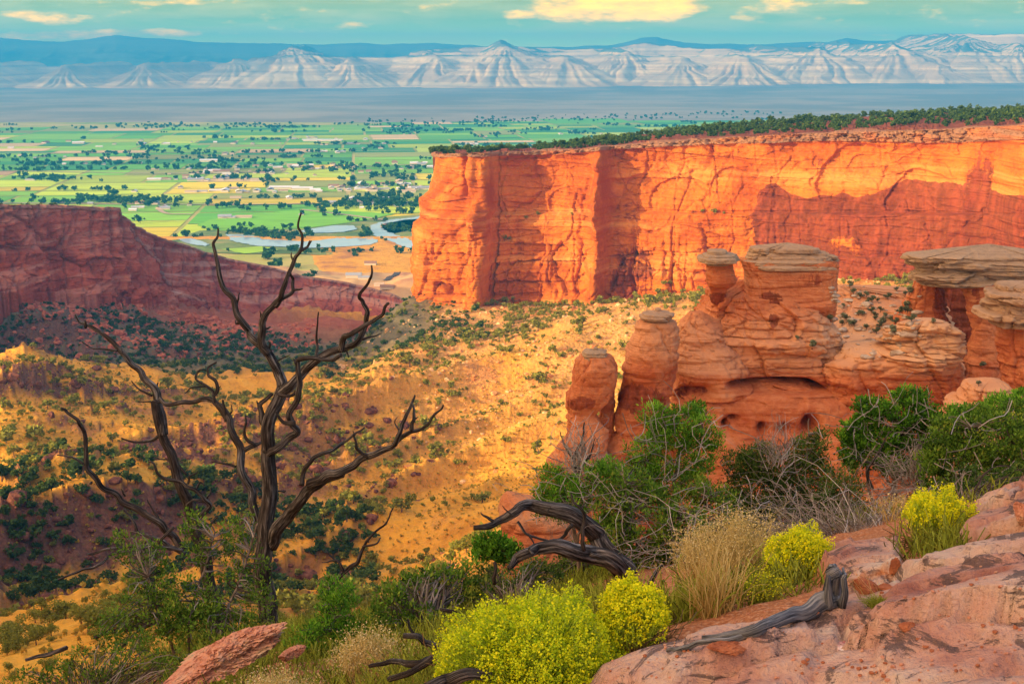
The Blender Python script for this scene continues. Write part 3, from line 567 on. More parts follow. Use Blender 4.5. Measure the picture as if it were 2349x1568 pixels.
# C: the big rounded body that carries the balanced rocks
Dm = 165
body = [loft([(645, 1690, 1760, Dm, .7), (658, 1660, 1800, Dm, .8), (670, 1625, 1830, Dm, .85), (690, 1618, 1860, Dm, .85), (712, 1612, 1900, Dm, .8), (745, 1600, 1922, Dm, .75), (790, 1580, 1945, Dm, .65), (840, 1562, 1990, Dm, .55), (900, 1552, 2050, Dm, .5), (1000, 1540, 2080, Dm, .5), (1100, 1520, 2100, Dm, .5), (1300, 1480, 2150, Dm, .5)], n=320, m=420, seed=31, p=2.5, amp=1.0),
        loft([(716, 1582, 1612, 160, 1), (740, 1560, 1640, 160, 1), (780, 1552, 1660, 160, 1), (850, 1545, 1700, 160, 1), (930, 1538, 1720, 160, 1), (1050, 1528, 1740, 160, 1), (1250, 1500, 1760, 160, 1)], n=200, m=200, seed=33, p=2.5, amp=.8),
        loft([(655, 1915, 1960, 190, 1), (668, 1900, 2100, 190, .6), (700, 1880, 2150, 186, .6), (760, 1850, 2180, 180, .55), (800, 1840, 2190, 175, .5), (850, 1820, 2205, 172, .45), (900, 1800, 2200, 172, .45), (1000, 1760, 2190, 172, .45), (1250, 1700, 2200, 172, .45)], n=280, m=420, seed=35, p=2.8, amp=1.3),
        loft([(885, 1610, 1900, 160, .25), (895, 1560, 1960, 158, .28), (950, 1545, 2000, 157, .28), (1010, 1540, 2060, 156, .28), (1100, 1520, 2080, 155, .28), (1300, 1480, 2100, 154, .28)], n=120, m=300, seed=38, p=2.8, amp=.5),
        loft([(795, 1990, 2120, 158, .6), (810, 1960, 2160, 157, .5), (850, 1920, 2190, 157, .45), (930, 1900, 2200, 157, .4), (1000, 1890, 2195, 157, .4), (1250, 1850, 2190, 157, .4)], n=160, m=300, seed=39, p=2.6, amp=1.0),
        loft([(735, 2105, 2150, 154, .9), (745, 2090, 2170, 154, .8), (770, 2075, 2185, 155, .7), (800, 2065, 2196, 155, .7), (835, 2070, 2190, 156, .7), (870, 2090, 2180, 158, .7)], n=90, m=160, seed=40, p=2.3, amp=2.0)]
eC = thing('rock_formation', 'wide rounded orange sandstone body carrying the balanced caprocks', 'rock formation', at(1800, 1250, Dm))
# undercut ledge: pull the surface in below the lip
def undercut(parts):
    res = []
    for V, f4, f3, inf in parts:
        V = V.copy(); px, py = proj(V)
        lip = 876 + 6 * np.sin(px / 60) + 14 * ss(px, 1850, 1900)
        g = np.exp(-((py - lip - 7) / 7.0) ** 2) * ss(px, 1660, 1700) * (1 - ss(px, 1880, 1905))
        lip2 = 905
        g2 = np.exp(-((py - lip2) / 16.0) ** 2) * ss(px, 1545, 1575) * (1 - ss(px, 1610, 1650)) * .8
        g3 = .7 * np.exp(-(((px - 1800) / 9) ** 2 + ((py - 985) / 11) ** 2)) + np.exp(-(((px - 1665) / 7) ** 2 + ((py - 975) / 9) ** 2)) + np.exp(-(((px - 1750) / 9) ** 2 + ((py - 985) / 12) ** 2)) * .8 + np.exp(-(((px - 1862) / 16) ** 2 + ((py - 980) / 20) ** 2)) * 1.3 + .6 * np.exp(-(((px - 1682) / 12) ** 2 + ((py - 960) / 6) ** 2))
        frontm = ss(-(V[:, 1] - 166), 0, 6)
        V[:, 1] += 7 * (g + .6 * g2 + .7 * g3) * frontm
        res.append((V, f4, f3, inf))
    return res
body = undercut(body)
def vC(px, py, V):
    return .12 + .42 * G_(1590, 895, 60, 35)(px, py) + .35 * G_(1690, 770, 18, 30)(px, py) + .35 * G_(2160, 1000, 70, 120)(px, py) + .5 * G_(1775, 735, 22, 24)(px, py)
def pC(px, py, V): return .40 * ss(py, 700, 760) * (1 - ss(py, 850, 870)) + .5 * (1 - ss(py, 800, 850)) * ss(px, 1850, 1900) + .35 * G_(2130, 800, 70, 60)(px, py)
o = rock_obj('rock_body', body, varn_shade=vC, pale=pC); under(o, eC)

# D: kissing couple: small column and the long block with pale caps
eD = thing('balanced_rock', 'slender red column with a small flat pale cap at the left of the pair', 'balanced rock', at(1650, 700, 160))
o = rock_obj('column', [loft([(598, 1616, 1686, 160, .9), (612, 1620, 1684, 160, .9), (640, 1620, 1688, 160, .9), (652, 1622, 1684, 160, .9), (664, 1628, 1666, 160.5, .9), (680, 1628, 1664, 161, .9), (700, 1632, 1668, 162, 1), (740, 1640, 1680, 164, 1)], n=110, seed=51, p=2.4, amp=.35)], varn_shade=lambda px, py, V: .2 + .4 * G_(1645, 685, 35, 22)(px, py)); under(o, eD)
o = rock_obj('cap_rock', capstack(1604, 1691, 573, 606, 160, 1, 4, 52, amp=.25, dome=.8, under=.9), cap=1, varn_shade=0); under(o, eD)
eE = thing('balanced_rock', 'long red sandstone block under a thick overhanging pale cap', 'balanced rock', at(1800, 700, 163))
o = rock_obj('column', [loft([(596, 1704, 1912, 163, .5), (612, 1706, 1916, 163, .5), (625, 1712, 1914, 163, .5), (660, 1706, 1914, 163, .5), (690, 1700, 1912, 163, .5), (712, 1708, 1908, 164, .5), (790, 1730, 1880, 168, .5)], n=140, m=260, seed=55, p=4.0, amp=.4)], varn_shade=lambda px, py, V: .30 + .4 * G_(1770, 690, 30, 30)(px, py) + .3 * G_(1850, 640, 60, 26)(px, py)); under(o, eE)
o = rock_obj('cap_rock', capstack(1701, 1914, 566, 612, 163, .44, 5, 56, amp=.42, dome=.42, under=.15), cap=.95, varn_shade=0); under(o, eE)

# E: right group: long cap slab over an alcove, two columns, front capped column
eF = thing('rock_alcove', 'broad arched sandstone alcove under a long pale slab at the right', 'rock formation', at(2150, 900, 172))
o = rock_obj('column', [loft([(645, 2106, 2160, 178, .9), (700, 2086, 2158, 178, .9), (740, 2062, 2168, 178, .9), (780, 2042, 2186, 178, .9), (850, 2022, 2204, 176, .9), (930, 2010, 2210, 176, .9), (1100, 2000, 2170, 176, .9)], n=200, m=260, seed=61, p=2.5, amp=.9)], varn_shade=lambda px, py, V: .2 + .75 * G_(2185, 700, 50, 70)(px, py) + .5 * ss(px, 2150, 2200) * ss(py, 780, 900)); under(o, eF)  # darker towards the alcove
o = rock_obj('back_wall', [loft([(640, 2130, 2260, 196, .3), (760, 2130, 2260, 196, .3), (1100, 2110, 2260, 196, .3)], n=90, m=160, seed=70, p=3)], varn_shade=.95); under(o, eF)  # alcove shade painted in with a near-full varnish tone
o = rock_obj('column', [loft([(645, 2212, 2310, 172, 1), (700, 2218, 2300, 172, .9), (760, 2230, 2296, 172, .9), (800, 2222, 2300, 172, .9), (860, 2208, 2310, 171, .9), (910, 2190, 2330, 170, .9), (1100, 2160, 2360, 170, .9)], n=160, m=200, seed=63, p=2.4, amp=.6)], varn_shade=lambda px, py, V: .12 + .4 * G_(2240, 680, 20, 30)(px, py)); under(o, eF)
o = rock_obj('cap_rock', capstack(2088, 2460, 582, 652, 172, .32, 5, 64, amp=.6, dome=.14, under=.3), cap=1, varn_shade=0); under(o, eF)
eG = thing('balanced_rock', 'bulging pale layered caprock on an orange column at the right edge', 'balanced rock', at(2330, 900, 150))
o = rock_obj('column', [loft([(735, 2292, 2420, 150, 1), (780, 2290, 2420, 150, 1), (850, 2286, 2430, 150, 1), (905, 2282, 2440, 150, 1), (960, 2240, 2460, 150, 1), (1100, 2180, 2480, 150, 1)], n=140, m=180, seed=66, p=2.3, amp=.6)], varn_shade=.22); under(o, eG)
o = rock_obj('cap_rock', capstack(2258, 2460, 652, 745, 148, .8, 5, 67, amp=.5, dome=.5, under=.35), cap=.9, varn_shade=0); under(o, eG)
eH = thing('low_rock', 'pale lumpy sandstone knob below the right columns', 'rock outcrop', at(2260, 960, 140))
o = rock_obj('rock_body', [loft([(868, 2260, 2290, 142, 1), (880, 2220, 2310, 142, 1), (905, 2200, 2340, 142, .9), (925, 2190, 2360, 142, .9), (1000, 2150, 2400, 142, .9), (1100, 2100, 2400, 142, .9)], n=90, m=180, seed=68, p=2.4, amp=1.2)], cap=.0, varn_shade=.1, pale=lambda px, py, V: .6 + 0 * px); under(o, eH)
# G: low red knob in front, lower left of the pinnacles
eI = thing('low_rock', 'low red sandstone knob rising behind the grey fallen limb', 'rock outcrop', at(1230, 1300, 60))
o = rock_obj('rock_body', [loft([(1128, 1160, 1178, 62, 1), (1140, 1150, 1210, 62, 1), (1155, 1146, 1270, 62, .8), (1180, 1142, 1300, 62, .8), (1230, 1140, 1330, 62, .8), (1400, 1120, 1380, 62, .8)], n=100, m=160, seed=69, p=2.6, amp=.35)], varn_shade=.15); under(o, eI)
# ------------------------------------------------------------------ valley floor, fields, river
def flat_poly_obj(name, pts, z, m, label, kind='structure'):
    import bmesh
    bm = bmesh.new(); vs = [bm.verts.new((p[0], p[1], z)) for p in pts]; f = bm.faces.new(vs)
    bmesh.ops.triangulate(bm, faces=[f]); 
    me = bpy.data.meshes.new(name); bm.to_mesh(me); bm.free()
    for p in me.polygons:
        if p.normal.z < 0: p.flip()
    me.materials.append(m); o = link(name, me); tag(o, label, kind=kind); return o
m_plain, nt, b = mat('desert_plain')
P = gpos(nt); n1 = noise(nt, P, 0.0011, 6, .6); n2 = noise(nt, gpos(nt, (0.25, 1, 1)), 0.004, 6, .6)
c = mix(nt, sstep(nt, n1, .38, .62), (0.28, 0.25, 0.20), (0.46, 0.38, 0.27)); c = mix(nt, M(nt, 'MULTIPLY', sstep(nt, n2, .45, .65), .5), c, (0.30, 0.26, 0.18)); L(nt, c, b.inputs['Base Color'])
gx = np.linspace(-14000, 14000, 180); gy = np.concatenate([np.linspace(1500, 6000, 40), np.linspace(6100, 26000, 180)]); PX, PY = np.meshgrid(gx, gy)
pz = VZ - 1.5 + ss(PY, 9000, 13500) * (10 + 60 * ss(PX, -2000, 6000)) + ss(PY, 8800, 11500) * 14 * ridged(PX / 1500, PY / 600, o=4, seed=5)
me = mesh_np('plain', np.stack([PX, PY, pz], -1).reshape(-1, 3), grid_faces(len(gy), len(gx)), m_plain)
tag(link('plain', me), 'dry desert plain reaching to the foot of the cliffs', kind='structure')

FT = math.radians(7)
def fr(u, v): return (u * math.cos(FT) - v * math.sin(FT), u * math.sin(FT) + v * math.cos(FT))
fields = []
rr = random.Random(19)
def split(u0, v0, u1, v1, d):
    w, h = u1 - u0, v1 - v0
    if (w < 330 and h < 230) or (d > 3 and rr.random() < 0.07 and w < 700 and h < 500): fields.append((u0, v0, u1, v1)); return
    if w * 0.62 > h: 
        c = u0 + w * rr.uniform(.36, .64); split(u0, v0, c, v1, d + 1); split(c, v0, u1, v1, d + 1)
    else:
        c = v0 + h * rr.uniform(.36, .64); split(u0, v0, u1, c, d + 1); split(u0, c, u1, v1, d + 1)
split(-4200, 1750, 5200, 6750, 0)
pal = {'g': (0.14, 0.52, 0.04), 'g2': (0.28, 0.66, 0.04), 'dg': (0.04, 0.34, 0.08), 'y': (0.95, 0.74, 0.03), 'yg': (0.60, 0.80, 0.04), 'tan': (0.92, 0.66, 0.32), 'br': (0.62, 0.38, 0.20), 'ol': (0.36, 0.42, 0.09)}
fv = []; ff = []; fc = []; sub = []
for (u0, v0, u1, v1) in fields:
    vm = (v0 + v1) / 2
    if fr(u0, v0)[1] < 2080 and fr(u0, v0)[0] > -900: continue
    if vm > 6350 + 250 * math.sin(u0 / 700): continue
    r = rr.random()
    if vm < 3900: ch = 'g2' if r < .22 else 'yg' if r < .48 else 'y' if r < .66 else 'g' if r < .82 else 'tan' if r < .86 else 'br' if r < .9 else 'ol'
    else: ch = 'g' if r < .30 else 'dg' if r < .52 else 'g2' if r < .66 else 'tan' if r < .78 else 'ol' if r < .9 else 'yg'
    c = np.array(pal[ch]) * rr.uniform(.8, 1.15)
    m_ = 5
    q = [fr(u0 + m_, v0 + m_), fr(u1 - m_, v0 + m_), fr(u1 - m_, v1 - m_), fr(u0 + m_, v1 - m_)]
    k = len(fv); fv += [(x, y, VZ) for x, y in q]; ff.append([k, k + 1, k + 2, k + 3]); fc.append(c)
m_field, nt, b = mat('farm_fields')
P = gpos(nt); nn = noise(nt, P, 0.006, 5, .6); n3 = noise(nt, gpos(nt, (0.35, 2.0, 1)), 0.02, 4, .6)
c = mix(nt, M(nt, 'MULTIPLY', nn, .55), attr(nt, 'fcol', True), mix(nt, 0.5, attr(nt, 'fcol', True), (0.40, 0.36, 0.12))); c = mix(nt, M(nt, 'MULTIPLY', sstep(nt, n3, .45, .6), .18), c, (0.10, 0.16, 0.04)); L(nt, c, b.inputs['Base Color'])
me = mesh_np('farm_fields', fv, np.array(ff), m_field, False, attrs={'fcol': np.array(fc)})
tag(link('farmland', me), 'patchwork of green, yellow and tan irrigated fields on the valley floor', kind='structure')
# base greenish-tan ground under the fields, a little lower
m_vb, nt, b = mat('valley_ground'); P = gpos(nt); nn = noise(nt, P, 0.004, 7, .65)
L(nt, ramp(nt, [(0.35, (0.22, 0.36, 0.05)), (0.5, (0.46, 0.46, 0.10)), (0.68, (0.66, 0.50, 0.20))], nn).outputs[0], b.inputs['Base Color'])
flat_poly_obj('valley_floor', [(-5000, 1400), (5500, 1400), (5500, 6600), (2500, 6500), (500, 6350), (-1500, 6500), (-5000, 6380)], VZ - 0.7, m_vb, 'mottled green and tan valley ground between the fields')

m_wat, nt, b = mat('river_water'); b.inputs['Roughness'].default_value = 0.06; b.inputs['Specular IOR Level'].default_value = 0.8
L(nt, ramp(nt, [(0.4, (0.50, 0.72, 0.88)), (0.6, (0.62, 0.80, 0.92))], noise(nt, gpos(nt), .01, 4)).outputs[0], b.inputs['Base Color'])
b.inputs['Metallic'].default_value = 0.0
m_riv_land, nt, b = mat('river_bottomland'); L(nt, ramp(nt, [(0.38, (0.12, 0.20, 0.06)), (0.5, (0.22, 0.30, 0.08)), (0.66, (0.42, 0.36, 0.14))], noise(nt, gpos(nt), .012, 8, .7)).outputs[0], b.inputs['Base Color'])
gp = lambda L_, z=VZ: [on_z(x, y, z)[:2] for x, y in L_]
def organic(pts, amp=5, n=6, seed=0):
    out = []; r = random.Random(seed)
    for i, p in enumerate(pts):
        q = pts[(i + 1) % len(pts)]
        for k in range(n):
            t = k / n; d = math.hypot(q[0] - p[0], q[1] - p[1]); a = min(amp, d * .06) if k else 0
            out.append((p[0] + (q[0] - p[0]) * t + r.uniform(-a, a), p[1] + (q[1] - p[1]) * t + r.uniform(-a, a)))
    return out
flat_poly_obj('river_bottomland', organic(gp([(380, 566), (400, 545), (500, 522), (640, 520), (690, 527), (780, 512), (860, 500), (1000, 490), (1060, 500), (1060, 600), (900, 592), (780, 585), (600, 582), (470, 580)]), 10, 5, 1), VZ + 0.6, m_riv_land, 'scrubby green river bottomland')
flat_poly_obj('green_hayfield', organic(gp([(452, 518), (480, 505), (600, 489), (700, 482), (830, 487), (905, 492), (830, 508), (700, 524), (600, 530), (500, 530)]), 3, 5, 2), VZ + 1.2, m_field, 'large green hayfield by the ponds')
me = bpy.data.objects['green_hayfield'].data; a_ = me.attributes.new('fcol', 'FLOAT_COLOR', 'FACE'); a_.data.foreach_set('color', [0.22, 0.66, 0.04, 1] * len(me.polygons))
flat_poly_obj('green_strip', organic(gp([(505, 573), (600, 566), (640, 575), (560, 583)]), 3, 5, 2), VZ + 1.2, m_field, 'narrow green field below the ponds')
me = bpy.data.objects['green_strip'].data; a_ = me.attributes.new('fcol', 'FLOAT_COLOR', 'FACE'); a_.data.foreach_set('color', [0.40, 0.72, 0.05, 1] * len(me.polygons))
river = [(1060, 485), (981, 496), (944, 501), (900, 505), (867, 513), (848, 520), (848, 529), (862, 544), (900, 557), (931, 569), (961, 576), (1000, 585), (1040, 590), (1040, 578), (961, 563), (947, 555), (917, 543), (888, 533), (874, 523), (876, 516), (895, 512), (927, 506), (981, 503), (1060, 500)]
flat_poly_obj('river', organic(gp(river), 4, 5, 3), VZ + 2.0, m_wat, 'blue river bending past the foot of the cliff')
flat_poly_obj('pond', organic(gp([(518, 539), (560, 540), (588, 544), (602, 551), (655, 553), (700, 556), (780, 547), (856, 546), (866, 557), (848, 564), (783, 568), (700, 571), (650, 568), (590, 566), (555, 560), (526, 553)]), 5, 5, 4), VZ + 2.0, m_wat, 'long blue pond beside the river')
flat_poly_obj('pond', organic(gp([(690, 531), (730, 524), (771, 519), (812, 519), (818, 528), (790, 534), (740, 536), (700, 537)]), 4, 5, 5), VZ + 2.0, m_wat, 'upper blue pond below the hayfield')
flat_poly_obj('pond', organic(gp([(409, 550), (440, 549), (462, 555), (480, 562), (470, 567), (430, 560)]), 4, 5, 6), VZ + 2.0, m_wat, 'small blue pond at the left')
m_road, nt, b = mat('asphalt'); L(nt, ramp(nt, [(0.4, (0.075, 0.07, 0.075)), (0.6, (0.11, 0.10, 0.11))], noise(nt, gpos(nt), .1, 4)).outputs[0], b.inputs['Base Color'])
m_dirt, nt, b = mat('pale_dirt_road'); b.inputs['Base Color'].default_value = (0.55, 0.42, 0.27, 1)
def strip(name, pts, w, z, m, label, zf=None):
    p = np.array(pts, float); t = np.concatenate([[0], np.cumsum(np.hypot(*np.diff(p, axis=0).T))]); n = max(20, len(p) * 10); q = np.linspace(0, t[-1], n)
    x, y = pchip(q, t, p[:, 0]), pchip(q, t, p[:, 1]); dx, dy = np.gradient(x), np.gradient(y); l = np.hypot(dx, dy)
    nx, ny = -dy / l * w / 2, dx / l * w / 2
    za = np.full(n, z) if zf is None else zf(x, y) + z; zb = za if zf is None else zf(x - nx, y - ny) + z; za = za if zf is None else zf(x + nx, y + ny) + z
    V = np.stack([np.stack([x + nx, y + ny, za], -1), np.stack([x - nx, y - ny, zb], -1)], 1).reshape(-1, 3)
    f = np.array([[2*i, 2*i+1, 2*i+3, 2*i+2] for i in range(n - 1)])
    me = mesh_np(name, V, f, m); tag(link(name, me), label, kind='structure')
for i, (ys, z_) in enumerate([([(0, 392), (400, 398), (900, 380), (1040, 372)], 1), ([(0, 466), (520, 470), (800, 466), (1000, 462)], 1), ([(690, 482), (760, 490), (880, 506)], 1.6), ([(360, 480), (400, 492), (440, 492)], 1.2), ([(0, 352), (500, 350), (1000, 345)], 1)]):
    strip('road', gp(ys), 11, VZ + z_ + .4, m_dirt, ['pale road crossing the middle of the valley', 'pale road along the near side of the farmland', 'pale road curving past the green hayfield', 'short pale farm road', 'thin pale road among the far fields'][i])

# badland hills in the mouth of the canyon
m_bad, nt, b = mat('badland_hills'); P = gpos(nt); nb_ = noise(nt, P, .015, 6, .6)
c = ramp(nt, [(0.3, (0.50, 0.17, 0.09)), (0.45, (0.62, 0.36, 0.16)), (0.6, (0.70, 0.46, 0.20)), (0.72, (0.45, 0.36, 0.30))], nb_); L(nt, c.outputs[0], b.inputs['Base Color']); bump(nt, b, nb_, .5, 8)
gx = np.linspace(-700, 20, 180); gy = np.linspace(1680, 1985, 140); BX, BY = np.meshgrid(gx, gy)
def badz(x, y):
    e = ss(y, 1690, 1760) * (1 - ss(y, 1840, 1975)) * ss(x, -700, -560) * (1 - ss(x, -60, 0))
    return VZ - 6 + e * (8 + 16 * ss(fbm(x / 120, y / 100, o=3, seed=8), -.3, .5) + 10 * ridged(x / 90, y / 140, o=4, seed=9) * ss(y, 1740, 1860))
me = mesh_np('badlands', np.stack([BX, BY, badz(BX, BY)], -1).reshape(-1, 3), grid_faces(len(gy), len(gx)), m_bad)
tag(link('badland_hills', me), 'low tan and pink badland hills between the river and the canyon mouth', kind='structure')
strip('road', gp([(868, 590), (890, 588), (908, 592), (915, 599), (908, 609), (893, 617), (884, 622)], -312), 10, 1.0, m_road, 'dark curving road on the tan hills', badz)

# ------------------------------------------------------------------ book-like cliffs across the valley
SPURS = []
_rs = random.Random(12)
for (px, row, D_) in [(-500, 140, 13600), (-260, 146, 13500), (-60, 150, 13500), (150, 152, 13300), (330, 150, 13400), (540, 142, 13500), (668, 114, 13800), (800, 140, 13500), (985, 128, 13900), (1090, 146, 13500), (1165, 104, 14000), (1290, 134, 13700), (1440, 118, 14000), (1560, 134, 13700),
                      (1702, 130, 13400), (1878, 114, 13900), (2060, 106, 13900), (2145, 146, 13300), (2222, 88, 14300), (2335, 108, 13800), (2470, 96, 14000), (2640, 116, 13700), (2800, 106, 13900)]:
    zt = (130 - row) / FPX * D_; x0 = (px - CX) / FPX * D_ / 1.026; SPURS.append((x0, D_, zt - VZ, x0 + _rs.uniform(-350, 250), D_ + 2600, _rs.uniform(.31, .42)))
def mtn(x, y):
    wx_ = 110 * fbm(x / 420, y / 420, o=4, seed=101); wy_ = 110 * fbm(x / 420, y / 420, 4.0, o=4, seed=102); X_, Y_ = x + wx_, y + wy_
    px = x / y * FPX * 1.026 + CX
    top = (130 - np.interp(px, [-700, 0, 200, 620, 700, 900, 960, 1160, 1300, 1400, 1480, 1560, 1700, 1900, 2050, 2140, 2349, 3000], [160, 160, 158, 150, 130, 140, 120, 112, 118, 116, 104, 114, 120, 112, 104, 84, 88, 90])) / FPX * 15600 - VZ
    fr = 14700 + 700 * vnoise(x / 1500, 0, seed=105) + 260 * vnoise(x / 500, 0, seed=106)
    t = np.clip((Y_ - fr) / 900, 0, 1); h = top * t
    for i, (x0, y0, hh_, x1, y1, k) in enumerate(SPURS):
        ux, uy = x1 - x0, y1 - y0; ln2 = ux * ux + uy * uy; ln = math.sqrt(ln2)
        s_ = ((X_ - x0) * ux + (Y_ - y0) * uy) / ln2; sc = np.clip(s_, 0, 1); dx, dy = X_ - (x0 + sc * ux), Y_ - (y0 + sc * uy); dist = np.hypot(dx, dy)
        side = np.arctan2(dx, -dy); g_ = np.abs(vnoise(np.where(s_ < 0, side * 4.2, np.sign(dx) * 9 + s_ * ln / 150) + i * 7.7, 0.0, seed=140)); g2_ = np.abs(vnoise(np.where(s_ < 0, side * 11, s_ * ln / 60) + i * 3.3, 0.5, seed=141))
        hs_ = hh_ * (1 + .10 * sc + .05 * vnoise(s_ * ln / 260, i * 1.7, seed=142)) - k * dist * (1 + .25 * np.exp(-dist / 150))
        hs_ = hs_ - (1 - g_) ** 2 * 46 * ss(dist, 40, 300) * ss(hs_, 0, 90) - (1 - g2_) ** 2 * 16 * ss(dist, 30, 160) * ss(hs_, 0, 60)
        h = np.maximum(h, hs_)
    f = h / 400.0; f2 = f + .05 * (ss(f, .48, .50) + ss(f, .66, .68) + ss(f, .86, .88) - 3 * ss(f, .40, 1.0))
    h = f2 * 400
    apron = 22 * ss(y, 12300, 13900) * ridged(x / 420, y / 300, o=4, seed=137)
    return VZ + apron + h + 14 * fbm(x / 250, y / 250, o=4, seed=109) * ss(h, 120, 300) + 8
def far(x, y):    # blue ranges behind, mainly at the left
    px = x / y * FPX + CX
    yy = np.interp(px, [-700, 0, 130, 170, 290, 400, 480, 600, 760, 850, 900, 1000, 1180, 1240, 1400, 1460, 1500, 1560, 1700, 1880, 1920, 1960, 2060, 2200, 2349, 3000], [80, 88, 96, 98, 84, 92, 98, 100, 104, 100, 104, 100, 112, 110, 106, 90, 88, 100, 104, 98, 88, 96, 94, 96, 96, 96])
    hgt = (130 - yy) / FPX * 19500
    crest = 1 - np.abs((y - 19500) / 3000); crest = np.clip(crest, 0, 1) ** .8
    rg = ridged(x / 1300, y / 2600, o=5, seed=121)
    return VZ + (hgt - VZ) * crest * (0.80 + .20 * ss(crest, .9, 1)) + (rg - .6) * 190 * (1 - ss(crest, .82, .98)) * ss(crest, 0, .2) + 14 * fbm(x / 300, y / 300, o=4, seed=123)
m_mtn, nt, b = mat('cliff_shale'); P = gpos(nt); s = N(nt, 'ShaderNodeSeparateXYZ'); L(nt, P, s.inputs[0])
cz = N(nt, 'ShaderNodeCombineXYZ'); L(nt, M(nt, 'MULTIPLY', s.outputs[0], .0006), cz.inputs[0]); L(nt, M(nt, 'MULTIPLY', s.outputs[2], .03), cz.inputs[2])
stt = noise(nt, cz.outputs[0], 1.0, 5); n1 = noise(nt, P, .004, 6, .6)
c = mix(nt, sstep(nt, stt, .45, .6), (0.66, 0.44, 0.22), (0.92, 0.66, 0.32))
c = mix(nt, M(nt, 'MULTIPLY', sstep(nt, M(nt, 'ADD', n1, attr(nt, 'veg_shade')), .75, 1.1), .85), c, (0.10, 0.15, 0.10)); L(nt, c, b.inputs['Base Color'])
gx = np.linspace(-7600, 7600, 1150); gy = np.concatenate([np.linspace(11700, 17400, 420)]); MX, MY = np.meshgrid(gx, gy)
MX = MX * (MY / 14000)
mz = mtn(MX, MY); slo = np.abs(np.gradient(mz, axis=0)) / 13.3
hgtn = (mz - VZ)
veg_shade = np.clip(ss(hgtn, 260, 400) * (1 - ss(slo, .30, .55)) * .8 + .2*(1-ss(MX, -2500, -500)), 0, 1)  # plants on the high flats; left end darkened to stand for its shade
me = mesh_np('book_cliffs', np.stack([MX, MY, mz], -1).reshape(-1, 3), grid_faces(len(gy), len(gx)), m_mtn, attrs={'veg_shade': veg_shade.ravel()})
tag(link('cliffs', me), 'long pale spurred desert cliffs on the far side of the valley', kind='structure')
gx = np.linspace(-9500, 9500, 700); gy = np.linspace(16600, 20400, 160); MX, MY = np.meshgrid(gx, gy)
me = mesh_np('far_mountains', np.stack([MX, MY, far(MX, MY)], -1).reshape(-1, 3), grid_faces(len(gy), len(gx)), m_mtn, attrs={'veg_shade': np.full(MX.size, .85)})  # dark tone painted in for the shade on this range
tag(link('mountains', me), 'blue mountain ridge on the skyline, shade toned into its colour', kind='structure')

# unseen cloudlike blocker added far left to shade the western cliffs
m_cl, nt, b = mat('blocker_white'); b.inputs['Base Color'].default_value = (0.85, 0.83, 0.8, 1)
def blocker_cloud(cx, cy, cz, rx, ry, rz, seed):
    th = np.linspace(0, 2 * np.pi, 120, endpoint=False); ph = np.linspace(0.02, np.pi - .02, 50)[:, None]
    X = np.sin(ph) * np.cos(th); Y = np.sin(ph) * np.sin(th); Z = np.cos(ph) + 0 * X
    r = 1 + .35 * fbm(X * 2.2, Y * 2.2, Z * 2.2, o=5, seed=seed)
    return np.stack([cx + rx * X * r, cy + ry * Y * r, cz + rz * np.where(Z < 0, Z * .35, Z) * r], -1).reshape(-1, 3), grid_faces(50, 120, True)
def shadow_cloud(sx, sy, sz, h, rx, ry, rz, seed, label):
    k = (h - sz) / sun_dir.z
    V, F = blocker_cloud(sx + sun_dir.x * k, sy + sun_dir.y * k, h, rx, ry, rz, seed)
    tag(link('blocker_cloud', mesh_np('blocker_cloud', V, F, m_cl)), label, 'blocker_cloud', None)

shadow_cloud(-4700, 14000, -60, 3600, 2700, 1250, 420, 9, 'unseen cloudlike mass added to shade the western cliffs')
# ------------------------------------------------------------------ near ground, ledges
def NZ(x, y):
    x = np.asarray(x, float); y = np.asarray(y, float); yc = np.maximum(y, 5.0)
    xx = np.clip(x, -0.74 * yc, 0.74 * yc)
    z = H(xx, yc) + np.maximum(0, 5.0 - y) * 0.19
    return np.where(y < 5, np.minimum(z, -1.5), z)
def inpoly_sd(px, py, poly):
    """signed distance (inside positive) to polygon"""
    d = np.full(px.shape, 1e9); ins = np.zeros(px.shape, bool); n = len(poly)
    for i in range(n):
        ax, ay = poly[i]; bx_, by_ = poly[(i + 1) % n]; ex, ey = bx_ - ax, by_ - ay
        t = np.clip(((px - ax) * ex + (py - ay) * ey) / (ex * ex + ey * ey + 1e-12), 0, 1)
        d = np.minimum(d, np.hypot(px - ax - t * ex, py - ay - t * ey))
        c = ((ay > py) != (by_ > py)) & (px < (bx_ - ax) * (py - ay) / (by_ - ay + 1e-12) + ax); ins ^= c
    return np.where(ins, d, -d)
def hit(px, py, zf=NZ, d0=2.2, d1=16.0, step=0.03):
    d = np.arange(d0, d1, step); p = atv(px, py, d); g = zf(p[:, 0], p[:, 1]); k = np.where(p[:, 2] <= g)[0]
    i = k[0] if len(k) else len(d) - 1
    return Vector(p[i])
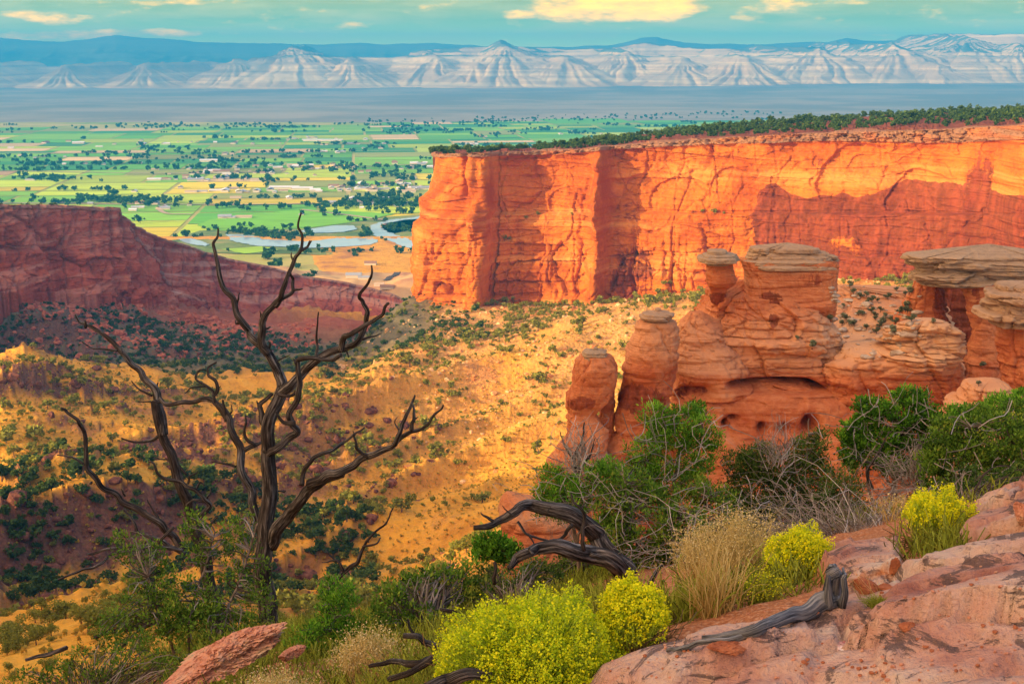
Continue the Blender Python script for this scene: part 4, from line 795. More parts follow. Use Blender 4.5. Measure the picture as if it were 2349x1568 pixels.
SLABS = [  # outline in the photo (on the ground), thickness
 ([(1335, 1700), (1338, 1545), (1400, 1518), (1520, 1496), (1640, 1478), (1760, 1460), (1850, 1412), (1920, 1372), (1990, 1348), (2150, 1330), (2349, 1292), (2700, 1230), (2900, 1500), (2600, 2300), (1335, 2300)], 0.10),
 ([(2080, 1440), (2150, 1425), (2349, 1400), (2700, 1350), (2700, 1900), (2100, 1800), (2010, 1520)], 0.05),
 ([(1345, 1590), (1480, 1545), (1700, 1530), (1850, 1520), (1900, 1550), (1860, 1620), (1600, 1700)], 0.05),
 ([(1850, 1330), (1900, 1290), (1985, 1280), (2060, 1285), (2050, 1330), (1980, 1345), (1900, 1360)], 0.10),
 ([(2200, 1240), (2270, 1190), (2349, 1160), (2600, 1130), (2700, 1230), (2349, 1285), (2230, 1290)], 0.16),
 ([(2235, 1215), (2349, 1170), (2600, 1150), (2600, 1210), (2349, 1240)], 0.12)]
slabs_w = [([tuple(hit(x, y, d0=1.0)[:2]) for x, y in poly], th) for poly, th in SLABS]
def ledge_h(x, y):
    n1 = 0.10 * fbm(x / .35, y / .35, o=3, seed=201); h = 0
    for k, (poly, th) in enumerate(slabs_w):
        sd = inpoly_sd(x, y, poly) + n1
        h = h + th * (0.75 * ss(sd, 0.0, 0.035) + 0.25 * ss(sd, 0.03, 0.3))
    return h
nx_, ny_ = 420, 400
gx = np.concatenate([np.linspace(-14, -4, 40, endpoint=False), np.linspace(-4, 5.6, nx_), np.linspace(5.6, 14, 30)[1:]])
gy = np.concatenate([np.linspace(-12, 1.6, 30, endpoint=False), np.linspace(1.6, 9.2, ny_), np.linspace(9.2, 14.5, 70)[1:]])
NXg, NYg = np.meshgrid(gx, gy)
lh = ledge_h(NXg, NYg)
rockm = ss(lh, 0.02, 0.06)
_bi, _be = blocks(NXg / 1.5 + .3 * fbm(NXg, NYg, o=3, seed=221), NYg / .55 + .3 * fbm(NXg, NYg, o=3, seed=222), 223)
nz = NZ(NXg, NYg) + 0.015 + lh + rockm * (np.where(True, .06 * _bi - .06 * (1 - ss(_be, .008, .045)), 0) + 0.035 * fbm(NXg / .8, NYg / .5, o=4, seed=203) + 0.028 * np.round(4 * fbm(NXg / 1.1, NYg / .35, o=3, seed=205))) + (1 - rockm) * (0.06 * fbm(NXg / .4, NYg / .4, o=4, seed=207)) - 0.8 * ss(NYg, 13.2, 14.5)
def NG(x, y):
    x = np.asarray(x, float); y = np.asarray(y, float)
    i = np.interp(y, gy_n, np.arange(len(gy_n))); j = np.interp(x, gx_n, np.arange(len(gx_n)))
    i0 = np.clip(i.astype(int), 0, len(gy_n) - 2); j0 = np.clip(j.astype(int), 0, len(gx_n) - 2); fi = i - i0; fj = j - j0
    return (nz[i0, j0]*(1-fi)*(1-fj) + nz[i0+1, j0]*fi*(1-fj) + nz[i0, j0+1]*(1-fi)*fj + nz[i0+1, j0+1]*fi*fj)
gx_n, gy_n = gx.copy(), gy.copy()
m_led, nt, b = mat('ledge_rock')
P = gpos(nt); a1 = noise(nt, P, 1.6, 6, .6, .3); a2 = noise(nt, P, 9.0, 6, .65); a3 = noise(nt, gpos(nt, (1, 1, 3)), 3.4, 7, .72, .5); a4 = noise(nt, P, 45, 3, .6)
rc = ramp(nt, [(0.34, (0.30, 0.125, 0.10)), (0.46, (0.50, 0.27, 0.205)), (0.58, (0.60, 0.41, 0.32)), (0.70, (0.62, 0.51, 0.40))], M(nt, 'ADD', M(nt, 'MULTIPLY', a1, .75), M(nt, 'MULTIPLY', a2, .25)))
c = mix(nt, M(nt, 'MULTIPLY', sstep(nt, a3, .535, .58), .8), rc.outputs[0], (0.085, 0.065, 0.065))       # black lichen
c = mix(nt, M(nt, 'MULTIPLY', sstep(nt, noise(nt, P, 6.0, 5, .7), .66, .70), .6), c, (0.62, 0.55, 0.42))
sc_ = ramp(nt, [(0.35, (0.34, 0.12, 0.05)), (0.55, (0.48, 0.20, 0.09)), (0.7, (0.62, 0.34, 0.20))], a4)
c = mix(nt, attr(nt, 'rockm'), sc_.outputs[0], c); L(nt, c, b.inputs['Base Color'])
bump(nt, b, M(nt, 'ADD', M(nt, 'MULTIPLY', a2, 1.0), M(nt, 'MULTIPLY', a4, .35)), 1.0, .05)
me = mesh_np('near_ground', np.stack([NXg, NYg, nz], -1).reshape(-1, 3), grid_faces(len(gy), len(gx)), m_led, attrs={'rockm': rockm.ravel()})
tag(link('ground', me), 'pink sandstone ledges and red soil of the overlook', kind='structure')

# ------------------------------------------------------------------ leaf quads
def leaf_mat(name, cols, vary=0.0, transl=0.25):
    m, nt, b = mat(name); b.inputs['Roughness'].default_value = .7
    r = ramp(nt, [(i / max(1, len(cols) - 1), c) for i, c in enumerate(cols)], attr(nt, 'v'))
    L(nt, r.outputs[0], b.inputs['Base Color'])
    if transl:
        t = N(nt, 'ShaderNodeBsdfTranslucent'); L(nt, r.outputs[0], t.inputs[0]); mxs = N(nt, 'ShaderNodeMixShader', inputs={'Fac': transl})
        L(nt, b.outputs[0], mxs.inputs[1]); L(nt, t.outputs[0], mxs.inputs[2]); o = [n for n in nt.nodes if n.type == 'OUTPUT_MATERIAL'][0]; L(nt, mxs.outputs[0], o.inputs[0])
    return m
def quads(pos, size, aspect, g, upbias=0.0, dirs=None):
    n = len(pos)
    if dirs is None: a = g.normal(size=(n, 3)); a[:, 2] += upbias
    else: a = dirs + g.normal(size=(n, 3)) * .25
    a /= np.linalg.norm(a, axis=1, keepdims=True) + 1e-9
    b_ = np.cross(a, g.normal(size=(n, 3))); b_ /= np.linalg.norm(b_, axis=1, keepdims=True) + 1e-9
    s = np.broadcast_to(np.asarray(size, float), (n,))[:, None]
    a = a * s * .5; b_ = b_ * s * aspect * .5
    V = np.stack([pos - a, pos - a * .1 - b_, pos + a, pos - a * .1 + b_], 1).reshape(-1, 3)
    return V, np.arange(4 * n).reshape(-1, 4)
def bush_mesh(name, m, n, leaf, asp=0.6, seed=0, lobes=7, flat=0.8, trunk=True, spread=1.0):
    """unit-height bush: lobed crown from 0 to 1"""
    g = np.random.default_rng(seed); P = []; Vv = []
    L_ = [(g.uniform(-.32, .32) * spread, g.uniform(-.32, .32) * spread, g.uniform(.35, .78), g.uniform(.16, .30)) for _ in range(lobes)]
    k = n // lobes
    for (x, y, z, r) in L_:
        d = g.normal(size=(k, 3)); d /= np.linalg.norm(d, axis=1, keepdims=True); rr_ = r * g.uniform(.55, 1.08, (k, 1)) 
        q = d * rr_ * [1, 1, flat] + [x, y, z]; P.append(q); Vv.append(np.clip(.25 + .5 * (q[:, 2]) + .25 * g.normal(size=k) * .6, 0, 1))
    P = np.concatenate(P); P[:, 2] = np.maximum(P[:, 2], .05); vv = np.concatenate(Vv)
    V, F = quads(P, leaf * g.uniform(.7, 1.3, len(P)), asp, g); va = np.repeat(vv, 4)
    if trunk:
        th = np.arange(5) * 2 * np.pi / 5; T = np.concatenate([np.stack([.035 * s * np.cos(th) + dx, .035 * s * np.sin(th), np.full(5, z)], -1) for z, s, dx in ((-.12, 1.3, 0), (.2, 1, .02), (.5, .5, .0))])
        f2 = grid_faces(3, 5, True) + len(V); V = np.concatenate([V, T]); va = np.concatenate([va, np.zeros(15)])
        return V, F, f2, va
    return V, F, np.zeros((0, 4), int), va
def rock_mesh_data(seed, sub=2, flat=.75):
    import bmesh
    bm = bmesh.new(); bmesh.ops.create_icosphere(bm, subdivisions=sub, radius=.5); g = np.random.default_rng(seed)
    v = np.array([q.co[:] for q in bm.verts]); f = np.array([[q.index for q in fc.verts] for fc in bm.faces]); bm.free()
    for _ in range(7):      # cleave with random planes for angular faces
        n = g.normal(size=3); n /= np.linalg.norm(n); d = g.uniform(.22, .42); t = v @ n - d; v = v - np.clip(t, 0, None)[:, None] * n
    v *= [1, g.uniform(.6, .95), flat * g.uniform(.7, 1.1)]; v += .02 * g.normal(size=v.shape); return v, f
m_bark = mat('shrub_bark')[0]; m_bark.node_tree.nodes['Principled BSDF'].inputs['Base Color'].default_value = (.16, .11, .08, 1)
dg = bpy.context.evaluated_depsgraph_get
def visible(p, tol=0.985):
    dgp = _dg; d = Vector(p); L0 = d.length; ok, loc, *_ = S.ray_cast(dgp, Vector((0, 0, 0)), d.normalized(), distance=L0 * tol)
    return not ok
bpy.context.view_layer.update(); _dg = bpy.context.evaluated_depsgraph_get()
def inframe(p, m=6):
    x, y = proj(p); return -m < x < 2349 + m and -m < y < 1568 + m
def scatter(name, label, cat, group, protos, pts, sizes, mats, stuff_name, stuff_label, nmax=300, zlift=0.0, vis=True, smooth=False, hvar=True, seed=1, label_fn=None):
    """protos: list of (V,F,F2,va) unit meshes"""
    g = np.random.default_rng(seed); pts = np.asarray(pts, float); sizes = np.asarray(sizes, float)
    x, y = proj(pts); keep = (x > -8) & (x < 2357) & (y > -8) & (y < 1576) & (pts[:, 1] > 0)
    if vis:
        for i in np.where(keep)[0]:
            if not visible(pts[i] + [0, 0, sizes[i] * .75]): keep[i] = False
    pts = pts[keep]; sizes = sizes[keep]
    app = sizes / pts[:, 1]; order = np.argsort(-app)
    mes = []
    for i, pr in enumerate(protos):
        V, F, F2, va = pr; fl = [F] + ([F2] if len(F2) else [])
        mi = np.concatenate([np.zeros(len(F), int), np.ones(len(F2), int)]) if len(F2) else None
        mes.append(mesh_np(name, V, fl, mats, smooth, mat_idx=mi, attrs={'v': va}))
    rot = g.uniform(0, 2 * np.pi, len(pts)); sx = g.uniform(.8, 1.3, len(pts)) if hvar else np.ones(len(pts))
    for n_, i in enumerate(order[:nmax]):
        o = link(name, mes[n_ % len(mes)]); o.location = pts[i] + [0, 0, zlift * sizes[i]]; o.scale = (sizes[i] * sx[i], sizes[i] * sx[i], sizes[i]); o.rotation_euler = (0, 0, rot[i])
        tag(o, label_fn(pts[i]) if label_fn else label, cat, group)
    rest = order[nmax:]
    if len(rest):
        Vs = []; As = []; mi = []; va_ = []; off = 0
        for n_, i in enumerate(rest):
            V, F, F2, va = protos[n_ % len(protos)]; c_, s_ = math.cos(rot[i]), math.sin(rot[i])
            W_ = V * [sizes[i] * sx[i], sizes[i] * sx[i], sizes[i]]; W_ = np.stack([W_[:, 0]*c_ - W_[:, 1]*s_, W_[:, 0]*s_ + W_[:, 1]*c_, W_[:, 2]], -1) + pts[i] + [0, 0, zlift * sizes[i]]
            Vs.append(W_); As.append(F + off); va_.append(va); off += len(V)
        me = mesh_np(stuff_name, np.concatenate(Vs), np.concatenate(As), mats[:1] if isinstance(mats, list) else mats, smooth, attrs={'v': np.concatenate(va_)})
        tag(link(stuff_name, me), stuff_label, kind='stuff')
    print('SCATTER', name, len(pts))

# ---- shrubs on the canyon slopes
m_shrub = leaf_mat('slope_shrub_leaves', [(0.09, 0.10, 0.015), (0.24, 0.25, 0.035), (0.40, 0.39, 0.06)])
m_jun = leaf_mat('juniper_leaves', [(0.025, 0.05, 0.014), (0.06, 0.11, 0.022), (0.12, 0.19, 0.035)])
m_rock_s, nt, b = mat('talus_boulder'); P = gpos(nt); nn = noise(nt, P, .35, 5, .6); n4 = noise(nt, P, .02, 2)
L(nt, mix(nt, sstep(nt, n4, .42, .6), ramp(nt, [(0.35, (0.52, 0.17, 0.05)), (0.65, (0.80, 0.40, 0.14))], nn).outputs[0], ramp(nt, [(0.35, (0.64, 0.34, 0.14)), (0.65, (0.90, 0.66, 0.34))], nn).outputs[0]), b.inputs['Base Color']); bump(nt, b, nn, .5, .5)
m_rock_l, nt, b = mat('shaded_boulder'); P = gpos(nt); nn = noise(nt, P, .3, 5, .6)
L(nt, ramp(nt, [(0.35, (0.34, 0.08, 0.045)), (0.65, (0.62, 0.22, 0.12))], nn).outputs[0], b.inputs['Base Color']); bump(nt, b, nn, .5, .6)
g = np.random.default_rng(5)
def tpts(n, a0, a1, d0, d1, dens):
    a = g.uniform(a0, a1, n * 6); d = np.sqrt(g.uniform(d0 * d0, d1 * d1, n * 6)); x = a * d
    w = dens(a, d, x); k = g.uniform(size=n * 6) < w; a, d, x = a[k][:n], d[k][:n], x[k][:n]
    return np.stack([x, d, H(x, d)], -1)
cl = lambda x, y, s, sd: ss(fbm(x / s, y / s, o=3, seed=sd), -.25, .35)
P1 = tpts(6800, -.46, .36, 120, 930, lambda a, d, x: (.15 + .85 * cl(x, d, 55, 301)) * (.35 + .65 * ss(d, 250, 420)))
P1 = np.concatenate([P1[P1[:, 1] > 300], tpts(700, -.44, -.06, 300, 360, lambda a, d, x: .25 + .75 * cl(x, d, 22, 321))]); s1 = np.exp(g.normal(np.log(2.9), .40, len(P1)))
bushes = [bush_mesh('shrub', None, 150, .22, .7, seed=i, lobes=6) for i in range(6)]
def where_(p):
    px, py = proj(p); side = 'lower left' if px < 500 and py > 1100 else 'middle' if px < 1000 else 'talus'
    return {'lower left': 'round olive green shrub on the rough slope at the lower left', 'middle': 'round olive green shrub dotting the golden hillside beyond the dead tree', 'talus': 'small green juniper on the golden rubble slope below the orange cliff'}[side]
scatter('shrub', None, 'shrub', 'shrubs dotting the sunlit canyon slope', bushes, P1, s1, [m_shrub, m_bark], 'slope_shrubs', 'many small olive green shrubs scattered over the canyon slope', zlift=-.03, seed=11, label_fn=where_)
PN = tpts(1000, -.45, .1, 112, 300, lambda a, d, x: .2 + .8 * cl(x, d, 22, 321))
fine_b = [bush_mesh('shrub', None, 1100, .085, .6, seed=140 + i, lobes=9) for i in range(5)]
scatter('near_shrub', 'leafy olive green shrub on the close slope at the lower left', 'shrub', 'shrubs on the close lower left slope', fine_b, PN, np.exp(g.normal(np.log(2.0), .42, len(PN))), [m_shrub, m_bark], 'near_slope_shrubs', 'olive shrubs on the close slope', nmax=160, zlift=-.03, seed=23)
PV = tpts(900, -.44, -.12, 330, 500, lambda a, d, x: (.2 + .8 * cl(x, d, 30, 331)) * (1 - .6 * ss(d, 440, 500)))
scatter('dark_shrub', 'dark green juniper in the shaded hollow at the lower left', 'shrub', 'junipers in the shaded hollow', bushes[:4], PV, np.exp(g.normal(np.log(3.6), .3, len(PV))), [m_jun, m_bark], 'hollow_junipers', 'dark junipers crowding the shaded hollow', nmax=140, zlift=-.03, seed=22)
P2 = tpts(4200, -.46, -.02, 800, 1200, lambda a, d, x: (.2 + .8 * cl(x, d, 50, 303)))
scatter('dark_shrub', 'dark green juniper on the shaded hills under the left mesa', 'shrub', 'junipers on the shaded hills', bushes[:4], P2, np.exp(g.normal(np.log(3.2), .3, len(P2))), [m_jun, m_bark], 'shaded_junipers', 'dark junipers scattered over the shaded hills', nmax=160, zlift=-.03, seed=12)
# low sage and grass tufts
P3 = tpts(15000, -.44, .22, 130, 760, lambda a, d, x: .4 + .6 * cl(x, d, 25, 305))
tuft = [bush_mesh('tuft', None, 16, .55, .7, seed=40 + i, lobes=2, trunk=False) for i in range(3)]
m_sage = leaf_mat('sage_leaves', [(0.26, 0.20, 0.03), (0.52, 0.38, 0.06), (0.78, 0.55, 0.10)])
scatter('sagebrush', '', 'sagebrush', None, tuft, P3, g.uniform(.7, 1.5, len(P3)), [m_sage], 'sage_and_grass_tufts', 'low golden sagebrush and grass tufts covering the slope', nmax=0, seed=13, vis=False)
# boulders
rocks = []
for i in range(7):
    v_, f_ = rock_mesh_data(400 + i); rocks.append((v_, f_, np.zeros((0, 3), int), np.zeros(len(v_))))
P4 = tpts(3300, -.20, .36, 520, 905, lambda a, d, x: ss(a, -.20, -.03) * ss(d, 520, 800) * (.25 + .75 * cl(x, d, 30, 307)))
s4 = np.exp(g.normal(np.log(1.7), .5, len(P4))); s4 = np.minimum(s4, 8)
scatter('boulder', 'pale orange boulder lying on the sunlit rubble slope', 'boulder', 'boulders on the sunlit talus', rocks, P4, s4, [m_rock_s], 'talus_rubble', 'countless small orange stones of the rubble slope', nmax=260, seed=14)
P5 = tpts(2400, -.46, -.16, 960, 1290, lambda a, d, x: (1 - ss(a, -.22, -.14)) * ss(d, 1000, 1090) * (.3 + .7 * cl(x, d, 30, 309)))
s5 = np.minimum(np.exp(g.normal(np.log(4.0), .55, len(P5))), 15)
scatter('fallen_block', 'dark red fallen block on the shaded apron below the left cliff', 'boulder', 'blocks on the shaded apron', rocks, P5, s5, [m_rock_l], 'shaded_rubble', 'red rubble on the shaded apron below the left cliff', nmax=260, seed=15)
rkf = lambda x, y: rock[np.clip(np.interp(np.log(y), LD, np.arange(NR)).astype(int), 0, NR - 1), np.clip(np.interp(x / y, AA, np.arange(len(AA))).astype(int), 0, len(AA) - 1)]
P6 = tpts(2600, -.44, .15, 300, 1150, lambda a, d, x: ss(rkf(x, d), .15, .6))
m_rock_d, nt, b = mat('dark_outcrop'); P = gpos(nt); nn = noise(nt, P, .5, 5, .6)
L(nt, ramp(nt, [(0.35, (0.09, 0.035, 0.03)), (0.65, (0.30, 0.12, 0.07))], nn).outputs[0], b.inputs['Base Color']); bump(nt, b, nn, .5, .5)
scatter('outcrop_rock', 'dark craggy rock of the steep outcrops on the canyon slope', 'rock', 'dark outcrop rocks on the slope', rocks, P6, np.minimum(np.exp(g.normal(np.log(3.0), .5, len(P6))), 9), [m_rock_d], 'outcrop_rubble', 'dark broken rock of the outcrops on the canyon slope', nmax=200, seed=18)
# ---- trees on the mesa
rows_ = PLAT.shape[0]
pm = []
for _ in range(3600):
    i = g.integers(1, rows_ - 5); j = g.integers(0, PLAT.shape[1] - 1); f = g.uniform(); p = PLAT[i, j] * (1 - f) + PLAT[i, j + 1] * f
    w = .25 + .75 * ss(fbm(p[0] / 22, p[1] / 22, o=3, seed=313), -.25, .25)
    if (rows_ - i) < 16: w *= .35
    if g.uniform() < w: pm.append(p)
pm = np.array(pm)
trees = [bush_mesh('pinyon', None, 110, .26, .8, seed=60 + i, lobes=6, flat=.9) for i in range(6)]
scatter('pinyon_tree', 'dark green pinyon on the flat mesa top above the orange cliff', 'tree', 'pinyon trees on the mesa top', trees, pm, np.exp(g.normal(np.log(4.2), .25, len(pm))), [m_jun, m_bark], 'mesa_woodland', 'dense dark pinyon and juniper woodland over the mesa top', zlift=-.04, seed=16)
rimp = []
for _ in range(420):
    j = g.integers(60, pll.shape[1] - 150); i = g.integers(8, 12); q = pll[min(i, pll.shape[0] - 1), j]; rimp.append(q)
scatter('rim_juniper', 'tiny dark juniper along the rim of the shaded left mesa', 'tree', 'junipers on the left mesa rim', trees[:3], np.array(rimp), np.exp(g.normal(np.log(4.0), .25, len(rimp))), [m_jun, m_bark], 'rim_junipers', 'dark junipers along the left mesa rim', nmax=120, zlift=-.04, seed=19)
# a few bushes growing on cliff ledges
for k, (px, py, dd, s_) in enumerate([(1157, 546, 936, 5.5), (1168, 548, 936, 4), (1234, 492, 940, 4.5), (1208, 500, 940, 3.5), (1310, 492, 935, 3), (1612, 486, 890, 4), (1637, 486, 888, 5), (1660, 489, 888, 2.5), (1178, 690, 905, 6), (1160, 692, 905, 7), (1520, 655, 870, 6), (1536, 652, 870, 6)]):
    d0 = Vector(at(px, py, 1.0)).normalized(); ok, loc, *_ = S.ray_cast(_dg, Vector((0, 0, 0)), d0)
    V, F, F2, va = bushes[k % 6]; o = link('shrub', mesh_np('shrub', V, [F, F2], [m_shrub, m_bark], False, np.concatenate([np.zeros(len(F), int), np.ones(len(F2), int)]), attrs={'v': va}))
    o.location = (loc.x, loc.y - 1.2, loc.z - s_ * .3) if ok else at(px, py, dd); o.scale = (s_,) * 3
    tag(o, 'green shrub growing from a ledge or foot of the orange cliff', 'shrub', 'shrubs on the cliff ledges')
# ---- valley trees, hedgerows and houses
m_vt = leaf_mat('cottonwood_leaves', [(0.015, 0.06, 0.018), (0.04, 0.12, 0.028), (0.09, 0.20, 0.035)])
vt = []; hs = []
rr = random.Random(31)
near_f = [f for f in fields if f[3] < 6500]
for f in near_f:
    if rr.random() < .30 + .3 * (f[1] > 4500): continue
    u0, v0, u1, v1 = f; k = rr.random()
    if k < .50:   # tree line along an edge
        n_ = rr.randint(3, 12); u = rr.uniform(u0, u1)
        for i in range(n_): vt.append((*fr(min(u1, u + i * rr.uniform(9, 22)), v1 + rr.uniform(-6, 6)), rr.uniform(8, 17)))
    if k > .42:   # farmstead
        cu, cv = rr.uniform(u0, u1), (v0 if rr.random() < .5 else v1)
        for i in range(rr.randint(3, 14)): vt.append((*fr(cu + rr.gauss(0, 45), cv + rr.gauss(0, 22)), rr.uniform(8, 18)))
        for i in range(rr.randint(0, 3)): hs.append((*fr(cu + rr.gauss(0, 55), cv + rr.gauss(0, 18)), rr.uniform(.8, 1.6)))
for (px, py, n_, sx_, sy_) in [(270, 360, 26, 60, 6), (500, 370, 40, 60, 7), (380, 350, 22, 50, 5), (100, 410, 30, 70, 6), (340, 290, 40, 70, 4), (560, 290, 30, 40, 4), (1100, 340, 30, 60, 4), (950, 300, 40, 70, 4), (840, 470, 50, 50, 10), (890, 460, 40, 30, 10), (950, 470, 20, 15, 8), (700, 475, 14, 60, 4), (600, 530, 25, 60, 8), (620, 548, 30, 40, 4), (850, 535, 40, 20, 10), (905, 525, 20, 20, 6), (640, 540, 22, 30, 3), (545, 533, 14, 15, 3), (560, 475, 12, 60, 5), (350, 465, 40, 60, 6), (240, 460, 30, 40, 3), (900, 405, 16, 30, 4), (760, 390, 26, 60, 5), (1500, 270, 40, 120, 4), (1250, 275, 60, 120, 5), (700, 578, 30, 70, 4), (1650, 262, 30, 60, 3), (60, 380, 30, 60, 9), (1000, 283, 40, 90, 5)]:
    for i in range(n_):
        p = on_z(px + rr.gauss(0, sx_), py + rr.gauss(0, sy_) * .8, VZ); vt.append((p[0], p[1], rr.uniform(8, 18) if py < 500 else rr.uniform(5, 13)))
for (px, py, n_, sx_, sy_) in [(560, 396, 22, 90, 2.5), (700, 385, 24, 110, 3), (820, 437, 20, 90, 2.5), (900, 425, 24, 60, 6), (450, 412, 14, 60, 3), (930, 380, 10, 60, 5), (540, 440, 14, 90, 2), (880, 470, 10, 60, 6), (520, 500, 4, 20, 2), (380, 478, 8, 30, 4), (700, 320, 12, 60, 3), (1200, 280, 30, 120, 4), (1600, 266, 24, 120, 3), (340, 330, 16, 120, 3), (895, 612, 0, 4, 2)]:
    for i in range(n_):
        p = on_z(px + rr.gauss(0, sx_), py + rr.gauss(0, sy_), VZ); hs.append((p[0], p[1], rr.uniform(.8, 1.7)))
rivp = [np.array(q) for q in (gp([(520, 541), (555, 541), (590, 545), (655, 556), (780, 548), (856, 548), (864, 558), (783, 566), (650, 564), (555, 557), (528, 551)]), gp([(690, 532), (771, 518), (818, 518), (818, 530), (740, 537)]), gp(river), gp([(409, 550), (462, 554), (482, 562), (430, 562)]))]
vt = np.array(vt); 
def dry(P): 
    d = np.full(len(P), -1e9)
    for q in rivp: d = np.maximum(d, inpoly_sd(P[:, 0], P[:, 1], [tuple(t) for t in q]))
    return d < -3
vt = vt[dry(vt)]; hs = np.array(hs); hs = hs[dry(hs)]
cott = [bush_mesh('cottonwood', None, 90, .30, .8, seed=80 + i, lobes=7, flat=.9, spread=1.0) for i in range(6)]
def wv(p):
    px, py = proj(p); return 'leafy green cottonwood near the river and ponds' if py > 500 else 'leafy dark green farm tree in the near half of the valley fields' if py > 380 else 'leafy dark green farm tree far out among the fields'
scatter('cottonwood_tree', None, 'tree', 'trees between the valley farms', cott, np.column_stack([vt[:, 0], vt[:, 1], np.full(len(vt), VZ)]), vt[:, 2], [m_vt, m_bark], 'valley_trees', 'distant dark trees and hedgerows among the valley fields', zlift=-.05, seed=17, label_fn=wv)
def house_data(L_, w, h, r, two=False):
    V = [(-L_, -w, 0), (L_, -w, 0), (L_, w, 0), (-L_, w, 0), (-L_, -w, h), (L_, -w, h), (L_, w, h), (-L_, w, h), (-L_ * 1.06, 0, h + r), (L_ * 1.06, 0, h + r), (-L_ * 1.06, -w * 1.15, h - .2), (L_ * 1.06, -w * 1.15, h - .2), (L_ * 1.06, w * 1.15, h - .2), (-L_ * 1.06, w * 1.15, h - .2)]
    F = [(0, 1, 5, 4), (1, 2, 6, 5), (2, 3, 7, 6), (3, 0, 4, 7)]; R = [(10, 11, 9, 8), (12, 13, 8, 9), (5, 6, 9, 9), (7, 4, 8, 8)]
    return np.array(V, float), np.array(F), np.array(R[:2]), np.zeros(14)
m_wallh = mat('house_wall')[0]; m_wallh.node_tree.nodes['Principled BSDF'].inputs['Base Color'].default_value = (.72, .62, .50, 1)
roofm = []
for nm, c in (('roof_white', (.80, .80, .80)), ('roof_brown', (.36, .20, .13)), ('roof_grey', (.40, .42, .46)), ('roof_tan', (.6, .45, .3))):
    q = mat(nm)[0]; q.node_tree.nodes['Principled BSDF'].inputs['Base Color'].default_value = (*c, 1); roofm.append(q)
hd = [house_data(8, 5, 3.2, 2.2), house_data(14, 6, 3.5, 2.0), house_data(6, 5, 3, 2.5)]
hm = [mesh_np('farmhouse', V, [F, R], [m_wallh, rm], False, np.array([0] * 4 + [1] * 2)) for (V, F, R, _) in hd for rm in roofm]
HP = []
for (x, y, s_) in hs:
    p = Vector((x, y, VZ)); 
    if inframe(p) and visible(p + Vector((0, 0, 4))): HP.append((x, y, s_))
HP.sort(key=lambda t: t[1]); HP = HP[:240]
for i, (x, y, s_) in enumerate(HP):
    o = link('farmhouse', hm[rr.randrange(len(hm))]); o.location = (x, y, VZ); o.rotation_euler = (0, 0, FT + rr.choice([0, math.pi / 2]) + rr.uniform(-.1, .1)); o.scale = (s_, s_, s_)
    tag(o, 'small low farm building among trees in the valley', 'house', 'scattered valley farm buildings')
# long white sheds
for k, (px, py, L_, lab) in enumerate([(653, 434, 2.6, 'long white shed beside the yellow fields'), (695, 436, 1.8, 'shorter white shed right of the long one'), (740, 324, 5.5, 'row of long pale greenhouse roofs far out in the valley'), (480, 371, 2.0, 'white barn beside the tree belt')]):
    p = on_z(px, py, VZ); V, F, R, _ = house_data(14, 7, 5, 2); o = link('white_shed', mesh_np('white_shed', V, [F, R], [m_wallh, roofm[0]], False, np.array([0] * 4 + [1] * 2))); o.location = p; o.scale = (L_, 1.6, 1.3); tag(o, lab, 'shed')
# houses at the canyon mouth
for k, (px, py, L_, rm, lab) in enumerate([(812, 636, 1.1, 2, 'grey roofed house low in the canyon mouth'), (835, 640, .8, 2, 'small house right of the grey roofed one'), (850, 607, .9, 1, 'brown roofed house on the tan hill'), (888, 662, .9, 1, 'red roofed house just above the slope'), (870, 655, .7, 3, 'small tan house in the canyon mouth')]):
    d0 = Vector(at(px, py, 1)).normalized(); ok, loc, *_ = S.ray_cast(_dg, Vector((0, 0, 0)), d0)
    V, F, R, _ = house_data(8, 5, 3.2, 2.2); o = link('farmhouse', mesh_np('farmhouse', V, [F, R], [m_wallh, roofm[rm]], False, np.array([0] * 4 + [1] * 2))); o.location = loc; o.scale = (L_ * 1.3,) * 3; tag(o, lab, 'house')
# ------------------------------------------------------------------ wood: tapered, knotty, twisted limbs
m_dead, nt, b = mat('weathered_wood')
g1 = attr(nt, 'u'); 
tc = N(nt, 'ShaderNodeCombineXYZ'); L(nt, M(nt, 'MULTIPLY', attr(nt, 'ang'), 5.0), tc.inputs[0]); L(nt, M(nt, 'MULTIPLY', g1, 2.2), tc.inputs[1]); L(nt, attr(nt, 'sd'), tc.inputs[2])
gr = noise(nt, tc.outputs[0], 2.0, 6, .65); lo = noise(nt, opos(nt), 1.6, 4, .6)
wc = ramp(nt, [(0.38, (0.010, 0.009, 0.009)), (0.49, (0.055, 0.049, 0.046)), (0.59, (0.19, 0.172, 0.160)), (0.74, (0.48, 0.45, 0.41))], gr)
dkm = M(nt, 'MAXIMUM', M(nt, 'MULTIPLY', M(nt, 'MULTIPLY', sstep(nt, lo, .45, .60), .85), M(nt, 'ADD', attr(nt, 'dark'), 1.0, clamp=True)), attr(nt, 'dark'))
L(nt, mix(nt, dkm, wc.outputs[0], ramp(nt, [(0.3, (0.012, 0.010, 0.010)), (0.7, (0.085, 0.065, 0.055))], gr).outputs[0]), b.inputs['Base Color']); bump(nt, b, gr, 1.0, .02); b.inputs['Roughness'].default_value = .8
m_barkl, nt, b = mat('live_bark'); L(nt, ramp(nt, [(0.35, (0.10, 0.075, 0.055)), (0.65, (0.30, 0.24, 0.19))], noise(nt, opos(nt, (1, 1, .3)), 30, 5, .6)).outputs[0], b.inputs['Base Color'])
m_grey = m_dead.copy(); m_grey.name = 'slate_grey_wood'
